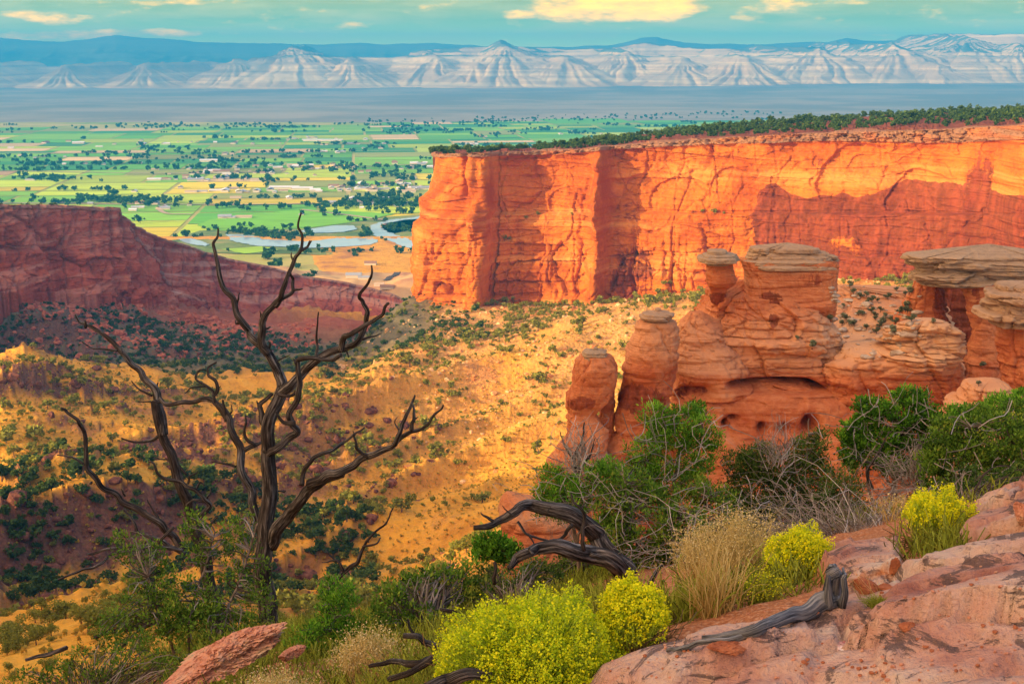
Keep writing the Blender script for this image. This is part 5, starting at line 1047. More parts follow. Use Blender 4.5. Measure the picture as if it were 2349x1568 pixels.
for n_ in m_grey.node_tree.nodes:
    if n_.type == 'VALTORGB' and len(n_.color_ramp.elements) == 4:
        for e_, c_ in zip(n_.color_ramp.elements, [(.05, .055, .065), (.16, .17, .19), (.32, .32, .33), (.50, .46, .40)]): e_.color = (*c_, 1)
def tube(pts, rads, seg=10, seed=0, knot=.12, twist=.8, step=None, dark=0.0):
    """pts (k,3) world, rads (k) metres -> smooth noisy tube with arrays for the grain"""
    pts = np.asarray(pts, float); rads = np.asarray(rads, float); k = len(pts)
    t = np.concatenate([[0], np.cumsum(np.linalg.norm(np.diff(pts, axis=0), axis=1))]); ln = t[-1]
    n = max(5, int(ln / (step or max(.02, rads.mean() * .7)))); n = min(n, 260); q = np.linspace(0, ln, n)
    C = np.stack([pchip(q, t, pts[:, i]) for i in range(3)], -1) if k > 2 else np.stack([np.interp(q, t, pts[:, i]) for i in range(3)], -1)
    R = np.interp(q, t, rads)
    w = R.mean() * .55
    C = C + np.stack([w * vnoise(q / (w * 9), 0, j * 7.1, seed=seed + j) for j in range(3)], -1) * np.clip(q / ln * 6, 0, 1)[:, None]
    T = np.gradient(C, axis=0); T /= np.linalg.norm(T, axis=1, keepdims=True) + 1e-9
    up = np.array([0, 1.0, 0.0]); A = np.cross(T, up); A /= np.linalg.norm(A, axis=1, keepdims=True) + 1e-9; B = np.cross(T, A)
    th = np.linspace(0, 2 * np.pi, seg, endpoint=False)
    ang = th[None] + twist * q[:, None] / max(ln, .01)
    rr_ = R[:, None] * (1 + knot * fbm(np.cos(th)[None] * 1.5 + 0 * q[:, None], np.sin(th)[None] * 1.5, (q / (R.mean() * 5 + 1e-6))[:, None], o=3, seed=seed) * 1.6 + .06 * np.sin(ang * 5 + seed))
    V = C[:, None] + A[:, None] * (np.cos(th)[None, :, None] * rr_[..., None]) + B[:, None] * (np.sin(th)[None, :, None] * rr_[..., None])
    V = V.reshape(-1, 3); F = grid_faces(n, seg, True)
    e = len(V); V = np.concatenate([V, C[-1:] + T[-1:] * R[-1] * .8, C[:1]]); F3 = np.array([[(n - 1) * seg + j, (n - 1) * seg + (j + 1) % seg, e] for j in range(seg)] + [[(j + 1) % seg, j, e + 1] for j in range(seg)])
    u = np.concatenate([np.repeat(q, seg), [ln, 0]]); an = np.concatenate([np.tile(np.abs(((th + .3) % (2 * np.pi)) - np.pi) / np.pi, n), [0, 0]])
    return V, F, F3, {'u': u, 'ang': an, 'sd': np.full(len(V), seed * 1.7 % 50), 'dark': np.full(len(V), float(dark))}
def tubes_obj(name, tl, m, parent=None, org=None):
    Vs, A, B, at_ = [], [], [], {'u': [], 'ang': [], 'sd': [], 'dark': []}; off = 0
    for V, F, F3, a in tl:
        Vs.append(V); A.append(F + off); B.append(F3 + off); off += len(V)
        for k in at_: at_[k].append(a[k])
    V = np.concatenate(Vs)
    if org is not None: V = V - np.asarray(org)
    o = link(name, mesh_np(name, V, [np.concatenate(A), np.concatenate(B)], m, True, attrs={k: np.concatenate(v) for k, v in at_.items()}), parent)
    return o
c1 = lambda X, Y: (X * .4151, 917.4 + Y * .4151)
c6 = lambda X, Y: (122.3 + X * .4369, 477.1 + Y * .4369)
c2 = lambda X, Y: (672.8 + X * .4151, 917.4 + Y * .4151)
ov = lambda X, Y: (X, Y)
def limb(cv, pts, w0, w1, D0, D1=None, seed=0, dark=0.0, seg=10, ex=1.0, **kw):
    """photo polyline in crop coordinates; widths in overview pixels at start and end; depths"""
    D1 = D0 if D1 is None else D1; k = len(pts); f = np.linspace(0, 1, k); P = []
    rs = random.Random(seed * 13 + 5)
    for i, p in enumerate(pts):
        x, y = cv(*p); d = D0 + (D1 - D0) * f[i] + (rs.uniform(-.06, .06) if 0 < i else 0); P.append(at(x, y, d))
    R = [(w0 + (w1 - w0) * (t ** ex)) / FPX * (D0 + (D1 - D0) * t) * .5 * 1.02 for t in f]
    return tube(P, R, seg=seg, seed=seed, dark=dark, **kw)
# main dead tree
tD = 12.6; base = hit(612, 1452, NG)
tD = base.y
org = at(612, 1452, tD)
t1 = thing('dead_tree', 'tall bare dead tree with twisted grey and black limbs standing left of centre', 'dead tree', org)
def dead(name, tl, e, m_dead=m_dead):
    if name == 'branch':
        for t_ in tl: tubes_obj(name, [t_], m_dead, e, org=e.location)
    else: tubes_obj(name, tl, m_dead, e, org=e.location)
dead('trunk', [limb(c1, [(1483, 1330), (1485, 1270), (1472, 1100), (1480, 900), (1490, 740), (1480, 560), (1472, 420), (1478, 300)], 50, 31, tD, seed=1, dark=.35, seg=16, knot=.16),
               limb(c6, [(1127, 1275), (1132, 1180), (1150, 1080), (1180, 1000), (1205, 930)], 32, 28, tD, tD, seed=2, dark=.2, seg=14),
               limb(c1, [(1470, 1330), (1440, 1350), (1400, 1380)], 26, 12, tD, seed=3), limb(c1, [(1500, 1300), (1560, 1330), (1600, 1350)], 24, 10, tD, seed=4)], t1)
dead('branch', [limb(c6, [(1205, 940), (1192, 880), (1165, 810), (1125, 745), (1075, 695), (1028, 640), (985, 590), (962, 540), (948, 480), (905, 430), (880, 370), (868, 300), (855, 230), (848, 190), (868, 150), (868, 103)], 27, 4, tD, tD + .5, seed=5, ex=.8, seg=12),
                limb(c6, [(985, 600), (958, 605), (955, 590)], 7, 3, tD + .3, seed=6), limb(c6, [(962, 505), (972, 470), (978, 445)], 6, 2, tD + .3, seed=7), limb(c6, [(1130, 740), (1138, 705), (1128, 700)], 7, 3, tD, seed=8), limb(c6, [(880, 400), (884, 420)], 9, 5, tD + .4, seed=9, dark=.9)], t1)
dead('branch', [limb(c6, [(1125, 760), (1098, 720), (1090, 670), (1098, 610), (1112, 560), (1160, 510), (1200, 440), (1232, 360), (1262, 280), (1300, 222), (1306, 160), (1290, 100), (1300, 30)], 24, 4, tD, tD - .5, seed=10, ex=.7, seg=12),
                limb(c6, [(1165, 515), (1215, 470), (1262, 432), (1255, 380), (1248, 345)], 12, 5, tD - .2, seed=11), limb(c6, [(1262, 432), (1300, 427), (1310, 424)], 6, 2, tD - .2, seed=12), limb(c6, [(1300, 222), (1335, 205), (1348, 172)], 8, 4, tD - .4, seed=13), limb(c6, [(1340, 200), (1358, 172)], 4, 2, tD - .4, seed=14),
                limb(c6, [(1090, 570), (1086, 540)], 5, 2, tD, seed=15), limb(c6, [(1098, 640), (1130, 632), (1138, 625)], 6, 3, tD, seed=16), limb(c6, [(1262, 285), (1250, 250), (1252, 232)], 5, 2, tD - .3, seed=17)], t1)
dead('branch', [limb(c6, [(1195, 975), (1255, 920), (1310, 865), (1370, 815), (1430, 768), (1480, 750), (1540, 735), (1600, 695), (1630, 630), (1655, 560), (1620, 500), (1612, 460), (1650, 400), (1680, 350), (1672, 308)], 26, 4, tD, tD - .9, seed=18, ex=.8, seg=12),
                limb(c6, [(1510, 745), (1522, 690), (1580, 650), (1675, 598), (1735, 545), (1757, 498)], 15, 6, tD - .5, tD - 1.0, seed=19), limb(c6, [(1620, 690), (1680, 672), (1725, 658)], 6, 1.5, tD - .7, seed=20), limb(c6, [(1382, 790), (1384, 720), (1382, 650), (1392, 548)], 8, 3, tD - .4, seed=21),
                limb(c6, [(1540, 750), (1550, 785)], 5, 2, tD - .5, seed=22), limb(c6, [(1180, 800), (1240, 770)], 4, 1.5, tD, seed=23), limb(c6, [(1672, 600), (1665, 585)], 4, 2, tD - .8, seed=24)], t1)
dead('branch', [limb(c6, [(1510, 770), (1450, 800), (1360, 790), (1275, 812), (1278, 880), (1292, 950), (1262, 1040), (1242, 1090), (1250, 1135), (1280, 1172), (1235, 1212), (1180, 1255), (1135, 1290)], 9, 20, tD - .6, tD, seed=25, dark=.3, ex=1.2, seg=12),
                limb(c6, [(1280, 960), (1240, 985), (1185, 975), (1170, 965)], 8, 5, tD - .3, seed=26, dark=.8), limb(c6, [(1270, 1130), (1215, 1125), (1190, 1100), (1170, 1068)], 13, 4, tD - .3, seed=27, dark=.7), limb(c6, [(1272, 815), (1262, 790)], 6, 3, tD - .5, seed=28)], t1)
dead('branch', [limb(c6, [(1150, 975), (1120, 1000), (1080, 1040), (1088, 1085), (1112, 1135)], 8, 15, tD, seed=29), limb(c6, [(1078, 1040), (1068, 1012)], 6, 2, tD, seed=30)], t1)
dead('branch', [limb(c1, [(1470, 800), (1440, 700), (1415, 600), (1370, 480), (1325, 370), (1330, 290), (1295, 180), (1255, 100), (1215, 35)], 24, 15, tD, tD + .8, seed=31, seg=12),
                limb(c6, [(915, 1105), (868, 1040), (800, 1003), (740, 1010), (680, 1022), (600, 1035), (565, 1000)], 15, 9, tD + .8, tD + 1.2, seed=32), limb(c6, [(850, 1030), (835, 960), (750, 890), (772, 850), (800, 855)], 8, 2.5, tD + .9, seed=33), limb(c6, [(840, 985), (862, 950), (850, 905), (818, 880), (812, 840), (852, 812)], 10, 4, tD + .9, seed=34),
                limb(c6, [(800, 935), (740, 938), (690, 970)], 5, 2.5, tD + .9, seed=35), limb(c6, [(840, 975), (880, 935)], 5, 2, tD + .9, seed=36), limb(c6, [(900, 1080), (905, 1120), (890, 1008)], 9, 5, tD + .7, seed=37, dark=.9), limb(c6, [(925, 1085), (940, 1060), (932, 1028)], 4, 2, tD + .7, seed=38), limb(c6, [(600, 1028), (520, 1015), (445, 1018)], 5, 2, tD + 1.2, seed=39)], t1)
dead('branch', [limb(c6, [(1005, 1270), (1060, 1242), (1092, 1232)], 13, 6, tD + .4, seed=40), limb(c6, [(1055, 1243), (1005, 1190), (1008, 1130), (1005, 1088)], 9, 4, tD + .4, seed=41), limb(c6, [(958, 1357), (900, 1340), (832, 1330)], 7, 3, tD + .4, seed=42), limb(c1, [(1430, 540), (1500, 510), (1575, 500)], 7, 3, tD + .1, seed=43)], t1)
dead('branch', [limb(c1, [(1500, 800), (1535, 715), (1590, 630), (1640, 545), (1700, 475), (1800, 430), (1886, 402)], 32, 24, tD, tD - .8, seed=44, seg=14),
                limb(c2, [(90, 465), (200, 412), (300, 372), (400, 320), (460, 298), (520, 272), (580, 222), (640, 172), (700, 160), (750, 128), (800, 70), (820, 32)], 24, 4, tD - .7, tD - 1.6, seed=45, seg=12, ex=.8),
                limb(c2, [(560, 245), (580, 200), (600, 130), (640, 60), (662, 0), (670, -25)], 13, 4, tD - 1.3, seed=46), limb(c2, [(655, 168), (662, 100), (665, 50), (655, 10)], 10, 4, tD - 1.4, seed=47), limb(c2, [(665, 110), (690, 92)], 5, 2, tD - 1.4, seed=48), limb(c2, [(585, 165), (560, 120), (575, 92)], 5, 1.5, tD - 1.3, seed=49),
                limb(c2, [(45, 470), (58, 405), (105, 325), (200, 282), (285, 232), (340, 190), (390, 148)], 13, 4, tD - .8, tD - .6, seed=50), limb(c2, [(415, 315), (375, 288), (345, 250), (335, 188)], 11, 4, tD - 1.0, seed=51, dark=.7), limb(c2, [(340, 195), (330, 170)], 4, 1.5, tD - .6, seed=52)], t1)
# second dead tree
t2D = tD + 1.8; org2 = at(495, 1440, t2D)
t2 = thing('dead_tree', 'dead tree with a long charred leaning trunk left of the tall one', 'dead tree', org2)
dead('trunk', [limb(c1, [(1215, 1400), (1185, 1150), (1160, 980), (1130, 850), (1085, 740), (1060, 600), (1010, 480), (965, 380), (935, 280), (890, 160), (862, 0)], 32, 20, t2D, t2D - .2, seed=60, dark=.75, seg=14),
               limb(c6, [(580, 1190), (558, 1060), (535, 960), (490, 905), (430, 845), (362, 760), (305, 700), (210, 630), (150, 602), (118, 553)], 22, 5, t2D - .2, t2D + .4, seed=61, dark=.1, seg=12)], t2)
dead('branch', [limb(c6, [(170, 628), (168, 588)], 7, 4, t2D + .3, seed=62, dark=.6), limb(c6, [(335, 748), (270, 742), (210, 735), (150, 703)], 6, 2.5, t2D + .1, seed=63), limb(c6, [(520, 985), (450, 950), (410, 908)], 6, 2.5, t2D, seed=64), limb(c6, [(555, 1195), (500, 1222), (440, 1228), (358, 1205)], 9, 3, t2D, seed=65), limb(c6, [(545, 960), (548, 915)], 6, 3, t2D, seed=66), limb(c6, [(362, 765), (360, 735)], 4, 2, t2D, seed=67)], t2)
dead('branch', [limb(c1, [(1060, 680), (1110, 640), (1158, 585), (1130, 550), (1050, 480), (980, 450), (900, 428), (862, 392), (852, 350), (822, 335)], 14, 4, t2D - .3, seed=68, dark=.4), limb(c1, [(1080, 500), (1110, 455), (1130, 470)], 6, 3, t2D - .3, seed=69), limb(c1, [(1130, 560), (1080, 550), (1030, 580)], 8, 5, t2D - .3, seed=70), limb(c1, [(1040, 460), (1045, 420), (1095, 400)], 6, 3, t2D - .3, seed=71), limb(c1, [(1140, 545), (1165, 500), (1160, 492)], 5, 2, t2D - .3, seed=72), limb(c1, [(1030, 410), (960, 340), (850, 318)], 6, 2.5, t2D - .1, seed=73)], t2)
dead('branch', [limb(c1, [(1010, 830), (960, 750), (880, 680), (780, 618), (650, 535), (540, 450), (480, 370), (470, 300), (465, 180), (430, 110), (360, 62), (340, 40)], 20, 5, t2D - .4, t2D - .8, seed=74, dark=.35, seg=12), limb(c1, [(460, 352), (390, 312), (318, 305)], 7, 3, t2D - .7, seed=75), limb(c1, [(690, 530), (672, 490)], 5, 2, t2D - .5, seed=76), limb(c1, [(880, 660), (840, 600), (815, 550)], 6, 2, t2D - .5, seed=77, dark=.6), limb(c1, [(505, 455), (498, 465)], 7, 4, t2D - .6, seed=78)], t2)
# grey storm-felled limbs around its foot
t3 = thing('fallen_branch', 'pale grey forked dead limb lying across the leafy shrub at left', 'dead branch', at(420, 1290, t2D - 1))
dead('limb', [limb(c1, [(1020, 850), (930, 800), (830, 750), (762, 735), (738, 680), (690, 598)], 12, 5, t2D - 1.0, seed=80, dark=-1), limb(c1, [(1010, 830), (830, 810), (700, 832), (610, 850), (560, 905), (440, 942), (322, 990)], 9, 5, t2D - 1.0, t2D - 1.6, seed=81), limb(c1, [(960, 700), (900, 760), (860, 795), (700, 808), (600, 820), (515, 850), (482, 850)], 8, 5, t2D - 1.1, seed=82), limb(c1, [(1200, 640), (1150, 700), (1120, 780)], 6, 3, t2D - .9, seed=83), limb(c1, [(860, 790), (780, 850), (800, 950)], 5, 2, t2D - .9, seed=84)], t3)
t4 = thing('dead_sapling', 'small bare forked dead snag rising in front of the golden slope', 'dead tree', at(780, 1330, tD + 1))
dead('limb', [limb(c2, [(220, 1040), (262, 965), (300, 930), (350, 890), (380, 822), (440, 742), (508, 682), (552, 598)], 14, 3, tD + 1, seed=85, seg=10), limb(c2, [(385, 810), (440, 798), (475, 778), (482, 758)], 6, 3, tD + 1, seed=86), limb(c2, [(275, 945), (245, 885), (160, 895)], 9, 2, tD + 1, seed=87), limb(c2, [(235, 885), (180, 830), (172, 815)], 5, 1.5, tD + 1, seed=88), limb(c2, [(508, 690), (520, 680)], 5, 3, tD + 1, seed=89)], t4)
# logs
def wood_thing(name, label, cat, loc, tl, part='limb'):
    e = thing(name, label, cat, loc); dead(part, tl, e); return e
lD = 9.6
wood_thing('fallen_log', 'long dark weathered limb arching over the low red knob', 'fallen tree', at(1400, 1300, lD), [
    limb(c2, [(998, 706), (1080, 700), (1140, 672), (1200, 640), (1260, 605), (1330, 598), (1400, 618), (1500, 640), (1600, 690), (1680, 760), (1760, 860), (1850, 960)], 12, 50, lD, lD + .5, seed=90, seg=18, knot=.2, dark=.15), limb(c2, [(1105, 668), (1060, 640), (1040, 628)], 8, 3, lD, seed=91), limb(c2, [(1240, 670), (1290, 740), (1380, 770), (1440, 790)], 7, 5, lD + .1, seed=92), limb(c2, [(1540, 690), (1500, 740), (1450, 790)], 10, 7, lD + .2, seed=93), limb(c2, [(1225, 640), (1180, 610), (1155, 585)], 5, 1.5, lD, seed=94), limb(c2, [(1400, 620), (1420, 590)], 6, 2, lD, seed=95),
    limb(c2, [(1300, 745), (1330, 800), (1290, 850)], 5, 2, lD, seed=96)])
wood_thing('fallen_log', 'twisted shiny grey log lying below the arching limb', 'fallen tree', at(1400, 1320, lD - .7), [
    limb(c2, [(1193, 925), (1235, 870), (1290, 860), (1350, 835), (1440, 822), (1520, 838), (1600, 830), (1660, 850), (1740, 890), (1840, 960)], 11, 46, lD - .9, lD - .3, seed=97, seg=18, knot=.24, ex=.55), limb(c2, [(1325, 850), (1300, 825), (1310, 815)], 8, 4, lD - .9, seed=98), limb(c2, [(1640, 850), (1690, 865), (1700, 870)], 12, 3, lD - .9, seed=99),
    limb(c2, [(1605, 830), (1600, 740), (1612, 660), (1590, 600), (1550, 560), (1540, 520)], 11, 4, lD - .8, seed=100, dark=.5), limb(c2, [(1590, 600), (1610, 570)], 5, 2, lD - .8, seed=101)])
def limb_g(pts, w0, w1, seed, rise=.3, **kw):
    P = []; R = []
    for i, (x, y) in enumerate(pts):
        f = i / (len(pts) - 1); p = hit(x, y, NG); w = (w0 + (w1 - w0) * f) / FPX * p.y * .5; P.append((p.x, p.y, float(NG(p.x, p.y)) + w * rise)); R.append(w)
    return tube(P, R, seed=seed, **kw)
sb = hit(1905, 1392, NG)
def lift(p, dz): return (p[0], p[1], p[2] + dz)
e = thing('tree_stump', 'grey splintered stump with a long root running left over the pink rock', 'stump', sb)
sD = sb.y
dead('stump', [limb(ov, [(1908, 1402), (1910, 1370), (1915, 1340), (1916, 1308), (1920, 1296)], 72, 26, sD, seed=110, seg=22, knot=.28, ex=.7, dark=-.8), limb(ov, [(1900, 1392), (1902, 1350), (1903, 1318)], 26, 10, sD - .03, seed=111, seg=12, dark=-.8), limb(ov, [(1932, 1395), (1936, 1360), (1938, 1320), (1934, 1302)], 22, 6, sD, seed=112, seg=10, knot=.3, dark=-.8)], e, m_grey)
dead('root', [limb_g([(1905, 1392), (1870, 1408), (1828, 1424), (1780, 1442), (1727, 1456), (1680, 1464), (1615, 1474)], 54, 18, 113, .6, seg=18, knot=.22, dark=-.8), limb_g([(1760, 1455), (1700, 1470), (1640, 1478), (1560, 1492), (1530, 1500)], 20, 10, 114, .9, seg=12, dark=-.8)], e, m_grey)
wood_thing('driftwood', 'small pale forked stick poking up left of the big yellow bush', 'dead branch', at(960, 1500, 5.6), [limb(c2, [(610, 1300), (680, 1310), (740, 1335), (800, 1365)], 13, 18, 5.6, seed=115), limb(c2, [(675, 1305), (645, 1260), (632, 1210)], 9, 4, 5.6, seed=116)])
wood_thing('driftwood', 'upper grey stick lying in the grass left of the big yellow bush', 'dead branch', at(930, 1530, 5.1), [limb(c2, [(420, 1468), (520, 1445), (620, 1450), (700, 1450), (760, 1440)], 10, 22, 5.2, 5.0, seed=117)])
wood_thing('driftwood', 'lower grey stick slanting up to the right in the grass', 'dead branch', at(930, 1545, 5.0), [limb(c2, [(530, 1540), (620, 1510), (700, 1470), (780, 1420)], 14, 20, 4.9, seed=118)])
wood_thing('driftwood', 'short pale stick end at the left edge of the big yellow bush', 'dead branch', at(1030, 1398, 6), [limb(c2, [(815, 1155), (850, 1165), (900, 1170)], 8, 10, 6, seed=119)])
wood_thing('driftwood', 'pale bleached log lying at the bottom beside the red soil', 'dead branch', at(1050, 1555, 4.2), [limb(ov, [(980, 1582), (1030, 1560), (1070, 1548), (1120, 1555)], 40, 26, 4.3, seed=120, seg=14, knot=.2, dark=-1)])
wood_thing('snag', 'slanting brown broken stick in front of the dark shrub', 'dead branch', at(1495, 1340, 7.2), [limb(ov, [(1488, 1345), (1500, 1318), (1522, 1295)], 14, 9, 7.2, seed=121)])
wood_thing('snag', 'left half of the bleached white split stub beside the yellow bush', 'dead branch', at(1472, 1390, 6.0), [limb(ov, [(1470, 1392), (1476, 1365), (1474, 1348)], 13, 9, 6.0, seed=122, dark=-1)])
wood_thing('snag', 'right half of the bleached white split stub with a grey foot', 'dead branch', at(1505, 1390, 6.0), [limb(ov, [(1510, 1395), (1500, 1365), (1497, 1350)], 15, 9, 6.0, seed=123, dark=-1), limb(ov, [(1505, 1382), (1530, 1384)], 10, 6, 6.0, seed=124)])
wood_thing('snag', 'charred upright stub in the low green shrubs', 'dead branch', at(1132, 1330, 8.5), [limb(c2, [(1112, 1010), (1112, 950), (1118, 890)], 11, 7, 8.5, seed=125, dark=.8)])
wood_thing('driftwood', 'pale broken log at the far left bottom', 'dead branch', at(100, 1500, 11), [limb(c1, [(140, 1435), (250, 1405), (370, 1370)], 9, 12, 11, seed=126, dark=-1)])
wood_thing('driftwood', 'pale log resting in the left shrub', 'dead branch', at(260, 1450, 11), [limb(c1, [(520, 1310), (600, 1285), (700, 1260), (760, 1262)], 8, 14, 11, seed=127, dark=-1), limb(c1, [(560, 1300), (660, 1220)], 6, 4, 11, seed=128)])
wood_thing('driftwood', 'short pale stick low in the left shrub', 'dead branch', at(275, 1485, 10), [limb(c1, [(640, 1390), (700, 1340)], 7, 9, 10, seed=129)])
# ------------------------------------------------------------------ foreground plants
def hair(P, R, v):
    """P (n,K,3), R (n,K), v (n,K) -> three-sided tubes"""
    n, K, _ = P.shape; T = np.gradient(P, axis=1); T /= np.linalg.norm(T, axis=2, keepdims=True) + 1e-9
    A = np.cross(T, np.array([0.13, 1.0, 0.07])); A /= np.linalg.norm(A, axis=2, keepdims=True) + 1e-9; B = np.cross(T, A)
    V = np.stack([P + (A * math.cos(a) + B * math.sin(a)) * R[..., None] for a in (0.3, 2.39, 4.49)], 2)
    b0 = np.arange(n)[:, None, None] * K * 3 + np.arange(K - 1)[None, :, None] * 3; j = np.arange(3)[None, None]; j2 = (j + 1) % 3
    F = np.stack([b0 + j, b0 + j2, b0 + 3 + j2, b0 + 3 + j], -1).reshape(-1, 4)
    return V.reshape(-1, 3), F, np.repeat(v.reshape(-1), 3)
def vobj(name, parts, m, parent):
    Vs, Fs, vs = [], [], []; off = 0
    for V, F, v in parts: Vs.append(V); Fs.append(F + off); vs.append(v); off += len(V)
    V = np.concatenate(Vs) - np.asarray(parent.location)
    return link(name, mesh_np(name, V, np.concatenate(Fs), m, False, attrs={'v': np.concatenate(vs)}), parent)
def lq(pos, size, asp, g, v, **kw):
    V, F = quads(pos, size, asp, g, **kw); return V, F, np.repeat(v, 4)
def curves(P0, P1, K, g, wob=.08, sag=0.0):
    t = np.linspace(0, 1, K)[None, :, None]; P = P0[:, None] * (1 - t) + P1[:, None] * t; ln = np.linalg.norm(P1 - P0, axis=1)[:, None, None]
    w = g.normal(size=(len(P0), 1, 3)) * wob * ln; w2 = g.normal(size=(len(P0), 1, 3)) * wob * .5 * ln
    return P + w * np.sin(np.pi * t) + w2 * np.sin(2 * np.pi * t) + np.array([0, 0, 1]) * (sag * ln * np.sin(np.pi * t))
m_gleaf = leaf_mat('shrub_leaves', [(0.03, 0.07, 0.012), (0.09, 0.20, 0.022), (0.20, 0.36, 0.04), (0.42, 0.42, 0.06)])
m_bleaf = leaf_mat('bright_juniper_leaves', [(0.025, 0.08, 0.010), (0.08, 0.24, 0.020), (0.20, 0.46, 0.035), (0.36, 0.60, 0.06)])
m_dleaf = leaf_mat('dark_shrub_leaves', [(0.018, 0.045, 0.012), (0.05, 0.11, 0.022), (0.12, 0.22, 0.04), (0.26, 0.30, 0.06)])
m_twig = leaf_mat('twig_bark', [(0.05, 0.035, 0.03), (0.16, 0.13, 0.11), (0.34, 0.31, 0.29)], transl=0)
m_pale = leaf_mat('dry_grass', [(0.34, 0.22, 0.07), (0.62, 0.47, 0.16), (0.78, 0.68, 0.38)], transl=.2)
m_ggrass = leaf_mat('green_grass', [(0.10, 0.12, 0.02), (0.26, 0.34, 0.04), (0.48, 0.52, 0.08)], transl=.2)
m_rbst = leaf_mat('rabbitbrush_stems', [(0.13, 0.09, 0.06), (0.38, 0.24, 0.10), (0.26, 0.33, 0.04), (0.42, 0.58, 0.05), (0.52, 0.66, 0.06)], transl=.2)
m_rbfl = leaf_mat('rabbitbrush_flowers', [(0.40, 0.58, 0.015), (0.76, 0.80, 0.015), (0.95, 0.85, 0.02)], transl=.25)
m_silver = leaf_mat('bare_grey_twigs', [(0.10, 0.085, 0.08), (0.28, 0.26, 0.25), (0.48, 0.46, 0.45)], transl=0)
def px2(px, py, D): return np.array(at(px, py, D))
def plant(name, label, base, D, blobs, mleaf, leaf=.03, asp=.45, dens=1.0, tuft=.10, stems=None, ntw=60, seed=0, trunk=None, zsq=1.0, group=None, twig_up=False, tw_r=.006, silver=0, cat='shrub', vb=0.0, per=26):
    """blobs: (px, py, rx, ry, depth offset) ellipses of the photo outline"""
    g = np.random.default_rng(seed); x, y = base; b = px2(x, y, D); b[2] = float(NG(b[0], b[1])) if D < 14.3 else b[2]
    e = thing(name, label, cat, tuple(b), group); L_ = []; tips = []
    for (bx_, by_, rx, ry, dd) in blobs:
        c = px2(bx_, by_, D + dd); sx_ = rx / FPX * (D + dd); sz = ry / FPX * (D + dd) * 1.03; sy_ = max(.5 * (sx_ + sz) * .85, .12)
        nt_ = max(3, int(dens * 17 * (sx_ * sz + sx_ * sy_) / (tuft * tuft) * .55)); d = g.normal(size=(nt_, 3)); d /= np.linalg.norm(d, axis=1, keepdims=True)
        r = g.uniform(.25, 1.0, (nt_, 1)) ** .45; lump = 1 + .16 * fbm(d[:, 0] * 2 + bx_, d[:, 1] * 2, d[:, 2] * 2, o=2, seed=seed)[:, None]
        tc_ = c + d * r * lump * [sx_, sy_, sz]; tips.append((c, tc_))
        k = int(per * 1.1); q = g.normal(size=(nt_, k, 3)); q /= np.linalg.norm(q, axis=2, keepdims=True) + 1e-9; q *= g.uniform(0, 1, (nt_, k, 1)) ** .5 * tuft * g.uniform(.6, 1.15, (nt_, 1, 1))
        pos = (tc_[:, None] + q * [1, 1, .8]).reshape(-1, 3)
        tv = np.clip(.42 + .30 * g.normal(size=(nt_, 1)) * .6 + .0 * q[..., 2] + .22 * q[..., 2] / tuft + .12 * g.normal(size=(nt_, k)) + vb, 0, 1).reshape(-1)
        L_.append(lq(pos, leaf * g.uniform(.6, 1.4, len(pos)), asp, g, tv, dirs=(q.reshape(-1, 3) / tuft + np.array([0, 0, .6]))))
    vobj('foliage', L_, mleaf, e)
    H_ = []; AC = np.concatenate([t for _, t in tips])
    fork = []
    if trunk:
        tl = [limb(ov, tp, w0, w1, D + dd, seed=seed + i, seg=9, dark=0) for i, (tp, w0, w1, dd) in enumerate(trunk)]
        o = tubes_obj('trunk', tl, m_barkl, e, org=e.location)
        for V, F, F3, a in tl: fork.append(V[len(V) // 3::9])
    fork = np.concatenate(fork) if fork else b[None] + np.array([0, 0, .02])
    sel = AC[g.integers(0, len(AC), ntw)]; fi = fork[g.integers(0, len(fork), ntw)] + g.normal(size=(ntw, 3)) * [.05, .05, .01]
    if len(fork) > 1: dd_ = np.linalg.norm(sel[:, None] - fork[None], axis=2); fi = fork[np.argmin(dd_, axis=1)]
    P = curves(fi, sel, 7, g, .09, .05); R = np.linspace(1, .25, 7)[None] * tw_r * g.uniform(.5, 1.6, (ntw, 1)) + .0008 * D / 10; H_.append(hair(P, R, np.clip(g.uniform(0, 1, (ntw, 1)) + 0 * R, 0, 1)))
    vobj('branches', H_, m_twig, e)
    if silver:
        c = AC.mean(0); sp = AC.std(0) * 1.6; p0 = c + g.normal(size=(silver, 3)) * sp * .55; p0[:, 1] -= sp[1] * .8; p1 = p0 + g.normal(size=(silver, 3)) * [.28, .1, .22]
        P = curves(p0, p1, 6, g, .15); vobj('dead_twigs', [hair(P, .0035 * D / 12 * g.uniform(.6, 1.5, (silver, 1)) + 0 * P[..., 0], np.clip(g.uniform(.3, 1, (silver, 1)) + 0 * P[..., 0], 0, 1))], m_silver, e)
    return e
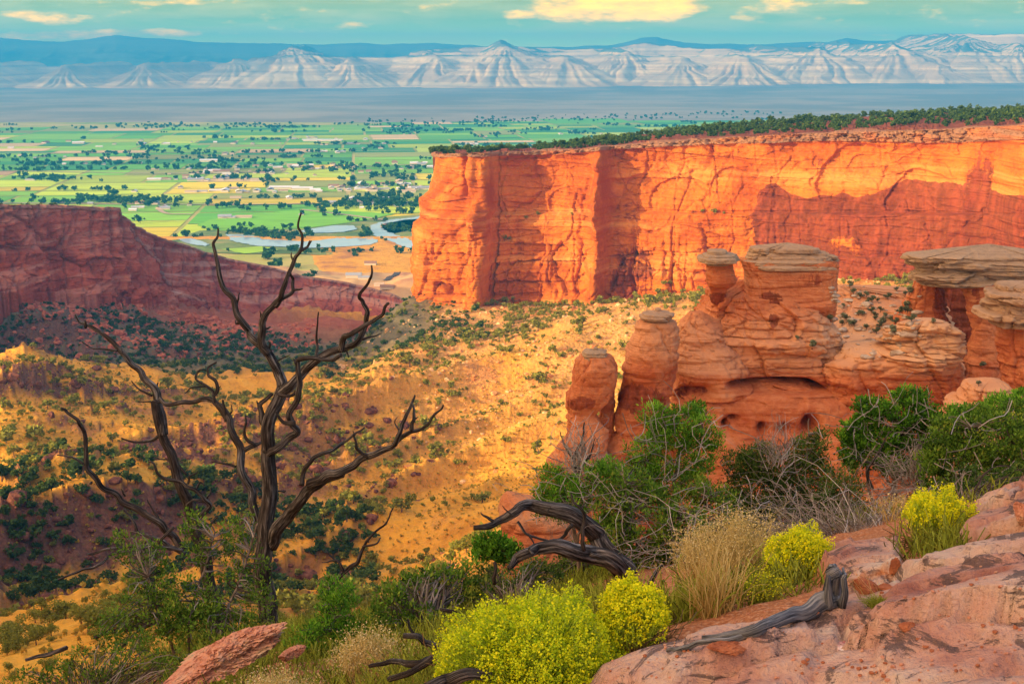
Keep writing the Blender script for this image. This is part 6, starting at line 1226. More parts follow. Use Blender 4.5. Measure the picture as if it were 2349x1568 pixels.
# left leafy shrub in front of the dead trees, with open twiggy crown
plant('desert_shrub', 'loose leafy green shrub growing around the feet of the dead trees', (430, 1500), 11.0, [(420, 1380, 110, 90, 0), (330, 1290, 60, 70, .2), (450, 1240, 45, 60, 0), (540, 1270, 50, 90, .2), (590, 1350, 40, 90, .1), (350, 1400, 90, 80, -.2), (480, 1440, 120, 60, -.3), (270, 1440, 60, 60, -.3), (275, 1250, 24, 40, .2), (560, 1200, 22, 40, .3), (440, 1195, 22, 28, .1)], m_gleaf, leaf=.032, dens=.50, tuft=.10, ntw=420, seed=501, per=20, tw_r=.007, trunk=[([(430, 1500), (440, 1400), (470, 1300), (490, 1230)], 9, 3, 0), ([(400, 1500), (370, 1400), (340, 1320)], 8, 3, 0), ([(470, 1500), (520, 1400), (560, 1300), (590, 1200)], 9, 3, 0)])
plant('desert_shrub', 'low green shrub thicket in the bottom left corner', (200, 1560), 9.6, [(230, 1510, 80, 50, 0), (330, 1500, 80, 50, .1), (150, 1540, 70, 40, 0), (420, 1530, 70, 40, 0), (60, 1560, 60, 30, 0)], m_gleaf, leaf=.03, dens=.4, tuft=.10, ntw=200, seed=502, per=20)
plant('juniper', 'bright green young juniper right of the tall dead trunk', (770, 1500), 8.6, [(770, 1350, 42, 36, 0), (775, 1400, 52, 50, 0), (740, 1460, 70, 50, -.1), (800, 1470, 60, 50, 0), (700, 1500, 60, 40, 0)], m_bleaf, leaf=.03, asp=.3, dens=.8, tuft=.075, ntw=90, seed=503, trunk=[([(770, 1520), (765, 1440), (760, 1370)], 9, 4, 0)])
plant('desert_shrub', 'green shrub behind the left side of the big yellow bush', (960, 1440), 8.8, [(980, 1340, 70, 46, .3), (900, 1390, 46, 50, 0), (1040, 1350, 60, 44, .4), (960, 1420, 70, 50, 0), (870, 1440, 40, 50, -.2), (1060, 1300, 30, 20, .5), (905, 1345, 26, 26, .1)], m_gleaf, leaf=.036, dens=.55, tuft=.095, ntw=300, seed=504, per=22)
plant('desert_shrub', 'sage green shrub behind the crown of the yellow bush', (1180, 1400), 9.0, [(1160, 1330, 80, 36, .3), (1250, 1310, 60, 32, .4), (1100, 1370, 60, 40, .2)], m_dleaf, leaf=.032, dens=.55, tuft=.09, ntw=160, seed=505, per=22, vb=.1)
plant('juniper', 'small round topped green juniper left of the fallen limbs', (1135, 1400), 10.6, [(1130, 1250, 42, 28, 0), (1160, 1262, 36, 26, 0), (1100, 1265, 18, 20, 0)], m_bleaf, leaf=.036, asp=.6, dens=.85, tuft=.08, ntw=60, seed=506, vb=-.08, trunk=[([(1140, 1410), (1142, 1340), (1135, 1270)], 9, 4, 0), ([(1142, 1340), (1165, 1275)], 5, 3, 0)], cat='tree')
plant('juniper', 'juniper with two rounded green clumps above the fallen log', (1310, 1360), 11.6, [(1262, 1110, 42, 48, 0), (1300, 1140, 56, 60, -.1), (1380, 1095, 44, 40, 0), (1250, 1160, 30, 26, 0), (1395, 1070, 30, 20, 0)], m_bleaf, leaf=.032, asp=.3, dens=1.0, tuft=.08, ntw=90, seed=507, trunk=[([(1330, 1380), (1325, 1280), (1318, 1210), (1300, 1150)], 13, 6, 0), ([(1322, 1250), (1340, 1180), (1365, 1110)], 8, 4, 0)], cat='tree', silver=60)
plant('pinyon', 'tall pinyon with a bright domed crown in the middle of the thicket', (1500, 1370), 12.4, [(1570, 975, 76, 46, 0), (1500, 950, 38, 34, 0), (1600, 940, 32, 26, .1), (1540, 1000, 60, 36, 0), (1600, 1050, 46, 60, 0), (1480, 1040, 50, 50, -.1), (1640, 1010, 24, 30, 0), (1450, 1110, 54, 50, -.2), (1540, 1100, 70, 60, 0)], m_bleaf, leaf=.036, asp=.3, dens=.72, tuft=.085, ntw=200, seed=508, silver=60, trunk=[([(1530, 1380), (1535, 1250), (1545, 1130), (1560, 1030)], 16, 6, 0), ([(1540, 1200), (1500, 1100), (1490, 1000)], 10, 4, 0), ([(1550, 1120), (1600, 1060), (1610, 990)], 8, 4, 0)], cat='tree')
plant('desert_shrub', 'broad leafy green shrub in front of the tall pinyon', (1480, 1420), 11.0, [(1470, 1200, 110, 110, 0), (1400, 1250, 60, 90, -.1), (1560, 1230, 80, 110, 0), (1440, 1110, 60, 60, .1), (1500, 1320, 110, 60, -.1), (1600, 1300, 60, 60, 0), (1390, 1160, 36, 50, 0)], m_gleaf, leaf=.036, dens=.62, tuft=.10, ntw=420, seed=509, per=22, silver=130, trunk=[([(1480, 1430), (1470, 1320), (1450, 1180), (1430, 1080)], 8, 3, 0), ([(1500, 1430), (1530, 1300), (1580, 1180)], 8, 3, 0)])
plant('desert_shrub', 'dark wide thicket of fine leaves before the smooth rock wall', (1830, 1330), 13.2, [(1740, 1140, 90, 90, 0), (1850, 1120, 90, 80, 0), (1800, 1210, 130, 90, -.2), (1920, 1190, 70, 80, 0), (1690, 1200, 50, 80, 0), (1700, 1060, 44, 40, 0), (1850, 1040, 50, 44, 0), (1880, 1010, 24, 30, 0), (1750, 1060, 60, 50, 0)], m_dleaf, leaf=.036, asp=.35, dens=1.15, tuft=.10, ntw=420, seed=510, per=20, silver=130, tw_r=.008, trunk=[([(1830, 1340), (1840, 1200), (1850, 1060), (1855, 960)], 7, 2, 0), ([(1800, 1340), (1760, 1180), (1740, 1000)], 7, 2, 0), ([(1850, 1340), (1900, 1200), (1960, 1090), (2010, 1020)], 7, 2, 0), ([(1790, 1300), (1700, 1120), (1650, 1060)], 6, 2, 0)])
plant('juniper', 'gnarled juniper with separate round green clumps and bare grey limbs', (2040, 1290), 14.0, [(2000, 935, 48, 24, 0), (1985, 965, 40, 22, 0), (2090, 910, 44, 22, 0), (2080, 950, 66, 32, 0), (1950, 990, 28, 36, 0), (2010, 1010, 80, 36, 0), (2110, 1000, 60, 44, .1), (1960, 1050, 40, 26, 0), (2050, 1060, 60, 30, 0), (2140, 960, 36, 30, 0)], m_bleaf, leaf=.040, asp=.5, dens=.80, tuft=.09, ntw=110, seed=511, vb=-.1, silver=90, cat='tree', trunk=[([(2045, 1290), (2042, 1200), (2050, 1130), (2060, 1070), (2062, 1000)], 20, 7, 0), ([(2040, 1180), (2010, 1160), (1990, 1110), (2000, 1040)], 9, 4, 0), ([(2120, 1290), (2125, 1180), (2118, 1090), (2105, 1030)], 13, 5, 0), ([(2080, 1210), (2040, 1180), (1990, 1170), (1960, 1130)], 8, 3, 0), ([(2050, 1120), (2000, 1060), (1960, 1040)], 6, 3, 0)])
plant('pinyon', 'large dark leafy tree filling the right edge', (2260, 1290), 12.6, [(2280, 1010, 100, 70, 0), (2200, 1060, 80, 80, 0), (2330, 1080, 80, 100, 0), (2240, 1150, 100, 80, -.1), (2180, 1140, 50, 70, 0), (2340, 960, 50, 50, .3), (2250, 960, 50, 34, .2), (2160, 1000, 36, 60, 0), (2330, 1160, 60, 40, 0), (2140, 1080, 40, 60, 0), (2200, 1000, 40, 40, .1)], m_gleaf, leaf=.038, asp=.45, dens=.75, tuft=.10, ntw=240, seed=512, silver=60, vb=-.04, cat='tree', trunk=[([(2260, 1300), (2255, 1180), (2240, 1060), (2230, 980)], 14, 5, 0), ([(2265, 1250), (2310, 1130), (2330, 1020)], 10, 4, 0)])
plant('juniper', 'bright green juniper crown topping the right edge thicket', (2300, 1300), 13.6, [(2300, 935, 70, 30, .4), (2250, 965, 60, 34, .4), (2345, 925, 30, 40, .5), (2200, 955, 44, 30, .4)], m_bleaf, leaf=.04, asp=.4, dens=.85, tuft=.09, ntw=40, seed=513, cat='tree')
plant('desert_shrub', 'low dark sage clump on the ledge at the far right', (2240, 1200), 9.5, [(2240, 1180, 46, 26, 0), (2280, 1190, 30, 20, 0)], m_dleaf, leaf=.03, asp=.2, dens=.8, tuft=.06, ntw=90, seed=514, vb=.1)

plant('desert_shrub', 'rounded green shrub between the tall pinyon and the dark thicket', (1640, 1360), 11.8, [(1640, 1180, 70, 90, 0), (1620, 1270, 90, 70, 0), (1690, 1290, 70, 50, -.1), (1600, 1120, 36, 40, .2)], m_gleaf, leaf=.034, dens=.6, tuft=.10, ntw=260, seed=523, per=22, silver=70, trunk=[([(1640, 1370), (1640, 1260), (1630, 1140)], 7, 3, 0)])
plant('desert_shrub', 'dark green shrub filling the gap right of the wide thicket', (1930, 1330), 12.4, [(1930, 1130, 60, 70, 0), (1960, 1220, 80, 60, 0), (1880, 1260, 80, 50, 0), (2040, 1230, 80, 50, 0), (2130, 1180, 60, 60, 0)], m_dleaf, leaf=.034, asp=.35, dens=.7, tuft=.10, ntw=260, seed=524, per=20, silver=70)
plant('desert_shrub', 'green undergrowth behind the two fallen limbs', (1380, 1400), 12.0, [(1330, 1290, 70, 50, 0), (1420, 1330, 70, 50, 0), (1250, 1330, 60, 36, 0)], m_dleaf, leaf=.034, dens=.6, tuft=.10, ntw=200, seed=525, per=20)
# bare grey shrubs
def bare(name, label, base, D, tips_, n, spread, seed, r=.004, trunk=None, cat='dead shrub'):
    g = np.random.default_rng(seed); b = px2(*base, D); e = thing(name, label, cat, tuple(b)); H_ = []
    for (tx, ty, k, s_) in tips_:
        c = px2(tx, ty, D); p1 = c + g.normal(size=(k, 3)) * [s_, s_, s_ * .7]; p0 = b + (c - b) * g.uniform(.1, .75, (k, 1)) + g.normal(size=(k, 3)) * s_ * .35
        P = curves(p0, p1, 7, g, .16); R = (np.linspace(1, .3, 7)[None] * g.uniform(.5, 1.5, (k, 1))) * r; H_.append(hair(P, R, np.clip(g.uniform(.1, 1, (k, 1)) + 0 * R, 0, 1)))
    vobj('twigs', H_, m_silver, e)
    if trunk: tubes_obj('trunk', [limb(ov, tp, w0, w1, D, seed=seed + i, seg=9, dark=-1) for i, (tp, w0, w1) in enumerate(trunk)], m_dead, e, org=e.location)
bare('dead_pinyon', 'bare silver grey dead pinyon in front of the short pinnacle', (1325, 1120), 11.9, [(1340, 985, 34, .10), (1300, 1000, 26, .10), (1370, 1010, 26, .12), (1330, 1050, 30, .10), (1400, 1050, 14, .08), (1280, 1050, 14, .08), (1330, 1180, 60, .16)], 0, 0, 601, .0045, [([(1330, 1150), (1322, 1090), (1318, 1050), (1335, 1010), (1340, 970)], 11, 3), ([(1320, 1060), (1295, 1020), (1285, 990)], 6, 2), ([(1325, 1080), (1355, 1040), (1365, 1005)], 6, 2), ([(1325, 1110), (1280, 1090), (1265, 1060)], 4, 2)], 'dead tree')
bare('dead_juniper', 'bare silver dead juniper top beside the gnarled juniper', (2105, 1130), 13.4, [(2105, 1010, 30, .10), (2130, 1040, 26, .10), (2085, 1050, 26, .12), (2110, 1090, 40, .16), (2010, 1040, 26, .14), (2000, 1080, 20, .14)], 0, 0, 602, .005, [([(2100, 1180), (2104, 1100), (2108, 1040), (2106, 990)], 9, 3), ([(2000, 1120), (1990, 1080), (2020, 1030), (2040, 990)], 9, 3), ([(2030, 1070), (1990, 1060), (1955, 1050)], 6, 2)], 'dead tree')
bare('brush_pile', 'tangled pile of grey brushwood under the gnarled juniper', (2000, 1290), 9.4, [(1960, 1215, 170, .24), (2040, 1200, 190, .24), (2120, 1210, 120, .20), (1890, 1240, 150, .22), (2000, 1255, 190, .26), (1780, 1235, 110, .26), (1830, 1200, 80, .28), (1700, 1260, 80, .22)], 0, 0, 603, .0038)
plant('desert_shrub', 'low dark shrub mass beneath the right edge tree', (2200, 1250), 9.8, [(2180, 1170, 70, 46, 0), (2280, 1130, 70, 50, .1), (2100, 1200, 60, 36, 0), (2340, 1100, 60, 60, .1), (2230, 1100, 60, 50, .2)], m_dleaf, leaf=.03, dens=.5, tuft=.09, ntw=160, seed=521, per=20)
plant('desert_shrub', 'low dark shrub mass behind the airy grass', (1700, 1320), 9.6, [(1660, 1240, 80, 50, 0), (1760, 1260, 80, 40, 0), (1850, 1250, 70, 36, 0), (1600, 1290, 60, 40, -.1), (1940, 1250, 60, 30, 0)], m_dleaf, leaf=.03, dens=.45, tuft=.09, ntw=260, seed=522, per=20, silver=60)
bare('bare_shrub', 'thin bare twiggy shrub rising before the rock wall', (1790, 1080), 12.8, [(1790, 1000, 26, .14), (1760, 980, 16, .12), (1820, 990, 18, .12), (1800, 950, 10, .10), (1740, 1030, 14, .14)], 0, 0, 604, .0035)
bare('bare_shrub', 'dry rooty twigs beside the right yellow flowering bush', (2180, 1330), 6.4, [(2180, 1312, 40, .05), (2195, 1320, 30, .05)], 0, 0, 605, .003)

# rabbitbrush
def rabbit(label, base, D, w, h, n, seed, low=.25, pw=2.6, yellow=.5, brown=1.0, flr=.011):
    g = np.random.default_rng(seed); n = int(n * 1.5); b = px2(*base, D); b[2] = float(NG(b[0], b[1])) - .01; e = thing('rabbitbrush', label, 'bush', tuple(b), None)
    W = w / FPX * D / 2; Hh = h / FPX * D
    az = g.uniform(0, 2 * np.pi, n); u = g.uniform(0, 1, n) ** .5; lump = 1 + .30 * fbm(np.cos(az) * 2.6 * u, np.sin(az) * 2.6 * u, o=3, seed=seed)
    rx = W * u * lump; tip = b + np.stack([rx * np.cos(az), rx * np.sin(az) * .85, Hh * lump * np.sqrt(np.clip(1.04 - (u * .93) ** pw, .12, 1)) * np.where(g.uniform(size=n) < low, g.uniform(.55, .85, n), g.uniform(.84, 1.06, n)) - .0 * u], -1)
    clus = b + np.stack([rx * np.cos(az) * .28, rx * np.sin(az) * .28, 0 * rx], -1) + g.normal(size=(n, 3)) * [.03, .03, .005]
    K = 8; P = curves(clus, tip, K, g, .03, 0); t = np.linspace(0, 1, K)[None]; out_ = (tip - clus) * [1, 1, 0]
    P = P - out_[:, None] * (.22 * np.sin(np.pi * t) ** 1.0)[..., None]
    R = (1.15 - .6 * t) * .0022 * g.uniform(.7, 1.3, (n, 1)); v = np.clip(t * (1.05) + g.normal(size=(n, 1)) * .09 - .12 * (brown - 1), 0, 1)
    parts = [hair(P, R, v)]
    # narrow leaves along the upper stems
    k = 9; ti = g.uniform(.5, .97, (n, k)); idx = ti * (K - 1); i0 = idx.astype(int); f = (idx - i0)[..., None]; ii = np.arange(n)[:, None]
    q = P[ii, i0] * (1 - f) + P[ii, np.minimum(i0 + 1, K - 1)] * f
    parts.append(lq(q.reshape(-1, 3) + g.normal(size=(n * k, 3)) * .004, .030, .12, g, np.clip(.55 + .35 * g.uniform(size=n * k), 0, 1), upbias=1.2))
    # dry litter near the base
    nl = n // 3; p0 = b + g.normal(size=(nl, 3)) * [W * .4, W * .3, .0] + [0, 0, .01]; p1 = p0 + g.normal(size=(nl, 3)) * [.09, .06, .05] + [0, 0, .06]
    parts.append(hair(curves(p0, p1, 5, g, .1), np.full((nl, 5), .0022), g.uniform(0, .22, (nl, 1)) + np.zeros((nl, 5))))
    vobj('stems', parts, m_rbst, e)
    k = 11; fp = tip[:, None] + g.normal(size=(n, k, 3)) * [flr * .75, flr * .75, flr * 1.1]
    vobj('flowers', [lq(fp.reshape(-1, 3), flr * g.uniform(.7, 1.3, n * k), .8, g, np.clip(g.normal(yellow, .16, (n, 1)) + g.normal(0, .14, (n, k)) + (fp[..., 2] - tip[:, None, 2]) * 8, 0, 1).reshape(-1))], m_rbfl, e)
    return e
rabbit('biggest round yellow-green flowering bush at bottom centre', (1225, 1525), 4.55, 490, 258, 1600, 701, yellow=.30, flr=.010)
rabbit('smaller yellow flowering bush joined to the right of the biggest one', (1445, 1490), 4.75, 190, 175, 520, 702, yellow=.55)
rabbit('yellow flowering bush standing left of the grey stump', (1828, 1380), 5.9, 165, 122, 420, 703, low=.12, pw=5, yellow=.6, flr=.010)
rabbit('yellow flowering bush on the ledge right of the grey stump', (2135, 1322), 6.1, 165, 126, 460, 704, low=.12, pw=5, yellow=.62, flr=.010)
rabbit('low yellow flowering bush at the bottom edge', (835, 1600), 4.7, 170, 80, 340, 705, yellow=.6)
rabbit('small yellow flowering tips peeking below the tilted boulder', (470, 1605), 6.0, 150, 60, 220, 706, yellow=.6)
rabbit('small yellow bush left of the second flowering bush', (1780, 1370), 5.8, 70, 80, 110, 707, yellow=.5)

# grasses
def grass(label, base, D, w, h, n, seed, mt, heads=0, lean=0.0, r=.0016, headm=None, name='bunchgrass', hs=.008, spread=.5, below=True):
    g = np.random.default_rng(seed); b = px2(*base, D); b[2] = float(NG(b[0], b[1])) - .005; e = thing(name, label, 'grass clump', tuple(b)); W = w / FPX * D / 2; Hh = h / FPX * D
    p0 = b + g.normal(size=(n, 3)) * [W * .30, W * .22, 0]; az = g.uniform(0, 2 * np.pi, n); u = g.uniform(0, 1, n)
    p1 = p0 + np.stack([np.cos(az) * u * W * spread * 2 + lean * Hh, np.sin(az) * u * W * spread * 1.4, Hh * g.uniform(.45, 1.05, n) * (1 - .3 * u)], -1)
    P = curves(p0, p1, 7, g, .04, .10); t = np.linspace(0, 1, 7)[None]
    bl_ = [hair(P, (1.1 - .85 * t) * r * g.uniform(.7, 1.3, (n, 1)), np.clip(g.uniform(0, 1, (n, 1)) * .7 + .3 * t, 0, 1))]
    if heads:
        k = heads; fp = p1[:, None] + g.normal(size=(n, k, 3)) * [W * .16, W * .14, Hh * .11]
        vobj('seed_heads', [lq(fp.reshape(-1, 3), hs * g.uniform(.6, 1.3, n * k), .6, g, g.uniform(.3, 1, n * k))], headm or m_pale, e)
        k2 = 3; q0 = np.repeat(p1, k2, 0) - [0, 0, Hh * .12]; q1 = q0 + g.normal(size=(n * k2, 3)) * [W * .16, W * .14, Hh * .06] + [0, 0, Hh * .14]
        bl_.append(hair(curves(q0, q1, 4, g, .05), np.full((n * k2, 4), .0006 * D / 5), np.full((n * k2, 4), .6)))
    vobj('blades', bl_, mt, e)
    return e
grass('airy pale seeded grass behind the stump root', (1690, 1450), 6.2, 250, 190, 260, 801, m_pale, heads=16, hs=.011)
grass('pale seeded grass left of the second flowering bush', (1600, 1440), 6.6, 150, 150, 150, 802, m_pale, heads=14, hs=.011)
grass('straw yellow bunchgrass fanning out beside the long root', (1640, 1470), 5.2, 170, 230, 170, 803, m_pale, r=.0020, spread=.8)
grass('small golden flowering weeds above the long root', (1740, 1440), 5.3, 140, 80, 160, 804, m_ggrass, heads=5, headm=m_rbfl, hs=.009, name='golden_weed')
grass('green grass between the yellow bushes and the root', (1570, 1480), 5.4, 130, 110, 280, 805, m_ggrass, r=.0020)
grass('fluffy pale grass in front of the bright juniper', (850, 1560), 6.4, 170, 140, 230, 806, m_pale, heads=18, hs=.012)
grass('tall yellow-green grass blades beside the low yellow bush', (850, 1600), 4.6, 190, 200, 200, 807, m_ggrass, r=.0018, spread=.8)
grass('pale seeded grass at the bottom edge below the tilted boulder', (640, 1600), 5.8, 190, 120, 230, 808, m_pale, heads=16, hs=.011)
grass('green and yellow grass in the bottom left corner', (300, 1620), 7.0, 330, 90, 420, 809, m_ggrass, r=.0022)
grass('tall blurred straw blades at far left bottom', (120, 1640), 4.2, 220, 180, 40, 810, m_pale, r=.0022, spread=.7)
grass('small bright green grass clump on the pink rock', (2010, 1508), 4.3, 90, 28, 460, 811, m_ggrass, r=.0012, spread=.5)
grass('few thin dry stalks leaning over the green clump', (1985, 1510), 4.4, 90, 125, 14, 812, m_pale, lean=-.35, r=.0011, spread=.3)
grass('dry straw stalks with tiny heads at the edge of the brush pile', (2050, 1292), 8.5, 120, 75, 50, 813, m_pale, r=.0022, heads=2, hs=.018)
grass('green grass tufts under the left part of the big bush', (1000, 1560), 4.9, 180, 90, 260, 814, m_ggrass, r=.0016)
grass('grass tufts around the foot of the tall dead trunk', (690, 1500), 9.5, 200, 90, 360, 815, m_ggrass, r=.003)
grass('dry grass at the foot of the large dark thicket', (1760, 1340), 8.6, 200, 60, 220, 816, m_pale, r=.002)
# extra low ground cover over the slope behind (one mass)
g = np.random.default_rng(77); n = 9000
a = g.uniform(-.45, .42, n); d = g.uniform(5.2, 14, n); x = a * d; keep = ledge_h(x, d) < .02; x, d = x[keep], d[keep]; w = fbm(x / .9, d / .9, o=3, seed=821) > np.where((x / d > .1) & (d > 6.3), .38, -.25); x, d = x[w], d[w]
p0 = np.stack([x, d, NG(x, d) - .01], -1); n = len(p0); k = 5
p0 = np.repeat(p0, k, 0) + g.normal(size=(n * k, 3)) * [.05, .05, 0]; p1 = p0 + g.normal(size=(n * k, 3)) * [.06, .05, .03] + [0, 0, .13]
V, F, v_ = hair(curves(p0, p1, 4, g, .08), np.full((n * k, 4), .0028), g.uniform(0, .8, (n * k, 1)) + np.zeros((n * k, 4)))
tag(link('ground_grass', mesh_np('ground_grass', V, F, m_ggrass, False, attrs={'v': v_})), 'thin mixed green and dry grass growing between the foreground shrubs', kind='stuff')

# ------------------------------------------------------------------ foreground stones
m_bould, nt, b = mat('pink_boulder'); P = opos(nt); a1 = noise(nt, P, 3, 6, .6, .3); a2 = noise(nt, P, 18, 5, .6); a3 = noise(nt, opos(nt, (1, 1, 4)), 7, 6, .7, .4)
c = ramp(nt, [(0.32, (0.42, 0.14, 0.09)), (0.5, (0.58, 0.27, 0.17)), (0.68, (0.66, 0.42, 0.27))], M(nt, 'ADD', M(nt, 'MULTIPLY', a1, .7), M(nt, 'MULTIPLY', a2, .3)))
c = mix(nt, M(nt, 'MULTIPLY', sstep(nt, a3, .58, .63), .6), c.outputs[0], (0.13, 0.10, 0.09)); c = mix(nt, M(nt, 'MULTIPLY', sstep(nt, noise(nt, P, 5, 4), .6, .68), .4), c, (0.45, 0.42, 0.22)); L(nt, c, b.inputs['Base Color']); bump(nt, b, M(nt, 'ADD', a2, M(nt, 'MULTIPLY', a3, .6)), .7, .02)
m_redst = mat('red_stone'); q = m_redst[1]; P = opos(q); L(q, ramp(q, [(0.3, (0.24, 0.07, 0.035)), (0.7, (0.50, 0.19, 0.09))], noise(q, P, 12, 5)).outputs[0], m_redst[2].inputs['Base Color']); m_redst = m_redst[0]
m_whst = mat('white_quartz_stone'); q = m_whst[1]; P = opos(q); L(q, ramp(q, [(0.38, (0.40, 0.16, 0.16)), (0.5, (0.72, 0.46, 0.44)), (0.62, (0.86, 0.78, 0.74))], noise(q, P, 14, 5)).outputs[0], m_whst[2].inputs['Base Color']); m_whst = m_whst[0]
def stone(name, label, px, py, w, h, dratio, m, seed, rot=0.0, tilt=0.0, cat='stone', sub=4, sink=.25, layered=0.0, D=None):
    p = hit(px, py, NG) if D is None else Vector(at(px, py, D)); D = p.y; g = np.random.default_rng(seed); v, f = rock_mesh_data(seed, sub=sub, flat=1)
    v = v / np.abs(v).max(0) * .5; v = v * [w / FPX * D, w / FPX * D * dratio, h / FPX * D]; s = w / FPX * D
    v = v + v / (np.linalg.norm(v, axis=1, keepdims=True) + 1e-9) * (s * .035 * fbm(v[:, 0] / s * 5, v[:, 1] / s * 5, v[:, 2] / s * (5 + 30 * layered), o=4, seed=seed))[:, None]
    if layered: v[:, 0] += s * .03 * np.round(3 * vnoise(0 * v[:, 0], 0 * v[:, 0], v[:, 2] / s * 26, seed=seed)) ; 
    ct, st_ = math.cos(tilt), math.sin(tilt); v = np.stack([v[:, 0]*ct - v[:, 2]*st_, v[:, 1], v[:, 0]*st_ + v[:, 2]*ct], -1); cr_, sr = math.cos(rot), math.sin(rot); v = np.stack([v[:, 0]*cr_ - v[:, 1]*sr, v[:, 0]*sr + v[:, 1]*cr_, v[:, 2]], -1)
    o = link(name, mesh_np(name, v, f, m, False)); o.location = p + Vector((0, 0, h / FPX * D * (.5 - sink))); tag(o, label, cat); return o
stone('tilted_boulder', 'large tilted pink layered boulder at the bottom left', 515, 1520, 330, 80, .8, m_bould, 911, tilt=math.radians(21), cat='boulder', sub=6, sink=.1, layered=1.0, D=7.0)
stone('boulder', 'small reddish slab leaning right of the tilted boulder', 668, 1510, 90, 26, .7, m_bould, 912, tilt=math.radians(28), cat='boulder', sub=5, sink=0, D=7.4)
stone('stone', 'small round brown stone on the pink ledge', 2080, 1443, 42, 30, .8, m_redst, 913)
stone('stone', 'white and pink quartz stone left of the small grass clump', 1925, 1490, 70, 30, .7, m_whst, 914, tilt=-.1)
stone('wedge_stone', 'upright purple-red wedge stone beyond the stump', 2052, 1322, 30, 58, .6, m_redst, 915, tilt=.2, sink=.1)
stone('wedge_stone', 'orange-brown slab stone leaning right of the stump', 1985, 1360, 74, 44, .6, m_redst, 916, tilt=-.35, sink=.15)
stone('wedge_stone', 'dark thin slab stone under the leaning one', 2030, 1350, 50, 16, .6, m_redst, 917)
stone('edge_boulder', 'orange pink boulder cut by the right edge', 2345, 1190, 60, 70, 1, m_bould, 918, cat='boulder', sub=5)
stone('stone', 'red rock slab lying under the long root', 1670, 1490, 110, 34, .6, m_redst, 919, sink=.4, sub=5)
stone('stone', 'thin orange slab under the stump root', 1820, 1420, 130, 26, .4, m_redst, 920, tilt=.3, sink=.2)
for i in range(130):
    rr2 = random.Random(950 + i); px = rr2.uniform(1380, 2330); py = rr2.uniform(1490, 1560) if i < 80 else rr2.uniform(1330, 1500)
    if i < 25: px = rr2.gauss(2010, 60); py = rr2.gauss(1545, 14)
    p = hit(px, py, NG); s = rr2.uniform(.006, .020); v, f = rock_mesh_data(960 + i, sub=1)
    o = link('pebble', mesh_np('pebble', v * s * 1.3, f, [m_bould, m_redst][i % 2], False)); o.location = (p.x, p.y, float(NG(p.x, p.y)) + s * .3); tag(o, 'tiny orange pebble on the pink ledge', 'pebble', 'pebbles scattered on the ledge')
# rubble terrace between the balanced rocks and the alcove
bpy.context.view_layer.update(); _dg = bpy.context.evaluated_depsgraph_get()
m_terr = m_rock_s
rr3 = random.Random(5)
m_pale_r, nt, b = mat('pale_terrace_rock'); P = gpos(nt); L(nt, ramp(nt, [(0.35, (0.30, 0.20, 0.13)), (0.65, (0.62, 0.50, 0.37))], noise(nt, P, 1.2, 5)).outputs[0], b.inputs['Base Color'])
def on_scene(px, py):
    d0 = Vector(at(px, py, 1.0)).normalized(); ok, loc, nrm, *_ = S.ray_cast(_dg, Vector(at(px, py, 30.0)), d0); return (loc if ok else None), nrm
tv_ = [mesh_np('terrace_rock', v * [1, 1, .6], f, m_pale_r, False) for v, f, _, _ in rocks]
for i in range(150):
    px = rr3.uniform(1905, 2110); py = rr3.uniform(652, 820)
    if py > 690 + (px - 1900) * .9 + 60: continue
    loc, nrm = on_scene(px, py)
    if loc is None or loc.y > 230: continue
    s = math.exp(rr3.gauss(math.log(.8), .45)); o = link('terrace_rock', tv_[i % 7]); o.location = loc; o.scale = (s, s, s); o.rotation_euler = (0, 0, rr3.uniform(0, 6)); tag(o, 'flat pale grey rock on the terrace between the capped formations', 'rock', 'loose rocks on the terrace')
m_sg = leaf_mat('grey_sage', [(0.07, 0.085, 0.05), (0.17, 0.20, 0.11), (0.30, 0.33, 0.18)])
V, F, F2, va = bushes[2]; sgm = mesh_np('terrace_sage', V, [F, F2], [m_sg, m_bark], False, np.concatenate([np.zeros(len(F), int), np.ones(len(F2), int)]), attrs={'v': va})
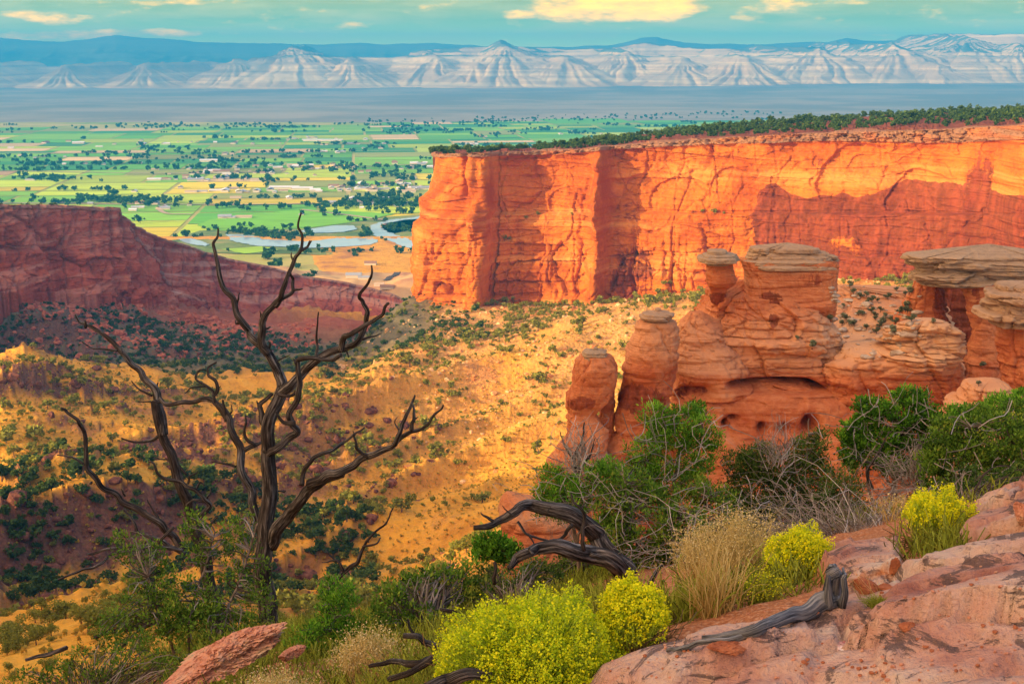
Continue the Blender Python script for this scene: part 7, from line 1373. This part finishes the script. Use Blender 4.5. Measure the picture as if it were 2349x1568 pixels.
for i in range(46):
    px = rr3.gauss(2010, 48); py = rr3.gauss(712, 30)
    if i < 7: px, py = [(1935, 733), (1863, 799), (2253, 845), (2245, 885), (2044, 620 - 44 + 0), (1828, 780), (1700, 1000)][i]
    if i in (4, 6): continue
    loc, nrm = on_scene(px, py)
    if loc is None or loc.y > 230: continue
    s = rr3.uniform(.8, 1.7); o = link('sagebrush', sgm); o.location = loc; o.scale = (s, s, s * .8); o.rotation_euler = (0, 0, rr3.uniform(0, 6)); tag(o, 'small grey green sagebrush on the rock terrace and ledges', 'sagebrush', 'sagebrush on the rock terrace')

# grit and gravel lying on the ledge (one mass)
g = np.random.default_rng(88); n = 2600; x = g.uniform(.2, 4.2, n); y = g.uniform(3.2, 7.0, n); w = fbm(x / .5, y / .35, o=3, seed=831); k_ = w > .12; x, y = x[k_], y[k_]; n = len(x); v0_, f0_ = rock_mesh_data(990, sub=1)
sz = np.exp(g.normal(np.log(.009), .4, n)); V = v0_[None] * sz[:, None, None] * g.uniform(.7, 1.3, (n, 1, 3)) + np.stack([x, y, NG(x, y) + sz * .2], -1)[:, None]
F = (f0_[None] + (np.arange(n) * len(v0_))[:, None, None]).reshape(-1, 3)
tag(link('gravel', mesh_np('gravel', V.reshape(-1, 3), F, m_bould, False)), 'fine orange grit lying in the hollows of the ledge', kind='stuff')
# ------------------------------------------------------------------ air
HAZE_D = 9.5e-5; HAZE_C = (0.02, 0.46, 1.0)
m_hz = bpy.data.materials.new('haze'); m_hz.use_nodes = True; nt = m_hz.node_tree; nt.nodes.clear()
pv = N(nt, 'ShaderNodeVolumePrincipled'); out_ = N(nt, 'ShaderNodeOutputMaterial'); L(nt, pv.outputs[0], out_.inputs['Volume'])
pv.inputs['Density'].default_value = HAZE_D; pv.inputs['Color'].default_value = (*HAZE_C, 1); pv.inputs['Anisotropy'].default_value = 0.0
x0, x1, y0, y1, z0_, z1_ = -15500, 15500, -600, 20900, VZ - 200, 360
bx = np.array([(x, y, z) for z in (z0_, z1_) for y in (y0, y1) for x in (x0, x1)], float)
bf = np.array([(0, 2, 3, 1), (4, 5, 7, 6), (0, 1, 5, 4), (2, 6, 7, 3), (0, 4, 6, 2), (1, 3, 7, 5)])
tag(link('haze', mesh_np('haze', bx, bf, m_hz, False)), 'blue evening haze over the valley', kind='stuff')
